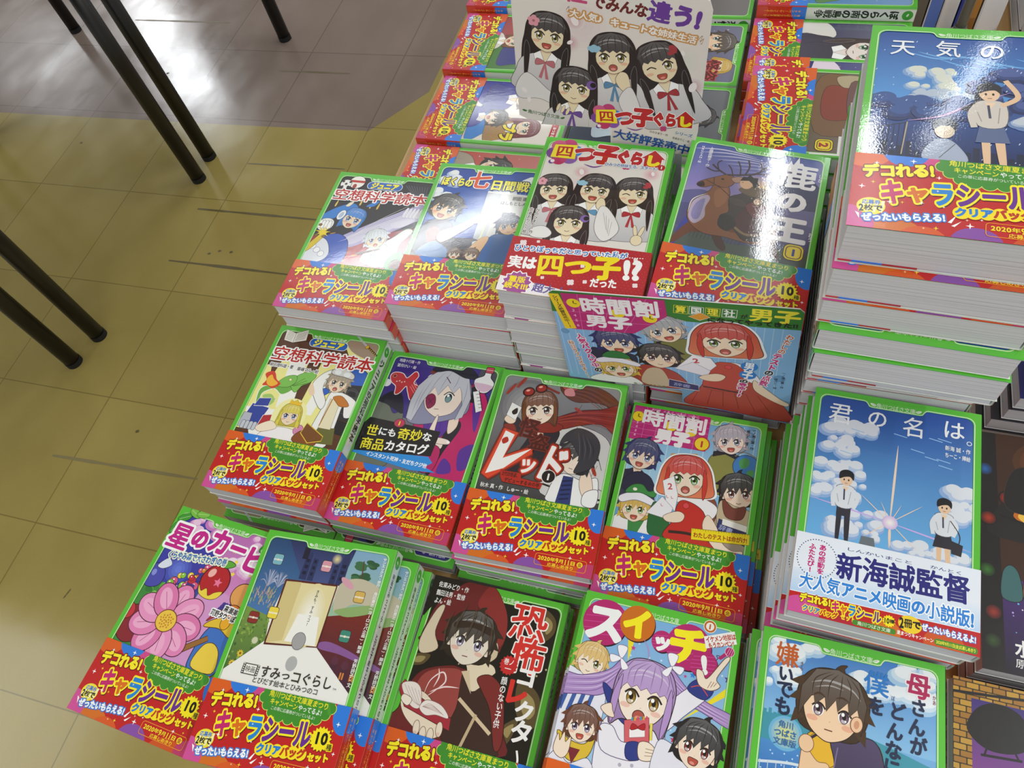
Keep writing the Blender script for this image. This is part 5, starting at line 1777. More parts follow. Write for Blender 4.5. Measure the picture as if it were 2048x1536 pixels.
def art_fear():                     # dark-haired boy in a crimson hood holding a glowing book
    A = Art(FW, FH)
    base(A, '#14100f')
    A.rect(0, 0, FW, FH, '#14100f')
    for P in ([(96, 165), (106, 160), (108, 150), (102, 142), (98, 150)], [(90, 110), (106, 104), (112, 88), (104, 78), (92, 90)], [(84, 74), (96, 84), (92, 66)], [(4, 110), (16, 112), (12, 104), (2, 102)]):
        A.blob(P, '#5a4a2c')
        c = np.mean(P, axis=0)
        A.blob([tuple(c + (np.array(p) - c) * .55) for p in P], '#9c8a58')
    for x, y in ((98, 150), (104, 132), (90, 128), (102, 116), (74, 140), (108, 122)):
        A.ell(x, y, .7, .7, '#c8b88a')
    frame(A, logo=False)
    A.text('つばさ文庫', (54, 165.9), (70.5, 165.9), 3.9, '#e9f4df')
    leaf(A, 72.4, 165.9, -1)
    A.blob([(0, 173), (30, 176), (48, 172), (60, 162), (36, 158), (8, 150), (0, 140)], '#14100f')
    # hood and coat
    A.blob([(30, 173), (50, 174), (64, 160), (70, 144), (70, 130), (62, 124), (8, 124), (4, 122), (6, 138), (10, 152), (20, 164)], '#6d2024', ol=('#200a0c', .6))
    A.blob([(42, 158), (50, 174), (66, 158), (71, 140), (68, 130), (60, 140), (54, 150)], '#8c2c2c')
    A.blob([(4, 122), (10, 146), (16, 150), (14, 130), (20, 118), (8, 112)], '#dccbb0', ol=('#4a3428', .5))
    A.blob([(60, 128), (66, 132), (68, 122), (60, 116)], '#d2bfa2', ol=('#4a3428', .4))
    A.blob([(6, 86), (14, 100), (34, 108), (44, 108), (66, 106), (78, 98), (86, 74), (88, 56), (2, 56), (4, 70)], '#6d2024', ol=('#200a0c', .6))
    A.blob([(16, 98), (34, 106), (46, 104), (50, 82), (40, 62), (24, 64), (12, 80)], '#9c4440')
    A.blob([(46, 106), (58, 104), (66, 100), (84, 64), (84, 56), (44, 56), (48, 80)], '#3b2420', ol=('#1c0e0c', .4))
    A.blob([(40, 110), (46, 112), (56, 94), (68, 108), (70, 112), (64, 116), (44, 114)], '#e6d6ba', ol=('#4a3428', .4))
    A.poly([(44, 106), (56, 92), (50, 108)], '#d8c4a4')
    A.blob([(58, 104), (68, 108), (80, 98), (88, 68), (84, 60), (74, 84), (64, 96)], '#7c2828', ol=('#200a0c', .5))
    A.line([(48, 87), (78, 69)], 2.6, '#d8c2a0', smooth=False)
    A.line([(64, 79.4), (58, 54)], 2.2, '#c8b08c', smooth=False)
    # face
    figure(A, 44, 129, 16.2, -4, '#33281f', '#8a7a9c', '#eadfcf', 'line', 'boy', body=False, ears=True, es=.9)
    A.blob([(28, 140), (36, 143), (58, 142), (60, 136), (44, 139), (30, 136)], mix('#33281f', '#3a2420', .5))
    for P in ([(34, 156), (30, 140), (30, 128)], [(42, 156), (42, 142), (38, 128)], [(50, 154), (52, 140), (50, 130)], [(24, 148), (22, 134), (24, 122)], [(58, 146), (60, 134), (60, 124)]):
        A.line(P, 1.2, '#4f3f30', taper=True)
        A.line([(x + 1.4, y) for x, y in P], .6, '#1c1512', taper=True)
    # open book and hand
    A.blob([(4, 76), (10, 84), (22, 84), (38, 72), (42, 62), (36, 56), (24, 58), (10, 66)], '#efdfc8', ol=('#5a3c30', .5))
    A.poly([(-1, 84), (8, 72), (47, 64), (46, 72), (20, 80), (2, 90)], '#a82a3c', ol=('#4a0c18', .5))
    A.blob([(1, 86), (10, 90), (17, 86), (20, 74), (12, 74)], '#efe4de', ol=('#8a5a5a', .4))
    A.blob([(20, 74), (24, 80), (36, 79), (44, 72), (34, 72), (26, 70)], '#f2e8e2', ol=('#8a5a5a', .4))
    for i in range(5):
        A.line([(3 + i * 3, 87 - i * .4), (12 + i * 2, 78), (19, 75)], .3, '#b89a94')
        A.line([(22, 75), (28 + i * 2, 78 - i), (40, 73)], .3, '#b89a94')
    for i, (x, y) in enumerate(((22, 60), (28, 57), (34, 57.4), (39.6, 63))):
        A.ell(x, y, 2.4, 5, '#f0e0cc', rot=8, ol=('#6a483c', .4))
        A.ell(x, y - 3.2, 1.4, 1.2, '#e8c4b8')
    A.blob([(4, 76), (5, 80), (12, 78), (10, 73)], '#f4e8d8', ol=('#6a483c', .4))
    for P in ([(20, 82), (22, 94), (30, 102), (34, 96), (28, 88), (22, 82)], [(24, 86), (34, 92), (46, 94)], [(26, 90), (28, 98), (26, 104)]):
        A.line(P, 1.5, '#d8908c', taper=True)
        A.line(P, .8, '#f7eeee', taper=True)
    # title
    for t, x, y, s_ in (('恐', 86.5, 152, 30), ('怖', 92, 128, 27)):
        A.text(t, (x - s_ * .5, y), (x + s_ * .5, y), s_ * .95, '#d8302a', .9, ol=[(.55, '#f7f2ee')])
    A.text('コ', (86, 113.4), (103, 113.4), 14, '#f7f4f2', .7)
    A.text('レ', (80, 101.4), (99, 101.4), 18, '#d8302a', 1.0)
    A.text('ク', (91, 89.6), (107, 89.6), 15, '#f7f4f2', .6)
    A.text('タ', (92, 75.8), (109, 75.8), 16, '#f7f4f2', .6)
    A.line([(100.4, 63.6), (102.6, 57.4), (102.4, 52)], 1.5, '#f7f4f2')
    A.burst(79, 118.6, 7.4, 6.2, 16, '#c8282a')
    A.text('巻ノ', (74.6, 121), (83, 121), 4.6, '#f7f4f2', .08)
    A.text('一', (76, 116), (82, 116), 4.6, '#f7f4f2', .08)
    A.vtext('顔のない子供', (78.4, 110), (81, 74), 4.8, '#f7f4f2', .1)
    A.text('佐東みどり・作', (5.4, 166.6), (31.6, 166.2), 4.6, '#f4f2f0', .1)
    A.text('鶴田法男・監修', (5.4, 159.8), (30.4, 159.8), 4.6, '#f4f2f0', .1)
    A.text('よん・絵', (5.6, 153.4), (20, 153.8), 4.6, '#f4f2f0', .1)
    return A


def art_switch():                   # lilac twin-tailed girl pointing, three boys, round lettering discs
    A = Art(FW, FH)
    base(A, '#8fbfe6')
    A.poly([(0, 56), (FW, 56), (FW, FH), (0, FH)], ('v', '#a4cdec', '#78aee0'))
    rnd = random.Random(12)
    for i in range(40):
        A.ell(rnd.uniform(6, 108), rnd.uniform(90, 160), .7, .7, '#c8e2f4')
    for P in ([(113.4, 133), (114.2, 127), (82.4, 101)], [(37, 146), (41.6, 144), (40, 130)], [(25.9, 104), (27, 102), (31.5, 92)]):
        A.poly(P, '#f4e02a')
    for x, y, r, c in ((68, 160, 1.8, '#2a86d8'), (42, 140, 2, '#c23a8c'), (86, 132, 2.4, '#2a86d8'), (81, 130, 1.4, '#c23a8c'), (110, 135, 3, '#5a2c8c'), (80, 88, 2.4, '#c22c5c'), (27, 82, 1.6, '#2a86d8')):
        A.burst(x, y, r, r * .45, 5, c)
    frame(A, logo=False, line='#d9efc6')
    A.text('川つばさ文庫', (50, 165.9), (70.5, 165.9), 3.9, '#e9f4df')
    # lettering discs
    for x, y, r, c in ((18.2, 153, 16.5, '#b8236e'), (61, 149.4, 7.5, '#b8236e'), (80, 150, 16, '#b8236e'), (92, 141, 9.6, '#b8236e'), (41.5, 157.6, 12.8, '#cf6f1c')):
        A.ell(x + .7, y - .9, r, r, '#2c1420', n=40)
        A.ell(x, y, r, r, c, n=40)
        for i in range(7):
            yy = -r * .8 + i * r * .27
            hw = math.sqrt(max(r * r - yy * yy, 0)) * .93
            if c == '#b8236e':
                A.line([(x - hw, y + yy - .15 * r), (x + hw * .9, y + yy + .1 * r)] if abs(yy) < .7 * r else [(x - .1, y), (x + .1, y)], .5, '#d0489a', smooth=False)
    A.text('ス', (4, 152), (33, 153), 26, '#f7f7f7', 1.7)
    A.text('イ', (31, 156), (52, 158), 20, '#fdee22', 1.5)
    A.text('ッ', (54, 149), (69, 149), 12, '#f7f7f7', .9)
    A.text('チ', (66, 150), (93, 151), 25, '#fdee22', 1.7)
    A.text('!', (88, 140), (97, 142), 15, '#f7f7f7', 1.0)
    A.ell(92.6, 167.6, 4.2, 4.2, '#c86a1c', ol=('#fff', .4))
    A.ell(92.6, 167.6, 2.9, 2.9, '#f7f2ea')
    A.text('1', (91.2, 167.6), (94, 167.6), 4.4, '#c05a1c', .25)
    A.poly([(89.3, 159.8), (109.8, 168.3), (112.6, 159.8), (92, 152)], '#f7f7f5')
    A.text('イケメン地獄は', (91, 157.8), (111, 164.8), 4.2, '#c23a1c', .14)
    A.text('もうカンペン!', (93.4, 154.2), (110.6, 160.0), 4.0, '#c23a1c', .14)
    A.line([(99.4, 145.3), (101, 147), (100, 149), (103, 149)], .5, '#5a2c5c')
    A.poly([(101, 147.6), (105, 152), (107, 150.4), (103, 146.6)], '#b8236e')
    A.ell(108.4, 153.4, 3, 3, '#b8236e', ol=('#f2c8dc', .4))
    for i in range(3):
        A.line([(106.4 + i * 1.6, 151), (108.2 + i * 1.4, 156)], .25, '#f2c8dc', smooth=False)
    # uniforms behind
    A.blob([(-6, 112), (8, 116), (24, 112), (30, 98), (24, 60), (-4, 56)], '#e8e8f4', ol=('#5a5a78', .4))
    for i in range(4):
        A.poly([(2 + i * 6, 108), (5 + i * 6, 108), (1 + i * 6, 88), (-2 + i * 6, 88)], '#3f5fa8')
    figure(A, 14.2, 124, 9.6, -8, '#e2bd72', '#7a7a2c', '#f7e6d2', 'smile', 'boy', body=False, wink=True)
    # long side tails
    A.blob([(36, 130), (28, 121), (10, 113), (-4, 112), (-4, 99), (12, 101), (26, 104), (38, 116)], '#b392cc', ol=('#5a3c7a', .5))
    for i in range(6):
        A.line([(36, 126 - i), (22, 116 - i * 2), (-2, 110 - i * 2)], .6, '#8a64ac' if i % 2 else '#d6c2e6', taper=True)
    A.blob([(71, 132), (84, 122), (100, 116), (116, 112), (116, 104), (96, 110), (80, 114), (72, 120)], '#b392cc', ol=('#5a3c7a', .5))
    for i in range(5):
        A.line([(72, 128 - i), (90, 117 - i), (114, 110 - i)], .6, '#8a64ac' if i % 2 else '#d6c2e6', taper=True)
    # girl in a white sailor top
    A.blob([(38, 96), (30, 84), (30, 60), (34, 50), (70, 50), (74, 80), (72, 96), (62, 104), (46, 104)], '#f0ecf6', ol=('#6a5a80', .5))
    A.blob([(70, 106), (88, 126), (99, 127), (98, 120), (84, 104), (74, 92), (66, 92)], '#f0ecf6', ol=('#6a5a80', .5))
    A.blob([(84, 122), (90, 130), (101, 126), (96, 118)], '#2c3a88', ol=('#141c4a', .4))
    A.line([(86, 124), (92, 126), (98, 121)], .6, '#d8504a')
    A.blob([(91, 127), (88, 136), (92, 136), (96, 132), (106, 148), (109, 148), (102, 134), (105, 129), (99, 125)], '#f7e6d2', ol=('#6a4838', .5))
    for i in range(3):
        A.line([(97 + i * 2, 126 + i), (99 + i * 1.8, 131)], .4, '#9a6a54')
    A.blob([(26, 112), (36, 106), (48, 92), (58, 94), (70, 98), (74, 104), (64, 94), (54, 88), (44, 90), (32, 100)], '#2c3a88', ol=('#141c4a', .4))
    figure(A, 55.2, 109.5, 17.6, -4, '#b795cf', '#a8822c', '#f8e8d8', 'round', 'twin', body=False)
    for cx, cy, q in ((35, 131, 1), (71, 134, -1)):
        A.blob([(cx, cy), (cx - 4, cy + 8), (cx + 3, cy + 8)], '#f7f5fb', ol=('#8a7a9c', .4))
        A.blob([(cx, cy), (cx - 8 * q, cy + 1), (cx - 6 * q, cy - 4)], '#f7f5fb', ol=('#8a7a9c', .4))
        A.blob([(cx, cy), (cx + 6 * q, cy - 5), (cx + 2 * q, cy - 7)], '#f7f5fb', ol=('#8a7a9c', .4))
    A.line([(54, 134), (53, 141), (48, 148)], .8, '#b795cf', taper=True)
    # pink notebook with bow, arm round it
    A.poly([(45.5, 91.6), (61.4, 97.2), (65, 79), (49, 76)], '#d8626c', ol=('#6a2030', .5))
    A.poly([(50, 87), (60, 90), (61, 85), (51, 82)], '#f7f2f2', ol=('#8a5a60', .3))
    for q in (-1, 1):
        A.blob([(55.4, 89.4), (55.4 + q * 4, 92 + q), (55.4 + q * 4.4, 88 + q)], '#b8202c', ol=('#5a0c14', .3))
    for i in range(6):
        A.rect(50 + i * 1.9, 92.6 + i * .6, 51.2 + i * 1.9, 95 + i * .6, ('#3fa0b8', '#e0a83a', '#d84a6c')[i % 3])
    A.poly([(63, 94), (64.6, 94.6), (66, 84), (64.6, 83.6)], '#f0e05a', ol=('#6a5a10', .25))
    A.blob([(30, 84), (34, 70), (52, 68), (60, 72), (59, 80), (46, 78), (38, 86)], '#f0ecf6', ol=('#6a5a80', .5))
    A.blob([(50, 78), (58.6, 80), (60.4, 71), (51.6, 69)], '#2c3a88', ol=('#141c4a', .4))
    A.blob([(58, 80), (64, 82), (70, 78), (68, 72), (60, 71)], '#f7e6d2', ol=('#6a4838', .45))
    for i in range(3):
        A.line([(63, 73.6 + i * 2.2), (68.6, 74.6 + i * 1.8)], .35, '#9a6a54', smooth=False)
    for y in (64, 58):
        A.ell(48, y, 1.2, 1.2, '#b8b0c4')
        A.ell(56, y + 1.6, 1.2, 1.2, '#b8b0c4')
    # brown-haired boy in a yellow hood
    A.blob([(2, 74), (8, 62), (16, 58), (26, 64), (28, 78), (22, 70), (12, 70)], '#e0bc3a', ol=('#6a5410', .5))
    A.blob([(4, 62), (14, 56), (26, 62), (30, 52), (0, 50)], '#ece9f4', ol=('#5a5a78', .4))
    A.poly([(11, 66), (20, 66), (16, 56)], '#7c2430')
    figure(A, 17.2, 81, 9.6, 4, '#6f3f2c', '#6a4a7c', '#f7e2ce', 'open', 'boy', body=False)
    A.blob([(2, 62), (3, 72), (5, 68), (7, 74), (9, 68), (12, 72), (12, 62), (8, 58)], '#f7e2ce', ol=('#6a4838', .4))
    A.blob([(28, 96), (34, 100), (36, 96), (38, 92), (33, 92)], '#f7e2ce', ol=('#6a4838', .4))
    # black-haired boy
    A.blob([(70, 84), (82, 84), (96, 74), (114, 76), (114, 54), (72, 54)], '#e8e6f2', ol=('#5a5a78', .4))
    figure(A, 96, 87.5, 12.6, -10, '#201d24', '#8c2c2c', '#f6e0cc', 'open', 'boy', body=False)
    return A


def art_mother():                   # schoolboy with a backpack before a bright blue sky
    A = Art(FW, FH)
    base(A, '#5fa8e0')
    A.poly([(0, 108), (FW, 108), (FW, FH), (0, FH)], ('v', '#8fc6ec', '#2f74c8'))
    A.poly([(0, 56), (FW, 56), (FW, 114), (0, 118)], ('v', '#2a5cae', '#7ab4e4'))
    rnd = random.Random(21)
    for bx, n in (((4, 156, 34, 168), 14), ((52, 140, 104, 152), 18), ((86, 156, 108, 166), 9), ((4, 136, 24, 148), 8)):
        clouds(A, rnd, bx, n, 3.5, 8.5, ('#a9cdec', '#cfe2f2', '#eef4f8'))
    A.poly([(0, 118), (14, 119), (14, 121), (20, 120), (28, 122), (44, 122), (66, 119), (90, 114), (FW, 108), (FW, 92), (0, 100)], '#3f97ac')
    for i in range(12):
        A.rect(2 + i * 3.2, 118, 4 + i * 3.2, 119.6 + (i * 7) % 3, '#3f97ac')
    A.poly([(0, 103), (FW, 96), (FW, 60), (0, 60)], ('v', '#2450a8', '#4a8ed0'))
    for i in range(60):
        A.ell(rnd.uniform(4, 34), rnd.uniform(66, 98), .5, .5, '#bcdcf6')
    A.line([(2, 88), (30, 92), (60, 88)], 1.6, '#d8e4ee')
    for i in range(12):
        A.line([(6 + i * 5, 90), (6 + i * 5, 60)], .5, '#c0d2e2', smooth=False)
    glow(A, 20, 108.4, 10.5, '#f5ec6a', '#6fb4dc', 6)
    # boy
    A.blob([(34, 112), (50, 116), (74, 116), (80, 96), (80, 60), (30, 60), (32, 92)], '#dcae2c', ol=('#5a4410', .5))
    A.blob([(34, 106), (38, 113), (50, 114), (52, 100), (44, 94), (36, 98)], '#eab62e', ol=('#7a5a10', .4))
    A.blob([(32, 104), (30, 94), (30, 62), (46, 62), (48, 94), (40, 97)], '#f0c8a0', ol=('#7a5038', .4))
    A.ell(33, 106, 4.4, 5, '#f0c8a0', ol=('#7a5038', .4))
    A.blob([(48, 112), (62, 116), (74, 116), (80, 100), (84, 60), (50, 60), (51, 96)], ('v', '#1c1828', '#54486c'), ol=('#0e0a14', .5))
    A.line([(52, 108), (50, 90), (50, 64)], .8, '#7a6c98')
    A.line([(36, 110), (44, 116), (54, 117)], 1.6, '#2c2438')
    figure(A, 47, 129.5, 17.6, -6, '#4a3422', '#7a5a72', '#f6d2ae', 'line', 'boy', body=False, ears=False, es=.82)
    A.ell(62.4, 124, 3.4, 4.6, '#f2c8a2', rot=-10, ol=('#6a4434', .5))
    A.ell(62.4, 124, 1.6, 2.6, '#d89a78', rot=-10)
    for x in (38.6, 53.4):
        A.line([(x - 4.6, 136 + (x - 46) * .12), (x, 138), (x + 4.4, 136)], 1.3, '#4a3020', taper=True)
    frame(A)
    A.text('嫌', (9.4, 157), (24.6, 157.4), 15.5, '#c8602c', .42)
    for t, x, y, s_ in (('い', 17, 144.8, 10), ('で', 17, 135.2, 11), ('も', 17, 124.4, 11)):
        A.text(t, (x - s_ / 2, y), (x + s_ / 2, y), s_, '#1c2a4c', .42)
    A.text('僕', (65.6, 152), (81, 152), 15, '#2a7fd0', .42)
    A.text('を', (68.6, 138.2), (79, 138.2), 11, '#1c2a4c', .42)
    A.text('母', (91, 156.4), (106, 156.4), 15, '#b8245c', .8, ol=[(.6, '#f4f0f4')])
    for t, x, y in (('さ', 98.8, 143.2), ('ん', 97.8, 131.4), ('が', 99, 120.4), ('ど', 86.4, 138), ('ん', 85, 125.8), ('な', 84.6, 114.6), ('に', 84, 104.4)):
        A.text(t, (x - 5, y), (x + 5, y), 10.5, '#1c2a4c', .42)
    A.vtext('ぼく', (83.6, 147), (83.6, 140.6), 2.2, '#2a4f9c', .02)
    A.vtext('きら', (26.6, 155), (26.6, 149), 2.2, '#7a3a1c', .02)
    A.vtext('かあ', (108, 153), (108, 147), 2.2, '#8a1c44', .02)
    for i, t in enumerate(('角川', 'つばさ', '文庫版')):
        A.text(t, (20 - 2.4 * len(t), 113.4 - i * 5.2), (20 + 2.4 * len(t), 113.4 - i * 5.2), 4.4, '#2a6aa8', .14)
    return A


def small_person(A, x, y, h, skirt, rot=0, arm_up=False, shirt='#dfe3ea', low='#2c2c38', hair='#1c181e', long=False):
    A.at(x, y, h / 7.0, rot)
    if long:
        A.blob([(-.6, 6.2), (-.9, 5.2), (-1.6, 4.6), (-.6, 4.4), (.5, 5.0)], hair)
    A.blob([(-.55, 3.0), (-.15, 3.0), (-.2, 0), (-.5, 0)], '#e9c3a0' if skirt else low)
    A.blob([(.1, 3.0), (.55, 3.0), (.62, 0), (.3, 0)], '#e9c3a0' if skirt else low)
    if skirt:
        A.poly([(-.6, 3.4), (.6, 3.4), (.9, 1.9), (-.9, 1.9)], low)
    else:
        A.poly([(-.6, 3.5), (.62, 3.5), (.62, 2.3), (-.6, 2.3)], low)
    A.blob([(-.75, 5.2), (.75, 5.2), (.7, 3.3), (-.7, 3.3)], shirt, ol=('#5a5a68', .05))
    if arm_up:
        A.line([(.6, 5.0), (1.5, 5.8), (.9, 7.2)], .32, '#e9c3a0')
    else:
        A.line([(.7, 5.0), (1.1, 4.2), (.8, 3.2)], .36, shirt)
    A.line([(-.7, 5.0), (-1.05, 4.2), (-.9, 3.1)], .36, shirt)
    A.ell(0, 6.0, .55, .66, '#edc9a8')
    for q in (-.2, .2):
        A.ell(q, 5.95, .07, .11, '#2a1c1c', n=10)
    A.line([(-.12, 5.6), (.12, 5.6)], .05, '#8a4a3c', smooth=False)
    A.line([(-.7, 4.4), (-.5, 3.6)], .06, mix(shirt, '#3a3a5a', .5), smooth=False)
    A.line([(.5, 4.8), (.35, 3.5)], .06, mix(shirt, '#3a3a5a', .5), smooth=False)
    A.poly([(-.3, 5.25), (.3, 5.25), (0, 4.7)], '#f0d2b4')
    A.blob([(-.62, 6.0), (-.6, 6.7), (0, 7.0), (.6, 6.7), (.62, 6.0), (.3, 6.3), (-.2, 6.2)], hair)
    A.line([(-.1, 5.0), (-.05, 3.9)], .14, '#3a3f5c', smooth=False)
    A.off()


def art_summer_sky():               # bright summer sky, two students in uniform, sun star
    A = Art(FW, FH)
    base(A, '#2f7fd4')
    A.poly([(0, 56), (FW, 56), (FW, FH), (0, FH)], ('v', '#6cb4ea', '#1a3f9c'))
    rnd = random.Random(33)
    for bx, n in (((8, 138, 44, 148), 18), ((6, 84, 40, 112), 26), ((20, 60, 56, 78), 22), ((94, 84, 112, 110), 22), ((60, 56, 112, 62), 22), ((8, 120, 30, 132), 10)):
        clouds(A, rnd, bx, n, 3, 7.5, ('#8fb0e0', '#b9cbe8', '#dfe4ee'))
    for i in range(10):
        x, y = rnd.uniform(10, 95), rnd.uniform(120, 150)
        A.line([(x, y), (x + 9, y - 1.5)], .6, '#9cc8f2', smooth=False, taper=False)
    for a, l, w_ in ((88, 60, 1.6), (-88, 18, 1.8), (-10, 52, 1.2), (172, 52, 1.2), (40, 26, .6), (140, 26, .6), (-42, 24, .6), (-140, 22, .6), (65, 16, .5), (115, 16, .5)):
        A.line([(58.3, 75.7), (58.3 + l * .5 * math.cos(R(a)), 75.7 + l * .5 * math.sin(R(a))), (58.3 + l * math.cos(R(a)), 75.7 + l * math.sin(R(a)))], w_, '#cdb4f0' if abs(a) in (10, 172) else '#f2d8c0', taper=True)
    glow(A, 58.3, 75.7, 5, '#fffdf0', '#d8c0e8', 5)
    small_person(A, 28, 56, 53, False)
    small_person(A, 92, 52, 50, True, low='#2a2a36', hair='#1c1a24')
    A.line([(96, 86), (102, 76), (100, 66)], .6, '#3a2c30')
    A.poly([(97, 72), (104, 70), (103, 62), (97, 63)], '#2c2a34')
    A.poly([(40, 56), (41, 62), (49, 62), (50, 56)], '#6a737c')
    frame(A)
    for t, x, y, s_ in (('君', 19.4, 153.6, 17), ('の', 45, 154.6, 14.5), ('名', 70, 152.6, 16), ('は', 96.4, 156.2, 15)):
        A.text(t, (x - s_ / 2, y), (x + s_ / 2, y), s_, '#f4f6fa', .16)
    A.line([(106.6 + 1.5 * math.cos(k * PI / 8), 147.4 + 1.5 * math.sin(k * PI / 8)) for k in range(16)], .5, '#f4f6fa', smooth=False, closed=True)
    A.text('新海 誠・作', (91, 141), (107.6, 140.6), 3.8, '#f4f6fa', .08)
    A.text('ちーこ・挿絵', (91, 135.4), (107.6, 134.8), 3.8, '#f4f6fa', .08)
    return A


def art_band_director():
    A = Art(FW, BH)
    A.rect(0, 0, FW, BH, '#eaf0fa')
    A.poly([(0, 14), (FW, 15.5), (FW, 34), (0, 30)], ('v', '#b8d6f6', '#eaf0fa'))
    A.poly([(0, 0), (FW, 0), (FW, 15), (0, 13.4)], '#c41a1d')
    for x, r, c in ((8, 12, '#d4509a'), (60, 9, '#d9701c'), (94, 12, '#d2551f'), (34, 8, '#b81c34')):
        A.clip = (0, 0, FW, 14)
        A.ell(x, 2, r, r * .8, c)
        A.clip = (0, 0, FW, BH)
    n = 44
    for k in range(n):
        a = 2 * PI * k / n
        A.ell(14.5 + 12.6 * math.cos(a), 39 + 13.4 * math.sin(a), .42, .42, '#2c2c6a', n=8)
    A.vtext('あの感動を', (17.6, 49.5), (17.6, 28.5), 4.6, '#c8287c', .2)
    A.vtext('ふたたび!', (11, 49), (11, 28.5), 4.4, '#c8287c', .2)
    A.text('新海誠監督', (27, 37.6), (108.5, 40.2), 18, '#26267c', .75)
    A.text('大人気アニメ映画の小説版!', (5.2, 22.4), (111, 22.0), 10.8, '#2a86dc', .42, ol=[(.5, '#fff')], dh=[1, 1, 1, .95, .9, .9, 1, 1, .85, 1, 1, 1, 1])
    A.text('しんかいまこと', (32, 50.6), (74, 50.6), 2.4, '#26267c', .03)
    A.text('かんとく', (84, 51), (104, 51), 2.4, '#26267c', .03)
    A.text('デコれる!', (6.6, 10.4), (26, 11.2), 5.6, '#fdee22', .32, ol=[(.4, '#7a1010')])
    A.text('キャラシール', (26.6, 9.4), (57, 9.2), 7.6, ['#c8206e', '#e07018', '#1f86d8', '#6a2a94', '#6a2a94', '#6a2a94'], .3, ol=[(.7, '#fdee22')])
    A.burst(61.6, 8.6, 4, 3.2, 14, '#fdea18')
    A.text('10種', (58.4, 8.6), (65, 8.8), 4, '#141210', .15, dh=[1.1, 1.1, .6])
    A.text('クリアバッグ', (9, 4.2), (31, 3.6), 3.8, ['#1f7fd8', '#1f7fd8', '#1f7fd8', '#c0341c', '#c0341c', '#c0341c'], .2, ol=[(.5, '#fde51c')])
    A.text('セット', (32.6, 4), (42, 4), 3.6, '#fde51c', .2)
    A.ell(74, 9.6, 7, 5.6, '#f7d42a')
    A.text('2冊で', (67.6, 9.8), (80.4, 10.4), 7, '#141210', .3, dh=[1.2, .8, .7])
    A.text('ぜったいもらえるよ!', (81, 10.2), (112, 9.8), 4.6, '#fff', .2, ol=[(.35, '#3f7fd6')])
    A.rrect(40, .8, 66, 4.2, 1.4, '#4a8a2c')
    A.text('角川つばさ文庫', (43, 2.5), (63, 2.5), 2.6, '#f2f4e0', .03)
    A.text('夏まつりキャンペーン', (66.6, 3), (88, 3), 2.6, '#fff', .06)
    A.rrect(88.4, 1, 113, 5, 1.6, '#4a8a2c')
    A.text('2020年9月11日(金)応募しめきり', (89.4, 3), (112, 3), 2.4, '#f7ee3a', .06)
    return A


def art_storm_sky():                # deep blue cloudy sky, girl shading her eyes
    A = Art(FW, FH)
    base(A, '#1a3f8c')
    A.poly([(0, 104), (FW, 104), (FW, FH), (0, FH)], ('v', '#4f97dc', '#123c94'))
    A.poly([(0, 56), (FW, 56), (FW, 104), (0, 104)], ('v', '#14265c', '#2b529c'))
    rnd = random.Random(41)
    for i in range(9):
        x = rnd.uniform(10, 90)
        A.line([(x, 150 - i), (x + 14, 146 - i * 1.2), (x + 26, 147 - i * 1.6)], 1.2, '#6fb0ea', taper=True)
    clouds(A, rnd, (26, 114, 50, 132), 22, 3, 7, ('#7aa0d0', '#b0c4de', '#d9dccf'))
    clouds(A, rnd, (20, 106, 60, 112), 14, 3, 6, ('#5a82bc', '#8aa8d0', '#b4c2d4'))
    clouds(A, rnd, (4, 90, 100, 104), 40, 4, 9, ('#182c62', '#223c7a', '#2f5294'))
    clouds(A, rnd, (60, 100, 112, 132), 36, 4, 9, ('#1c2c60', '#2c427e', '#4a5c9c'))
    clouds(A, rnd, (80, 86, 112, 98), 12, 4, 8, ('#6a86b8', '#a4b4d0', '#c4ccd8'))
    for i in range(26):
        x = 4 + i * 4.4
        A.rect(x, 56, x + 3.4, 60 + (i * 37) % 11, '#131f42')
    A.line([(3.6, 76.7), (25.9, 84.7)], .6, '#0c1530', smooth=False)
    for i in range(8):
        A.line([(5 + i * 2.8, 77 + i), (5 + i * 2.7, 58)], .45, '#0c1530', smooth=False)
    A.line([(25.9, 85), (24, 58)], .7, '#b8a88c', smooth=False)
    for i in range(90):
        x, y = rnd.uniform(5, 109), rnd.uniform(58, 160)
        A.ell(x, y, .3, rnd.uniform(.4, 1.1), '#c8dcf6', rot=-25, n=8)
    A.line([(26, 86), (44, 92), (60, 104), (80, 116)], 1.6, '#c49ac8', taper=True)
    small_person(A, 72, 54, 70, True, 3, arm_up=True, shirt='#d6ccc4', low='#5a6a94', hair='#16182c', long=True)
    A.blob([(36, 56), (38, 68), (46, 74), (54, 68), (58, 56)], '#a9b4cc', ol=('#3a4468', .3))
    A.ell(46, 80, 5.4, 6.4, '#e0cdb4')
    A.poly([(40, 80), (39, 86), (43, 89), (48, 90), (53, 87), (52, 80), (49, 84), (44, 84)], '#1c2438')
    A.line([(52, 70), (44, 58)], .5, '#5a5a68', smooth=False)
    frame(A)
    for t, x, y, s_ in (('天', 19.4, 152, 15), ('気', 45.4, 152.6, 15), ('の', 70, 152.2, 15), ('子', 95, 152.4, 15)):
        A.text(t, (x - s_ / 2, y), (x + s_ / 2, y), s_, '#f2f4fa', .2)
    A.text('新海 誠・作', (88, 138), (106, 138), 3.8, '#f4f6fa', .08)
    A.text('ちーこ・挿絵', (88, 132), (106, 132), 3.8, '#f4f6fa', .08)
    return A


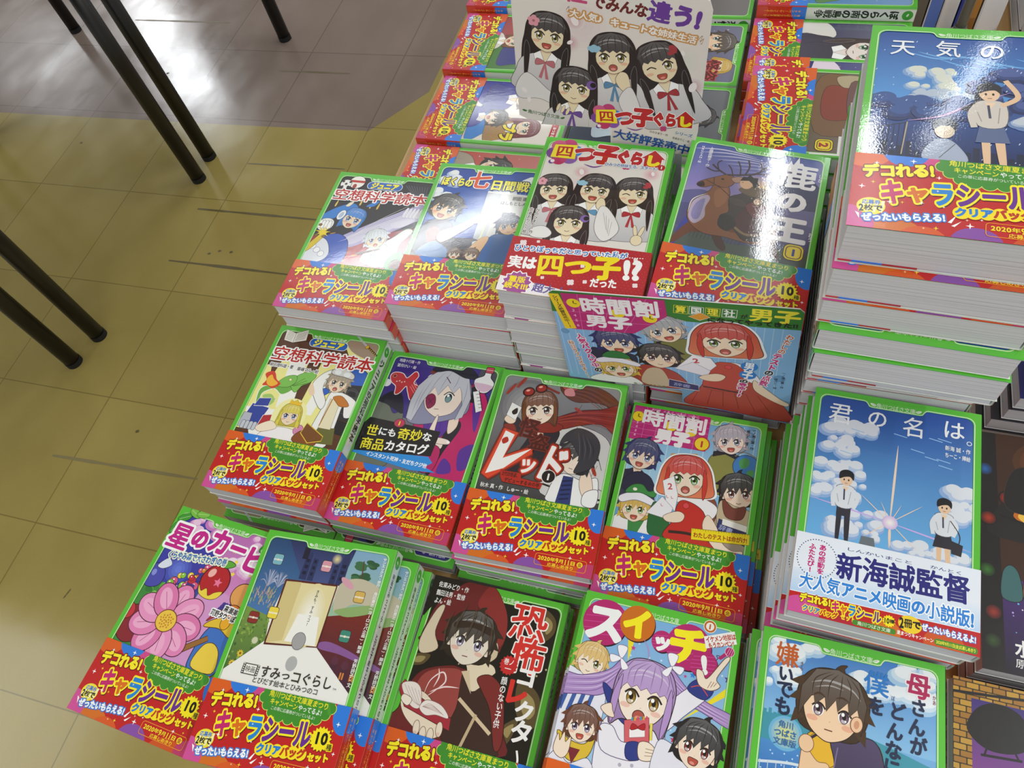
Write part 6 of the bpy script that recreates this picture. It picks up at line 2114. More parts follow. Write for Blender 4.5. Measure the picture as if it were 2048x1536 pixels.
def art_rotated(bg, people, title=None, tcol='#fdf03a', panel=None, extra=None):
    A = Art(FW, FH)
    base(A, bg)
    A.poly([(0, 56), (FW, 56), (FW, FH), (0, FH)], ('v', bg, mix(bg, '#ffffff', .18)))
    rnd = random.Random(len(people) * 7 + int(bg[1:3], 16))
    for i in range(14):
        x, y = rnd.uniform(6, 104), rnd.uniform(60, 160)
        A.spark(x, y, rnd.uniform(.8, 1.8), mix(bg, '#ffffff', .6))
    if panel:
        for P, c in panel:
            A.blob(P, c, ol=('#1c1a20', .4))
    for p in people:
        figure(A, *p[:4], **p[4])
    frame(A)
    if extra:
        extra(A)
    if title:
        A.text(title, (8, 150), (8 + 13 * len(title), 150), 15, tcol, .9, ol=[(1.0, '#1c1a20')])
    return A


def art_blue_jackets():             # two teenagers in royal blue jackets
    def ex(A):
        A.rect(46, 158, 100, 166, '#b8202a')
        A.text('最強の小学生、あつまる!', (48, 162), (98, 162), 4.2, '#f7f2ee', .15)
        A.text('ブラ', (78, 108), (108, 108), 17, '#fbe41e', 1.0, ol=[(1.1, '#1c1a20')])
    return art_rotated('#e6dcd2', [(36, 118, 13, 0, dict(hair='#6a4030', cloth='#2b2f9c', collar='#f2f2f2', style='boy', eye='#5a3a28')), (84, 128, 12, 4, dict(hair='#7c2430', cloth='#b88a30', style='long', eye='#4a6a4a', mouth='smile')), (70, 86, 11, 0, dict(hair='#3c3028', cloth='#2b2f9c', collar='#e8e8f0', style='boy'))],
                       panel=[([(0, 56), (4, 100), (26, 108), (46, 92), (44, 58)], '#2b2f9c'), ([(54, 60), (60, 84), (84, 88), (112, 60)], '#2a7fd0')], extra=ex)


def art_red_ruler():
    def ex(A):
        A.poly([(64, 62), (70, 63), (70, 104), (63, 104)], '#f7df1c', ol=('#8a7408', .4))
        A.vtext('あげないで、', (66.6, 101), (66.8, 66), 3.8, '#5a4a08', .1)
    return art_rotated('#b8341c', [(34, 104, 17, 2, dict(hair='#1f1a1c', eye='#8a3a2c', skin='#f2dcc4', cloth='#a89a84', style='boy', mouth='line')), (88, 128, 12, 0, dict(hair='#cfc6c0', style='boy', cloth='#3a4a8c'))], extra=ex)


def art_green_coat():
    return art_rotated('#3f7a30', [(30, 112, 14, 4, dict(hair='#1c1a1c', cloth='#b83a2c', style='boy', eye='#3a6a3a')), (80, 120, 13, -4, dict(hair='#e8e2d8', cloth='#28308c', style='boy', eye='#3a3a6a')), (54, 78, 11, 0, dict(hair='#8a5a34', cloth='#e8e2d8', style='twin'))],
                       panel=[([(0, 56), (10, 92), (40, 100), (60, 60)], '#a8482c')])


def art_pastel_pair():
    def ex(A):
        A.line([(76, 60), (92, 66), (108, 60)], 2, '#f7f4f2', taper=True)
    return art_rotated('#1c2a44', [(50, 140, 12.5, 4, dict(hair='#1f1d2c', skin='#f4d6b4', cloth='#2c2c3c', style='boy')), (58, 108, 13, -4, dict(hair='#e8cf4a', skin='#f6dcbc', cloth='#f2f2ea', style='bob', eye='#7a6a2c', mouth='smile')), (70, 78, 13, 0, dict(hair='#d98a94', skin='#f6dcc4', cloth='#c8dce8', style='bob', eye='#8a3a4c'))], extra=ex)


def art_navy_thief():
    def ex(A):
        A.poly([(4, 118), (FW - 6, 118), (FW - 6, 76), (4, 76)], '#8c1a20')
        A.text('怪盗', (70, 140), (108, 140), 18, '#5c1418', .9, ol=[(.6, '#c8484a')])
        A.text('レッド', (8, 98), (106, 98), 34, '#f7f4f2', 2.2)
        A.text('秋木 真', (80, 70), (104, 70), 4.2, '#f2f2f2', .08)
        A.text('しゅー', (84, 64), (102, 64), 4.2, '#f2f2f2', .08)
    return art_rotated('#1f2468', [(36, 142, 15, 6, dict(hair='#4a3c34', skin='#eccaa8', cloth='#2c2c3c', style='boy', eye='#3a5a4a', mouth='line')), (80, 150, 10, 0, dict(hair='#d9b24e', style='bob', cloth='#3a3a78'))], extra=ex)


def art_black_cloak():
    def ex(A):
        A.text('ター', (60, 80), (106, 78), 24, '#f7f4f2', .9, ol=[(.9, '#0c0a0c')])
        A.spark(84, 84, 5, '#f0b83a')
    return art_rotated('#2a1c1e', [(44, 124, 17, 4, dict(hair='#2c2024', skin='#f0dcd0', cloth='#3c2428', style='boy', eye='#4a3a3a', mouth='line'))], extra=ex)


def art_warrior():
    def ex(A):
        A.rrect(93, 62, 107, 76, 4, '#f4d81c', ol=('#1c1c1c', .6))
        A.line(rr_pts(94.6, 63.6, 105.4, 74.4, 3.2), .7, '#1c1c1c', smooth=False, closed=True)
        A.text('2', (96.6, 69), (103.4, 69), 9, '#a8281c', .5)
        A.rect(88, 80, 110, 84, '#f2f0ee')
        A.rect(110, 58, 112, 96, '#f2f0ee')
    return art_rotated('#6a5a48', [(40, 138, 13, 0, dict(hair='#3a302c', skin='#d8b494', cloth='#7c4a30', style='boy', eye='#5a4a2c', mouth='line'))],
                       panel=[([(10, 60), (16, 104), (44, 116), (78, 104), (84, 60)], '#7c5a3c'), ([(24, 66), (30, 92), (60, 96), (66, 66)], '#8c3a2c'), ([(50, 104), (60, 130), (84, 120), (78, 96)], '#4a3f5c'), ([(8, 92), (20, 98), (24, 80), (10, 74)], '#b8a888')], extra=ex)


def art_violet_dancer():
    return art_rotated('#2a2a7c', [(60, 128, 13, -8, dict(hair='#3a3060', skin='#f4e2d4', cloth='#6a3f8c', style='long', eye='#4a4a8c', mouth='smile'))],
                       panel=[([(4, 60), (10, 84), (60, 92), (100, 70), (90, 58)], '#e8d8ea'), ([(60, 60), (80, 90), (112, 84), (112, 58)], '#3a4f9c')])


def art_green_eyes():
    return art_rotated('#23255c', [(56, 126, 18, 4, dict(hair='#4a3c40', skin='#f2e6e0', cloth='#3a3344', style='long', eye='#3f8a48', mouth='line'))],
                       panel=[([(0, 58), (6, 84), (30, 92), (36, 58)], '#e9e6e2'), ([(60, 58), (66, 80), (112, 86), (112, 58)], '#5a54a8')])


def art_bubble_world():
    return art_rotated('#3a84c4', [(40, 120, 13, 0, dict(hair='#c8562c', cloth='#c83a2c', style='boy')), (84, 112, 12, 0, dict(hair='#e0cf4a', cloth='#5a9a3c', style='twin', eye='#3a7a4a'))],
                       panel=[([(0, 58), (6, 80), (40, 90), (70, 62)], '#5fae3c')])


def art_night_city():               # dark cover, orange blaze, city lights; plain shapes only
    w, h = 128.0, 182.0
    A = Art(w, h)
    A.rect(0, 0, w, h, '#121018')
    A.rect(14, 60, w, h, '#3a1f16')
    glow(A, 60, 160, 40, '#9a5a2c', '#3a1f16', 8, 26)
    A.blob([(14, 120), (30, 132), (60, 126), (100, 136), (128, 130), (128, 96), (14, 96)], '#1c1a1e')
    for i in range(26):
        rnd = random.Random(i)
        x, y = rnd.uniform(18, 70), rnd.uniform(98, 122)
        A.blob([(x, y), (x + 4, y + 6), (x + 8, y + 2), (x + 5, y - 4)], rnd.choice(['#e89a2c', '#c86a1c', '#f2c24a', '#8a3a14']))
    A.line([(14, 114), (70, 100), (128, 92)], 2, '#141218')
    A.poly([(14, 0), (w, 0), (w, 66), (14, 66)], ('v', '#0e0c1c', '#4a2a78'))
    rnd = random.Random(77)
    for i in range(170):
        A.ell(rnd.uniform(16, 126), rnd.uniform(28, 66), rnd.uniform(.25, .7), None, rnd.choice(['#b8a8f0', '#f2ecf8', '#7a6ad8', '#6ab8f0']), n=8)
    for x, y, c in ((6, 150, '#2a6ab8'), (7, 110, '#b8361c'), (5, 70, '#3a7a2c'), (8, 40, '#a8342c'), (7, 20, '#3a5a2c'), (20, 128, '#e03020')):
        glow(A, x, y, 6, c, '#121018', 5)
    # plain dark coats and round shapes where the figures stand
    A.blob([(18, 128), (24, 150), (36, 156), (50, 150), (56, 128), (50, 118), (24, 118)], '#16141a', ol=('#3a2c2c', .5))
    A.blob([(46, 120), (60, 140), (96, 140), (90, 112)], '#2f6a2c')
    A.poly([(58, 136), (128, 128), (128, 118), (66, 128)], '#d8d8dc')
    for x, c in ((20, '#3a6a6c'), (34, '#b8702c'), (48, '#d8c8bc'), (62, '#e0b02c')):
        A.blob([(x - 6, 52), (x - 5, 70), (x, 76), (x + 5, 70), (x + 6, 52)], c, ol=('#1c1418', .5))
    A.text('水稀しま', (20, 18), (62, 18), 11, '#f4f4f4', .5)
    A.text('原作 青山剛昌', (20, 8), (62, 8), 6, '#e8e8e8', .1)
    A.poly([(84, 40), (128, 44), (128, 60), (84, 54)], '#e0b02c')
    return A


def art_earthrise():                # brick border, violet sky, blue planet, black helicopter
    w, h = 128.0, 182.0
    A = Art(w, h)
    A.rect(0, 0, w, h, '#3a2a10')
    for j in range(46):
        for i in range(17):
            x = i * 8 - (4 if j % 2 else 0)
            A.rrect(x + .3, j * 4 + .3, x + 7.5, j * 4 + 3.6, .5, ('#b8862c', '#a8742a', '#c89a3a')[(i * 7 + j * 5) % 3])
    A.clip = (11, 0, 128, 170)
    A.poly([(11, 40), (w, 40), (w, 170), (11, 170)], ('v', '#c85ab4', '#3a2a7c'))
    rnd = random.Random(6)
    for i in range(16):
        x, y = rnd.uniform(14, 110), rnd.uniform(120, 166)
        A.line([(x, y), (x + 14, y - 2)], .4, '#b48ad8', smooth=False)
    glow(A, 38, 104, 22, '#fdeef6', '#b860b4', 8)
    A.ell(76, 40, 74, 74, '#2450a0', n=60)
    A.ell(80, 34, 72, 72, '#122048', n=60)
    for P in ([(40, 70), (56, 78), (70, 76), (62, 66)], [(70, 90), (84, 94), (90, 86), (78, 82)]):
        A.blob(P, '#3a5a3c')
        A.line(P, .5, '#d8c860')
    for a in range(0, 360, 30):
        A.line([(38, 104), (38 + 14 * math.cos(R(a)), 104 + 14 * math.sin(R(a))), (38 + 28 * math.cos(R(a)), 104 + 28 * math.sin(R(a)))], .7, '#fdf4fa', taper=True)
    A.clip = (0, 0, w, h)
    # helicopter silhouette
    A.blob([(8, 150), (14, 164), (26, 170), (40, 166), (46, 152), (38, 142), (20, 140)], '#0c0a0e')
    A.poly([(40, 160), (84, 172), (84, 169), (44, 152)], '#0c0a0e')
    A.line([(-2, 172), (20, 174), (60, 178)], 1.8, '#0c0a0e')
    A.line([(16, 136), (40, 138)], 1.6, '#0c0a0e', smooth=False)
    A.line([(20, 142), (18, 136)], 1.2, '#0c0a0e', smooth=False)
    A.line([(36, 142), (38, 138)], 1.2, '#0c0a0e', smooth=False)
    # plain grey rounded rock at right edge
    A.blob([(84, 20), (80, 70), (90, 100), (112, 112), (130, 108), (130, 10)], '#3a3436', ol=('#141214', .8))
    A.blob([(90, 84), (98, 102), (116, 108), (118, 92), (104, 90)], '#5a5456')
    return A




# ------------------------------------------------------------------ books
BW, BHT = 0.112, 0.172          # cover width and height of the series (m)
_art_cache = {}


def cached(fn):
    if fn not in _art_cache:
        _art_cache[fn] = fn()
    return _art_cache[fn]


def lift(A):
    return min(6e-6, 0.00035 / max(int(A.lev.max()), 1))


def spine_art(t, h, title, tone, badge=True, tcol='#1c1c1c', hue='#3f9a34', size=0.62):
    A = Art(t, h)
    A.rect(0, 0, t, h, tone)
    if badge:
        A.rect(0, 0, t * .06, h, '#8fcf6c')
        A.rect(t * .94, 0, t, h, '#8fcf6c')
        A.ell(t / 2, h - 8, t * .36, t * .36, hue)
        leaf(A, t / 2, h - 8, .9 * t / 16)
    if title:
        n = len(title)
        s = min(t * size, 100 / n)
        A.vtext(title, (t / 2, h - 17), (t / 2, h - 17 - s * 1.02 * n), s, tcol, s * .05)
    return A


def quads_mesh(Q, C):
    V, F, CC = [], [], []
    for q, c in zip(Q, C):
        k = len(V)
        V += q
        F.append((k, k + 1, k + 2, k + 3))
        CC += [lin(c)] * 4
    return V, F, CC


def wrap(w, t, r, y0, y1, e, thick, cols, x0=0.0):
    """sheet folded round the spine at x = w: bottom, arc, spine, arc, top; e = clearance outside the block"""
    def prof(o):
        ro = r + o
        P = [(x0, -o), (w - r, -o)]
        P += [(w - r + ro * math.sin(R(a)), r - ro * math.cos(R(a))) for a in (30, 60, 90)]
        P += [(w - r + ro * math.cos(R(a)), t - r + ro * math.sin(R(a))) for a in (0, 30, 60, 90)]
        P += [(x0, t + o)]
        return P
    po, pi_ = prof(e), prof(e - thick)
    kinds = ['bottom', 'fold', 'fold', 'fold', 'spine', 'fold', 'fold', 'fold', 'top']
    Q, C = [], []
    for i, k in enumerate(kinds):
        a, b = po[i], po[i + 1]
        c, d = pi_[i], pi_[i + 1]
        Q.append([(a[0], y0, a[1]), (b[0], y0, b[1]), (b[0], y1, b[1]), (a[0], y1, a[1])])
        C.append(cols[k])
        Q.append([(c[0], y1, c[1]), (d[0], y1, d[1]), (d[0], y0, d[1]), (c[0], y0, c[1])])
        C.append(cols['inner'])
        for y, fl in ((y0, 0), (y1, 1)):
            q = [(a[0], y, a[1]), (c[0], y, c[1]), (d[0], y, d[1]), (b[0], y, b[1])]
            Q.append(q[::-1] if fl else q)
            C.append(cols['edge'])
    for a, c in ((po[0], pi_[0]), (pi_[-1], po[-1])):
        Q.append([(a[0], y0, a[1]), (a[0], y1, a[1]), (c[0], y1, c[1]), (c[0], y0, c[1])])
        C.append(cols['edge'])
    return Q, C


def sheet(name, Q, C, layers, mat, parent):
    V, F, CC = quads_mesh(Q, C)
    CC = list(CC)
    for A, fn in layers:
        v, f, c = A.mesh(fn)
        k = len(V)
        V += v
        F += [(a + k, b + k, d + k) for a, b, d in f]
        CC += [tuple(x) for x in c]
    return mesh_obj(name, V, F, mat, parent, colors=np.array(CC, np.float32))


COVER_COLS = dict(bottom='#dfe6da', fold=GREEN, spine='#dfe2dc', top=GREEN, inner='#e8e8e6', edge='#bcd8ac')
BAND_COLS = dict(bottom='#c23a3a', fold='#c4301c', spine='#c4301c', top='#c41a1d', inner='#f0eeee', edge='#d88a8a')


def make_book(name, art, t, band=None, spine_title=None, w=BW, h=BHT, cols=COVER_COLS, tone='#dfe2dc', badge=True, band_spine=True, flap=False, tcol='#1c1c1c', psize=0.62):
    """prototype: an Empty with cover, page block and, where it has one, the paper band"""
    root = empty(name)
    r = 0.0016
    cx, cy = -w / 2, -h / 2
    th = 0.0004

    def shift(Q):
        return [[(x + cx, y + cy, z) for x, y, z in q] for q in Q]
    Q, C = wrap(w, t, r, 0, h, 0.0, th, cols)
    layers = []
    if art is not None:
        A = cached(art)
        d = lift(A)
        kx, ky = (w - .0006) / A.w, h / A.h
        layers.append((A, lambda x, y, l: (x * kx + cx, y * ky + cy, t + 2e-5 + l * d)))
    if spine_title is not None or badge:  # imprint badge, title where one is readable
        SA = spine_art((t - 2 * r * .4) * 1000, h * 1000, spine_title, tone, badge, tcol, size=psize)
        ds = lift(SA)
        layers.append((SA, lambda x, y, l: (w + cx + 2e-5 + l * ds, y / 1000 + cy, t - r * .4 - x / 1000)))
    sheet('cover', shift(Q), C, layers, M_COVER, root)
    v, f = box_geo(cx + .0009, cx + w - .0014, cy + .0005, cy + h - .0005, th + .0001, t - th - .0001)
    mesh_obj('page_block', v, f, M_PAGE, root)
    if band is not None:
        bh = 0.0555
        Q, C = wrap(w, t, r, -0.0001, bh, 0.0006, 0.00015, BAND_COLS, x0=-0.0004)
        B = cached(band)
        d = lift(B)
        kx, ky = (w + .0002) / B.w, bh / B.h
        layers = [(B, lambda x, y, l: (x * kx + cx - .0003, y * ky + cy, t + .00062 + l * d))]
        if band_spine:
            SB = art_band_spine((t - r) * 1000)
            ds = lift(SB)
            layers.append((SB, lambda x, y, l: (w + cx + .00062 + l * ds, y / 1000 * bh * 1000 / 56 + cy, t - r * .5 - x / 1000)))
        Q = shift(Q)
        if flap:
            for x0, x1, c in ((0.001, 0.008, '#c0303a'), (0.008, 0.024, '#2a72d8'), (0.024, 0.042, '#a82434')):
                v, f = box_geo(cx + x0, cx + x1, cy - .0002, cy + .004, .0009, .0016)
                for q in f:
                    Q.append([v[i] for i in q])
                    C.append(c)
        sheet('paper_band', Q, C, layers, M_BAND, root)
    root['t'] = t
    return root


ORD = ['top', 'second', 'third', 'fourth', 'fifth', 'sixth', 'seventh', 'eighth', 'ninth', 'tenth', 'eleventh', 'twelfth', 'thirteenth', 'fourteenth', 'fifteenth', 'sixteenth']
_used = set()


def place(proto, u, v, z_top, deg, tx=0.0, ty=0.0, sz=1.0):
    """put a book (the prototype itself the first time, then copies of it and of each part) with its top face centred at (u, v, z_top)"""
    if proto.name in _used:
        o = proto.copy()
        COL.objects.link(o)
        for ch in list(proto.children):
            if ch.parent == proto:
                c = ch.copy()
                c.parent = o
                COL.objects.link(c)
    else:
        o = proto
        _used.add(proto.name)
    c, s = math.cos(R(deg)), math.sin(R(deg))
    ex = Vector((c, s, math.tan(R(ty)))).normalized()
    ey = Vector((-s, c, math.tan(R(tx))))
    ey = (ey - ex * ex.dot(ey)).normalized()
    n = ex.cross(ey)
    p = Vector((u, v, z_top)) - n * (proto['t'] * sz)
    m = Matrix((ex, ey, n)).transposed().to_4x4()
    o.location = p
    o.rotation_euler = m.to_euler()
    o.scale = (1, 1, sz)
    return o


GAP = 0.0013


def stack(desc, short, art, u, v, z, deg, n, tx=0, ty=0, band=art_band, title=None, fan=None, thick=None, name='paperback_book', cat='book', floor_z=TABLE_Z, gap=GAP, **kw):
    """a pile of n copies whose topmost face is centred at (u, v, z); fan[k] = (du, dv, drot) of the k-th book from the top"""
    if thick is None:
        pitch = (z - floor_z - 0.0003) / n
        thick = [pitch - GAP] * n
    t0 = thick[0]
    proto = make_book(name, art, t0, band, title, **kw)
    zt = z
    for k in range(n):
        f = 1 - k / max(n - 1, 1)
        du, dv, dr = (fan[min(k, len(fan) - 1)] if fan else (0, 0, 0))
        q = -1 if abs(dr) > 90 else 1
        o = place(proto, u + du, v + dv, zt, deg + dr, q * tx * f, q * ty * f, thick[k] / t0)
        zt -= thick[k] + gap
        tag(o, desc if k == 0 else f'{ORD[k]} book from the top under the {short}', cat, f'pile under the {short}' if n > 1 else None)
    del proto['t']
    return proto


stack('paperback with a blue-haired fighter on black and red, left end of the back pile row', 'blue-haired fighter cover',
      art_science_space, -0.3490, 0.4150, 0.8070, 0.3, 7, title='ジュニア空想科学読本', fan=[(0, 0, 0)] + [(.001, 0, .4)] + [(.001, .006, 0)] * 5)
stack('paperback with a goggled boy inventor, green dragon and train, second row at the left edge', 'goggled inventor cover',
      art_science_inventor, -0.3605, 0.2490, 0.7651, 0.1, 4, title='ジュニア空想科学読本', fan=[(0, 0, 0), (-.0005, .001, -.3), (-.001, -.001, .3), (-.001, -.008, 180.4)])
stack('paperback with a shouting boy against blue sky and white building', 'shouting boy and white building cover',
      art_school_war, -0.2370, 0.4261, 0.8205, 1.2, 6, title='ぼくらの七日間戦争', fan=[(0, 0, 0), (0, 0, -.8), (.001, 0, -1.2), (.001, 0, -.6), (0, .001, -1), (.001, 0, -1)])
stack('paperback with four dark-haired sisters in white blouses and a red band', 'four sisters cover',
      art_sisters, -0.1255, 0.4232, 0.8622, 0.6, 9, ty=-2.4, band=art_band_sisters, band_spine=False, title='四つ子ぐらし', flap=False, fan=[(0, 0, 0), (.0015, .001, 0), (.0005, 0, .3), (.002, .0, -.3), (.003, .001, 180), (.004, .002, 180.2), (.004, .001, 0), (.004, .002, 0), (.004, 0, 0)])
stack('paperback with a rider on a brown stag under a violet sky', 'stag rider cover',
      art_stag, -0.0048, 0.4290, 0.8622, -2.5, 9, tx=1.2, ty=-4.6, title='鹿の王', thick=[.0148] * 9, gap=.0031, fan=[(0, 0, 0), (.001, 0, 0), (.0, 0, .8), (.001, 0, 1.2), (0, 0, 1.5), (0, 0, 2), (0, 0, 2), (0, 0, 2.4), (0, 0, 2.4)])
stack('paperback with a silver-haired girl, eye patch, crimson jacket and goldfish', 'silver-haired girl cover',
      art_catalogue, -0.2478, 0.2495, 0.7485, -0.5, 3, ty=0.8, title='世にも奇妙な商品カタログ', fan=[(0, 0, 0), (.001, -.001, 180.6), (0, -.009, 180.2)])
stack('paperback with a brown-haired girl in red scarf and goggles, big white lettering', 'red scarf girl cover',
      art_thief, -0.1313, 0.2450, 0.7564, 1.7, 4, ty=-.6, title='怪盗レッド', fan=[(0, 0, 0), (-.001, -.002, -.8), (.0, -.003, 178.8), (0, -.009, 178.4)])
stack('paperback with a red-bobbed girl among four boys and a pink timetable', 'pink timetable cover',
      art_timetable, -0.0165, 0.2395, 0.7425, -0.5, 3, tx=-.5, title='時間割男子', fan=[(0, 0, 0), (.0050, .001, 0), (.0115, .0005, .3)])
stack('paperback with two students under a bright summer sky and a pale blue band', 'summer sky students cover',
      art_summer_sky, 0.1200, 0.2400, 0.8060, -1.6, 7, band=art_band_director, band_spine=False, title='君の名は。', flap=False, fan=[(0, 0, 0), (-.0030, .001, 0), (-.0045, .0005, -.2), (-.0088, -.001, 0), (-.0105, 0, 1.4), (-.0105, 0, 1.8), (-.010, 0, 1.8)])
stack('paperback with a deep blue stormy sky and a girl raising one arm, tallest pile', 'stormy sky cover',
      art_storm_sky, 0.1080, 0.3935, 0.9990, -2.0, 14, title='天気の子', flap=True,
      thick=[.0285, .0262, .0205, .0205, .0225, .0225] + [0.0172] * 8,
      fan=[(0, 0, 0), (-.001, -.005, 0), (-.0015, -.006, .3), (.0005, -.012, 180), (.001, -.014, 180.5), (.006, -.002, .5)] + [(.006, .020, 1.5)] * 8)
stack('paperback with a big pink flower and heaped fruit, front left corner of the table', 'big pink flower cover',
      art_fruit_forest, -0.3815, 0.0560, 0.7540, -3.5, 3, title='星のカービィ', fan=[(0, 0, 0), (-.001, 0, .6), (-.001, 0, .8)])
stack('paperback with a pale glowing open doorway and storybook panels', 'glowing doorway cover',
      art_corner_door, -0.2735, 0.0565, 0.7690, 3.6, 4, title='映画すみっコぐらし とびだす絵本とひみつのコ', fan=[(0, 0, 0), (.0125, -.001, -1.2), (.0185, -.001, -1.6), (.0185, 0, -1.6)], psize=.5)
stack('paperback with a dark-haired boy in a crimson hood on black', 'crimson hood cover',
      art_fear, -0.1425, 0.0574, 0.7330, 0.5, 2, title='恐怖コレクター', fan=[(0, 0, 0), (.001, .002, -.5)])
stack('paperback with a lilac twin-tailed girl pointing, round magenta lettering discs', 'lilac twin-tailed girl cover',
      art_switch, -0.0178, 0.0650, 0.7598, -0.4, 4, title='スイッチ!', fan=[(0, 0, 0), (-.0035, .0005, 0), (-.0062, .001, .2), (-.006, .001, 0)])
stack('paperback with a schoolboy wearing a backpack before a bright blue sky', 'backpack schoolboy cover',
      art_mother, 0.1075, 0.0640, 0.7779, 0.2, 5, band=None, title='母さんがどんなに僕を嫌いでも', fan=[(0, 0, 0), (-.0060, .0005, 0), (-.0062, .001, .3), (-.0065, .001, .3), (-.006, 0, 0)])

# the far half of the table: piles turned sideways, spines towards us
stack('sideways paperback showing a dark-haired boy on red, nearest pile on the left table edge', 'sideways red cover',
      art_red_ruler, -0.3035, 0.5740, 0.7290, -90, 2)
stack('sideways paperback showing teenagers in royal blue jackets on the left table edge', 'royal blue jackets cover',
      art_blue_jackets, -0.3035, 0.6890, 0.7350, -90.5, 2)
stack('sideways paperback showing a green coat and white brush shape, third pile', 'green coat cover',
      art_green_coat, -0.3070, 0.8050, 0.7420, -90, 3)
stack('sideways paperback with blue and green art, farthest along the left table edge', 'far blue and green cover',
      art_bubble_world, -0.3100, 0.9215, 0.7500, -90, 3)
stack('sideways paperback mostly hidden behind the four sisters display card', 'half hidden sideways book',
      art_blue_jackets, -0.1230, 0.5745, 0.7290, -90, 2)
stack('sideways paperback showing a blonde and a pink-haired girl, right of the sisters card', 'blonde and pink hair cover',
      art_pastel_pair, -0.1245, 0.6920, 0.7360, -90, 2, band=None)
stack('sideways paperback with huge white letters on red and navy, behind the sisters card', 'white letters on red and navy cover',
      art_navy_thief, -0.1245, 0.8080, 0.7360, -90, 2, band=None, title='怪盗レッド')
stack('sideways paperback with a black cloak and white letters, beyond the navy one', 'black cloak cover',
      art_black_cloak, -0.1225, 0.9250, 0.7400, -90, 2, band=None, title='恐怖コレクター')
stack('sideways paperback with brown armour and a yellow number two badge', 'number two badge cover',
      art_warrior, 0.0665, 0.5790, 0.8500, -90.5, 8, fan=[(0, 0, 0), (-.003, .0005, 0), (-.0045, 0, .2), (-.007, 0, 0), (-.006, 0, .3), (-.008, .001, 0), (-.008, 0, 0), (-.008, 0, 0)])
stack('sideways paperback with a pale dancer in violet, half under the number two book', 'violet dancer cover',
      art_violet_dancer, 0.0645, 0.6965, 0.7750, -90, 4)
stack('sideways paperback with a green-eyed pale face on indigo', 'green eyes cover',
      art_green_eyes, 0.0540, 0.8115, 0.7410, -90, 3)
stack('sideways paperback with a white titled spine facing us, farthest of the middle piles', 'white titled spine',
      art_bubble_world, 0.0550, 0.9270, 0.7560, -90, 3, title='ぼくらの南の島戦争')


# right-hand edge: larger comics
CW, CH = 0.128, 0.182
NAVY = dict(bottom='#1c2050', fold='#2a3f9c', spine='#1f2560', top='#1c1f6a', inner='#e8e8e6', edge='#8a8aa8')
BLACK = dict(bottom='#141218', fold='#1c1a20', spine='#16141a', top='#1a181f', inner='#e8e8e6', edge='#5a5860')
stack('black comic with an orange blaze and purple city lights, beside the summer sky pile', 'black blaze comic',
      art_night_city, 0.2570, 0.2540, 0.7500, 0.5, 3, band=None, w=CW, h=CH, cols=BLACK, badge=False, name='comic_book')
stack('comic with a brick border, violet sky and blue planet, lower right corner', 'brick border comic',
      art_earthrise, 0.2420, 0.0640, 0.7430, 0, 3, band=None, w=CW, h=CH, cols=BLACK, badge=False, name='comic_book')

protoN = make_book('comic_book', None, 0.0150, None, None, w=CW, h=CH, cols=NAVY, badge=False)
protoK = make_book('comic_book', None, 0.0150, None, None, w=CW, h=CH, cols=BLACK, badge=False)
zz = TABLE_Z + 0.0003
pile = [(protoK, .2690, .458, 'lowest black comic'), (protoK, .2745, .460, 'second lowest black comic'), (protoK, .2810, .462, 'third lowest black comic'), (protoN, .2830, .464, 'lowest navy comic'),
        (protoN, .2890, .463, 'middle navy comic'), (protoN, .2960, .466, 'topmost navy comic')]
for k, (pr, u, v, d) in enumerate(pile):
    zz += 0.0150
    o = place(pr, u, v, zz, -0.5 + .4 * k)
    zz += GAP * .4
    tag(o, f'{d} in the stepped pile right of the tallest books', 'book', 'stepped pile of comics')
for p_ in (protoN, protoK):
    del p_['t']


# ------------------------------------------------------------------ standing display cards
def card(name, label, A, outline, v, to_plane, tabs, y_back=0.0009):
    """die-cut printed card standing upright in the plane y = v, printed side towards -y"""
    root = empty(name, (0, v, 0))
    tag(root, label, 'display card', 'printed display cards')
    pts = [to_plane(*p) for p in outline]
    n = len(pts)
    V = [(x, 0.0, z) for x, z in pts] + [(x, y_back, z) for x, z in pts]
    F = []
    for tri in tessellate_polygon([[Vector((x, z, 0)) for x, z in pts]]):
        a, b, c = tri
        p, q, r_ = (Vector(pts[i]) for i in (a, b, c))
        if (q - p).x * (r_ - p).y - (q - p).y * (r_ - p).x < 0:
            a, c = c, a
        F.append((a, b, c))
        F.append((n + a, n + c, n + b))
    for i in range(n):
        j = (i + 1) % n
        F.append((i, n + i, n + j, j))
    CC = [lin('#e6e4e0')] * len(V)
    d = lift(A)
    v2, f2, c2 = A.mesh(lambda x, y, l: (to_plane(x, y)[0], -3e-5 - l * d, to_plane(x, y)[1]))
    k = len(V)
    V += v2
    F += [(a + k, b + k, c + k) for a, b, c in f2]
    CC += [tuple(x) for x in c2]
    mesh_obj('printed_card', V, F, M_CARD, root, colors=np.array(CC, np.float32))
    for x0, x1, z1 in tabs:
        vv, ff = box_geo(x0, x1, y_back + 0.0002, y_back + 0.0012, TABLE_Z, z1)
        mesh_obj('support_strip', vv, ff, M_STRIP, root)
    return root


M_STRIP, *_ = new_mat('clear_grey_plastic_strip', '#b8bcbc', 0.25)


def cut(A, outline, paint):
    paint(A)


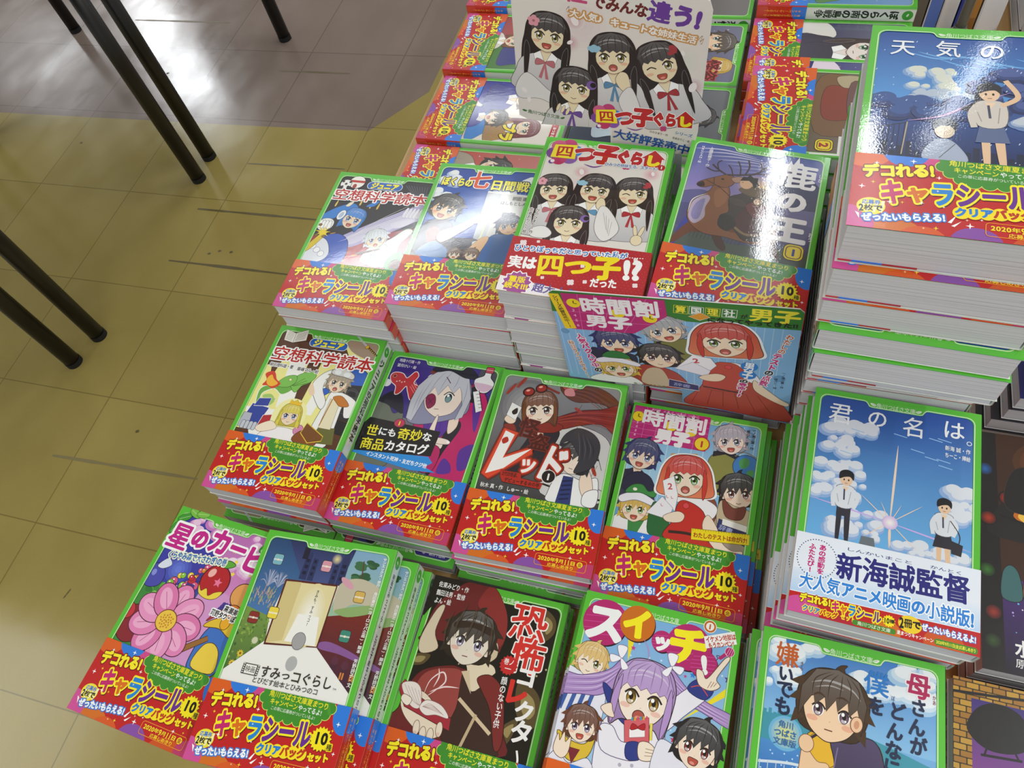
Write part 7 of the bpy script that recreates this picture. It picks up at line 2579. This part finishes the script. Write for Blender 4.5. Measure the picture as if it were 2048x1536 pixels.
def art_card_timetable():
    A = Art(200, 170)
    X = lambda s: s + 140
    Y = lambda z: z - 726
    P = lambda *q: [(X(a), Y(b)) for a, b in q]
    body = P((-136.2, 873.5), (-133, 876.4), (41, 889.6), (44.6, 886), (45.6, 866), (55.2, 732), (-31.6, 740.5), (-33, 760), (-130.4, 754.8))
    A.poly(body, '#86b6e0')
    for i in range(28):
        s = -128 + i * 6.2
        A.line(P((s, 760 + .05 * i), (s - 6, 872)), .7, '#a8cdec', smooth=False)
    for s, z, r in ((-128, 825, 3), (-120, 800, 2), (-20, 856, 3), (40, 800, 4), (-105, 760, 2), (36, 770, 2)):
        A.ell(X(s), Y(z), r, r, '#6a9cc8', ol=('#5a86b4', .4))
    A.poly(P((-136.2, 873.5), (-133, 876.4), (41, 889.6), (44.6, 886), (45.6, 866), (-136, 850)), '#2f7a2c')
    A.poly(P((-136, 850), (-47, 860), (-47.4, 862)), '#86b6e0')
    # dark teal skirt of the pinafore and its hem reaching down right
    A.clip = (X(-33.4), 0, 200, 170)
    A.poly(P((-32, 741), (55, 733), (52.5, 768), (-33, 768)), '#6f9cbc')
    A.blob(P((-30, 742), (-19, 768), (-12, 790), (-4, 806), (10, 808), (24, 792), (40, 770), (53, 752), (55, 735), (0, 739)), '#b84a3c', ol=('#5a1c14', .5))
    for i in range(6):
        A.line(P((-18 + i * 9, 770), (-24 + i * 13, 744)), .5, '#7c2a20')
    A.clip = (0, 0, 200, 170)
    A.blob(P((2, 812), (14, 810), (26, 794), (22, 788), (10, 796)), '#f2f0f2', ol=('#6a6064', .5))
    A.blob(P((-10, 806), (-2, 812), (8, 810), (16, 796), (10, 772), (-16, 772)), '#c24a3c', ol=('#5a1c14', .4))
    A.line(P((-16, 772), (0, 771), (16, 770)), 2, '#4a2a28')
    A.blob(P((22, 792), (30, 784), (44, 770), (52, 764), (50, 760), (38, 766), (24, 778)), '#f4dcc0', ol=('#6a4434', .5))
    # figures
    sk = '#f1d9bc'
    A.blob(P((-56, 838), (-44, 834), (-30, 836), (-20, 826), (-26, 800), (-52, 806)), '#7c7c40', ol=('#3c3c1c', .5))
    figure(A, X(-49.5), Y(843.5), 13.4, 26, '#a9abb2', '#5a6a80', sk, 'open', 'boy', body=False)
    A.blob(P((-108, 806), (-96, 806), (-78, 806), (-70, 800), (-74, 780), (-104, 784)), '#2b2b48')
    figure(A, X(-86.5), Y(818.5), 14, 10, '#26306c', '#4a5a90', sk, 'open', 'boy', body=False)
    A.blob(P((-78, 770), (-68, 790), (-52, 792), (-36, 784), (-30, 764), (-76, 760)), '#a84034', ol=('#3a1814', .5))
    A.blob(P((-66, 764), (-62, 786), (-50, 788), (-44, 764)), '#c8b596')
    A.poly(P((-44, 775), (-20, 772), (-19, 764), (-44, 764)), '#2b2f68', ol=('#f2f0ea', .6))
    A.text('辞書', (X(-40), Y(769)), (X(-26), Y(768)), 5, '#9aa2d0', .1)
    figure(A, X(-52.5), Y(806), 13.4, 6, '#231d22', '#7c3a38', sk, 'smile', 'boy', body=False)
    A.blob(P((-104, 766), (-94, 770), (-76, 770), (-66, 762), (-72, 758.6), (-110, 756.6)), '#f2f0f0', ol=('#6a6468', .4))
    figure(A, X(-86), Y(781), 13, 12, '#dcb84e', '#6aa040', '#f4dcc0', 'open', 'boy', body=False)
    A.blob(P((-104, 791), (-90, 797), (-70, 793), (-70, 788), (-88, 790), (-102, 786)), '#eeecf6', ol=('#6a6480', .5))
    A.blob(P((-99, 796), (-94, 804), (-84, 806), (-76, 799), (-88, 796)), '#2f7a3c', ol=('#143a1c', .5))
    A.poly(P((-27, 816), (-13, 815), (-8, 806), (-12, 798), (-38, 796)), '#f4f2f6', ol=('#8a8498', .5))
    A.poly(P((-40, 793.6), (-26, 806), (-12, 797), (-14, 788)), '#eceaf2', ol=('#8a8498', .5))
    A.text('2', (X(-28), Y(808)), (X(-20), Y(810)), 8, '#c83a48', .3)
    A.blob(P((-20, 786), (-8, 794), (0, 792), (-4, 784), (-14, 782)), '#f4dcc0', ol=('#6a4434', .4))
    figure(A, X(-4.6), Y(839.5), 17.2, 8, '#c2382c', '#6a8a30', '#f4dcc0', 'round', 'bob', body=False, halo='#eef2f4', tip='#d87a54')
    A.ell(X(1), Y(806), 2.6, 2.6, '#d8484a', ol=('#5a1210', .3))
    # headings
    A.at(0, 0, 1)
    A.off()
    T = Art(200, 170)
    # title panel drawn straight, sheared onto the card by hand-set corners
    q = [(-127.3, 874.8), (-49.8, 881.4), (-47.4, 862.4), (-58, 850), (-72, 834.6), (-121.6, 829.6)]
    A.poly(P(*q), '#bb2274')
    for i in range(1, 6):
        a = i / 6
        A.line(P((-127.3 + 77.5 * a, 874.8 + 6.6 * a), (-121.6 + 50 * a, 829.6 + 5 * a)), .4, '#d872ac', smooth=False)
    for b in (.25, .5, .75):
        A.line(P((-127.3 + 5.7 * b, 874.8 - 45 * b), (-50 - 6 * b, 881.4 - 42 * b)), .4, '#d872ac', smooth=False)
    A.poly(P((-137.0, 872.6), (-128.8, 873.4), (-118.0, 831.0), (-127.3, 828.8)), '#f2cf1e')
    A.vtext('シリーズ絶賛発売中!!', (X(-132.4), Y(871)), (X(-122.8), Y(831)), 4.2, '#3a2a14', .14)
    for s, z in ((-118, 864), (-84, 858.5), (-60, 857)):
        A.ell(X(s), Y(z), 5.4, 5.4, '#f2d81e')
        A.line(P((s, z + 3), (s, z), (s + 2.6, z - .4)), .9, '#2a1c08', smooth=False)
    A.text('時間割', (X(-113), Y(862.4)), (X(-53), Y(868.8)), 19, '#f4f0f2', 1.2)
    A.text('男子', (X(-110), Y(843.6)), (X(-74), Y(846.6)), 15.5, '#f4f0f2', 1.1)
    for i, ch in enumerate('3456'):
        A.text(ch, (X(-120.5 + i * .8), Y(855 - 6.4 * i)), (X(-117 + i * .8), Y(855 - 6.4 * i)), 4, '#e9a8cc', .1)
    for t, s, c, bx in (('算', -38, '#f2e23a', '#f2e23a'), ('国', -27, '#f4f4f2', '#f4f4f2'), ('理', -15.6, '#f2e23a', '#f2e23a'), ('社', -4, '#f4f4f2', '#f4f4f2')):
        z = 872.6 + (s + 38) * .07
        A.line(P((s - 5, z - 4.6), (s + 5, z - 4.2), (s + 5, z + 5), (s - 5, z + 4.6)), .5, bx, smooth=False, closed=True)
        A.text(t, (X(s - 4), Y(z)), (X(s + 4), Y(z + .3)), 8, c, .35)
    A.text('が', (X(3.4), Y(873.4)), (X(8.6), Y(873.8)), 5, '#14140f', .2)
    A.text('男子', (X(9), Y(877)), (X(43), Y(879.6)), 14.5, '#f2e23a', .8)
    A.text('になってやってきた!!', (X(-19), Y(865.2)), (X(43), Y(870.4)), 5.6, '#14140f', .24)
    A.poly(P((-24, 872), (-17, 868), (-24, 863), (-32, 866)), '#e0982c', ol=('#f2f0e6', .4))
    A.vtext('人気バクハツ中の', (X(-117), Y(824)), (X(-103), Y(770)), 7, ['#c8287c'] * 7 + ['#2c2c30'], .45, ol=[(.5, '#f2f4f6')])
    A.vtext('科目ラブコメです!!', (X(-125), Y(812)), (X(-113), Y(757)), 4.8, '#c87a2c', .2, ol=[(.4, '#f2f4f6')])
    A.vtext('わたしの', (X(40), Y(859)), (X(36), Y(834)), 5.2, '#c85a2c', .2, ol=[(.5, '#f2f4f6')])
    A.vtext('テストの点数', (X(35), Y(834)), (X(29), Y(786)), 6.6, ['#c8287c', '#c8287c', '#c8287c', '#2c2c30', '#c8287c', '#c8287c'], .4, ol=[(.5, '#f2f4f6')])
    for z in (811, 799):
        A.ell(X(16.4), Y(z), 6.4, 6.0, '#2a7fd0')
    A.vtext('男子', (X(16.6), Y(817)), (X(16.2), Y(793)), 8, '#f4f6f8', .45)
    A.vtext('の寿命!?', (X(14.6), Y(792)), (X(13), Y(764)), 6.6, ['#2c2c30', '#c8287c', '#c8287c', '#c8287c', '#c8287c'], .4, ol=[(.6, '#f2eef0')])
    A.vtext('一ノ瀬三葉・作', (X(42), Y(810)), (X(43.5), Y(786)), 2.6, '#2c2c30', .04)
    A.vtext('榎のと・絵', (X(37.6), Y(800)), (X(38.6), Y(784)), 2.6, '#2c2c30', .04)
    A.text('角川つばさ文庫', (X(-74), Y(759.8)), (X(-46), Y(761.6)), 3.8, '#2f6a2c', .05)
    return A, body


def art_card_sisters():
    A = Art(190, 190)
    X = lambda s: s + 222
    Y = lambda z: z - 826
    P = lambda *q: [(X(a), Y(b)) for a, b in q]
    body = P((-202, 1004), (-70, 988), (-60, 985.4), (-52, 981.5), (-49.6, 974), (-54.7, 861), (-58.8, 836), (-131.4, 836), (-130.4, 861.4), (-170.5, 859.4), (-207, 864.6), (-213.6, 868.6))
    A.poly(body, '#e6dfd8')
    for s, z, r, c in ((-150, 960, 26, '#dfccd0'), (-100, 975, 20, '#e0e2da'), (-70, 930, 16, '#d9dcd2'), (-190, 900, 16, '#dccfd0')):
        glow(A, X(s), Y(z), r, c, '#e6dfd8', 5)
    for s, z in ((-154.5, 963), (-160, 944), (-61, 907)):
        glow(A, X(s), Y(z), 8.5, '#c98a98', '#e2d6d4', 5)
    sk = '#efdfba'
    hair = '#241a1c'
    # back hair falling over shoulders
    figure(A, X(-88.5), Y(926.5), 15.0, 16, hair, '#9c8c3a', sk, 'open', 'long', '#dedcda', tie='#a8303a', wink=True, clip_item=('leaf', '#a8383f'), long=2.6)
    figure(A, X(-178), Y(950), 14.2, -11, hair, '#9c8c3a', sk, 'open', 'long', '#dcdad8', tie='#c07078', clip_item=('flower', '#e09aa8'), long=2.9)
    A.blob(P((-212, 900), (-200, 914), (-184, 898), (-172, 886), (-176, 880), (-192, 888), (-210, 888)), '#e2e0de', ol=('#6a605c', .4))
    figure(A, X(-125.8), Y(933), 14.8, 1, hair, '#9c8c3a', sk, 'round', 'long', '#e0dedc', tie='#5a8cb0', clip_item=('cloud', '#94c2d8'), long=2.6)
    A.blob(P((-124, 910), (-120, 918), (-114, 916), (-112, 902), (-118, 900)), sk, ol=('#5a3a2c', .4))
    A.blob(P((-116, 902), (-110, 902), (-104, 880), (-116, 876), (-122, 890)), '#e4e2e0', ol=('#6a605c', .4))
    A.clip = (0, Y(859.8), 190, 190)
    figure(A, X(-160), Y(901), 14.6, -8, hair, '#9c8c3a', sk, 'smile', 'long', '#dcdad8', tie='#6a4a9c', clip_item=('moon', '#7a5aa8'), long=1.2)
    A.clip = (0, 0, 190, 190)
    for s, z in ((-176, 880), (-172, 878), (-168, 876)):
        A.ell(X(s), Y(z), 1.3, 4.4, sk, rot=-25, ol=('#5a3a2c', .3))
    petals(A, [(X(-154.5), Y(963), 4.6, 20), (X(-160), Y(944), 2.6, -60), (X(-61), Y(907), 4.8, -20), (X(-205), Y(896), 3, 30), (X(-202), Y(886), 3, -10), (X(-70), Y(938), 2.4, 20)], '#f2eaea')
    # lettering
    A.text('性', (X(-160), Y(988)), (X(-142), Y(985)), 17, '#c84a7c', 1.0)
    A.text('でみんな', (X(-140), Y(980)), (X(-97), Y(972)), 11, '#6a1c1c', .5, dh=[1, 1, .9, 1])
    A.text('違う!', (X(-97), Y(973.5)), (X(-57), Y(966)), 17, '#6a3a98', 1.1)
    A.text('大人気♪ キュートな姉妹生活', (X(-158), Y(970)), (X(-60), Y(949.4)), 6.6, '#f6f2ee', .32, ol=[(1.1, '#cf9a5a')])
    for s, z, q in ((-160, 972, 60), (-58, 950.5, 30), (-57, 948, 50)):
        A.poly(P((s, z), (s + 2, z + 3), (s + .4, z - 1.6)), '#f6f2ee', ol=('#cf9a5a', .5))
    A.poly(P((-129, 858), (-60, 845), (-58.8, 836), (-131.4, 836)), '#d9d2cc')
    logo_quad(A, X(-145), X(-58), Y(872.5), 1)
    A.text('ひのひまり・作', (X(-96), Y(859.4)), (X(-80), Y(856.2)), 2.6, '#1c1816', .05)
    A.text('佐倉おりこ・絵', (X(-76), Y(854.2)), (X(-61), Y(850.8)), 2.6, '#1c1816', .05)
    A.text('シリーズ', (X(-74), Y(860)), (X(-59), Y(857)), 3.6, '#2a6ab0', .1)
    A.text('大好評発売中!', (X(-128), Y(855.4)), (X(-57), Y(840.4)), 10.5, '#1f4f9c', .5)
    A.text('角川つばさ文庫', (X(-205), Y(873.4)), (X(-176), Y(868.6)), 4.2, '#2f6a2c', .06)
    leaf(A, X(-207.6), Y(874), 1, '#2f6a2c')
    leaf(A, X(-173.6), Y(868), -1, '#2f6a2c')
    return A, body


_A, _o = art_card_timetable()
card('display_card', 'standing card of a red-bobbed girl and four boys, before the stag rider pile', _A, _o, 0.3325,
     lambda x, y: ((x - 140) / 1000 * .3325 / .334, CAM_Z - (CAM_Z - (y + 726) / 1000) * .3325 / .334), [(-0.09, -0.075, 0.775), (0.02, 0.035, 0.76)])
_A, _o = art_card_sisters()
card('display_card', 'large standing card of four dark-haired sisters, behind their own pile', _A, _o, 0.5125,
     lambda x, y: ((x - 222) / 1000 * .5125 / .53, CAM_Z - (CAM_Z - (y + 826) / 1000) * .5125 / .53), [(-0.115, -0.095, 0.86), (-0.075, -0.065, 0.86)])


# ------------------------------------------------------------------ far right: upright volumes, a sign stand, two more covers
def upright(u, v, w, d, h, color, label, text=None, accent=None, lean=0.0):
    """a book standing on its lower edge with the spine towards us"""
    root = empty('upright_book', (u, v, TABLE_Z))
    root.rotation_euler = (0, R(lean), 0)
    tag(root, label, 'book', 'upright books at the far right')
    cw = w * 0.06 + 0.0006
    V, F = [], []
    parts = [box_geo(-w / 2, w / 2, 0, cw, 0, h), box_geo(-w / 2, -w / 2 + cw, cw, d, 0, h), box_geo(w / 2 - cw, w / 2, cw, d, 0, h)]
    V, F = join(*parts)
    CC = [lin(color)] * len(V)
    A = Art(w * 1000, h * 1000)
    if accent:
        A.rect(0, accent[1] * h * 1000, w * 1000, accent[2] * h * 1000, accent[0])
    A.rect(0, 0, w * 90, h * 1000, mix(color, '#000000', .2))
    if text:
        A.vtext(text, (w * 500, h * 250), (w * 500, h * 120), w * 420, '#2a2a34', .05)
    d_ = lift(A)
    v2, f2, c2 = A.mesh(lambda x, y, l: (x / 1000 - w / 2, -3e-5 - l * d_, y / 1000))
    k = len(V)
    V = V + v2
    F = F + [(a + k, b + k, c + k) for a, b, c in f2]
    CC += [tuple(x) for x in c2]
    mesh_obj('cover', V, F, M_COVER, root, colors=np.array(CC, np.float32))
    vv, ff = box_geo(-w / 2 + cw, w / 2 - cw, cw, d - .002, .002, h - .003)
    mesh_obj('page_block', vv, ff, M_PAGE, root)
    return root


upright(0.1518, 0.9150, 0.011, 0.11, 0.17, '#5a5650', 'thin grey brown upright book beside the white titled spine')
upright(0.1660, 0.9150, 0.014, 0.11, 0.17, '#e6e6ea', 'white upright book with a blue lower spine at the far right', accent=('#4f74c8', 0.0, 0.5))
upright(0.1822, 0.9150, 0.016, 0.11, 0.17, '#e9e8ea', 'white upright book with an orange upper spine at the far right', None, ('#c07a34', 0.55, 0.9))
upright(0.1969, 0.9150, 0.010, 0.11, 0.17, '#3f48a0', 'narrow blue upright book behind the sign stand')
upright(0.2079, 0.9150, 0.010, 0.11, 0.17, '#8a5a24', 'mottled brown upright book behind the sign stand', accent=('#a8722c', 0.1, 0.6))
upright(0.2267, 0.9150, 0.024, 0.11, 0.17, '#dedee2', 'broad pale upright book right of the sign stand')

sign = empty('sign_stand', (0.1955, 0.8930, TABLE_Z))
tag(sign, 'grey metal sign pole on a cream base before the upright books', 'sign stand')
M_CREAM, *_ = new_mat('cream_plastic', '#d8d2c2', 0.5)
M_STEEL, *_ = new_mat('grey_painted_tube', '#7f8482', 0.35, metal=0.4)
v1, f1 = tube_geo((0, 0, 0), (0, 0, 0.006), 0.0195, 0.0185, 36)
v2, f2 = tube_geo((0, 0, 0.006), (0, 0, 0.016), 0.018, 0.009, 36)
mesh_obj('base', *join((v1, f1), (v2, f2)), M_CREAM, sign)
v1, f1 = tube_geo((0, 0, 0.014), (0.002, 0.0, 0.30), 0.0055, n=24)
mesh_obj('pole', v1, f1, M_STEEL, sign, smooth=True)
v1, f1 = tube_geo((0, 0, 0.014), (0, 0, 0.022), 0.0075, 0.0068, 24)
mesh_obj('collar', v1, f1, M_STEEL, sign)


def art_maroon():
    A = Art(128, 182)
    A.rect(0, 0, 128, 182, '#6d1c34')
    A.ell(64, 70, 46, 46, '#e0a838', ol=('#3a1410', .8))
    for i in range(8):
        A.line([(64, 70), (64 + 46 * math.cos(i * PI / 4 + .3), 70 + 46 * math.sin(i * PI / 4 + .3))], 1.6, '#4a2410', smooth=False)
    A.rect(0, 0, 128, 12, '#3a2a20')
    return A


def art_moon_navy():
    A = Art(128, 182)
    A.rect(0, 0, 128, 182, '#1c1a58')
    A.ell(14, 150, 9, 9, '#d89a3c')
    A.ell(14, 153, 6, 6, '#20309c')
    A.line([(30, 178), (36, 164), (46, 156), (56, 152)], 1.6, '#f2f0f4', smooth=False)
    for x, y, r, c in ((70, 150, 18, '#3a2a7c'), (100, 160, 16, '#2a3f9c'), (60, 100, 30, '#2c2470')):
        A.ell(x, y, r, r, c)
    return A


stack('navy cover with a gold crescent, flat at the far right edge', 'gold crescent cover', art_moon_navy, 0.3180, 0.7900, 0.7400, 0, 2, band=None, w=CW, h=CH, cols=NAVY, badge=False, name='comic_book')
stack('maroon cover with a gold disc, flat at the far right edge', 'gold disc cover', art_maroon, 0.3190, 0.9800, 0.7400, 0, 2, band=None, w=CW, h=CH, cols=NAVY, badge=False, name='comic_book')

bpy.data.objects.remove(_fo)
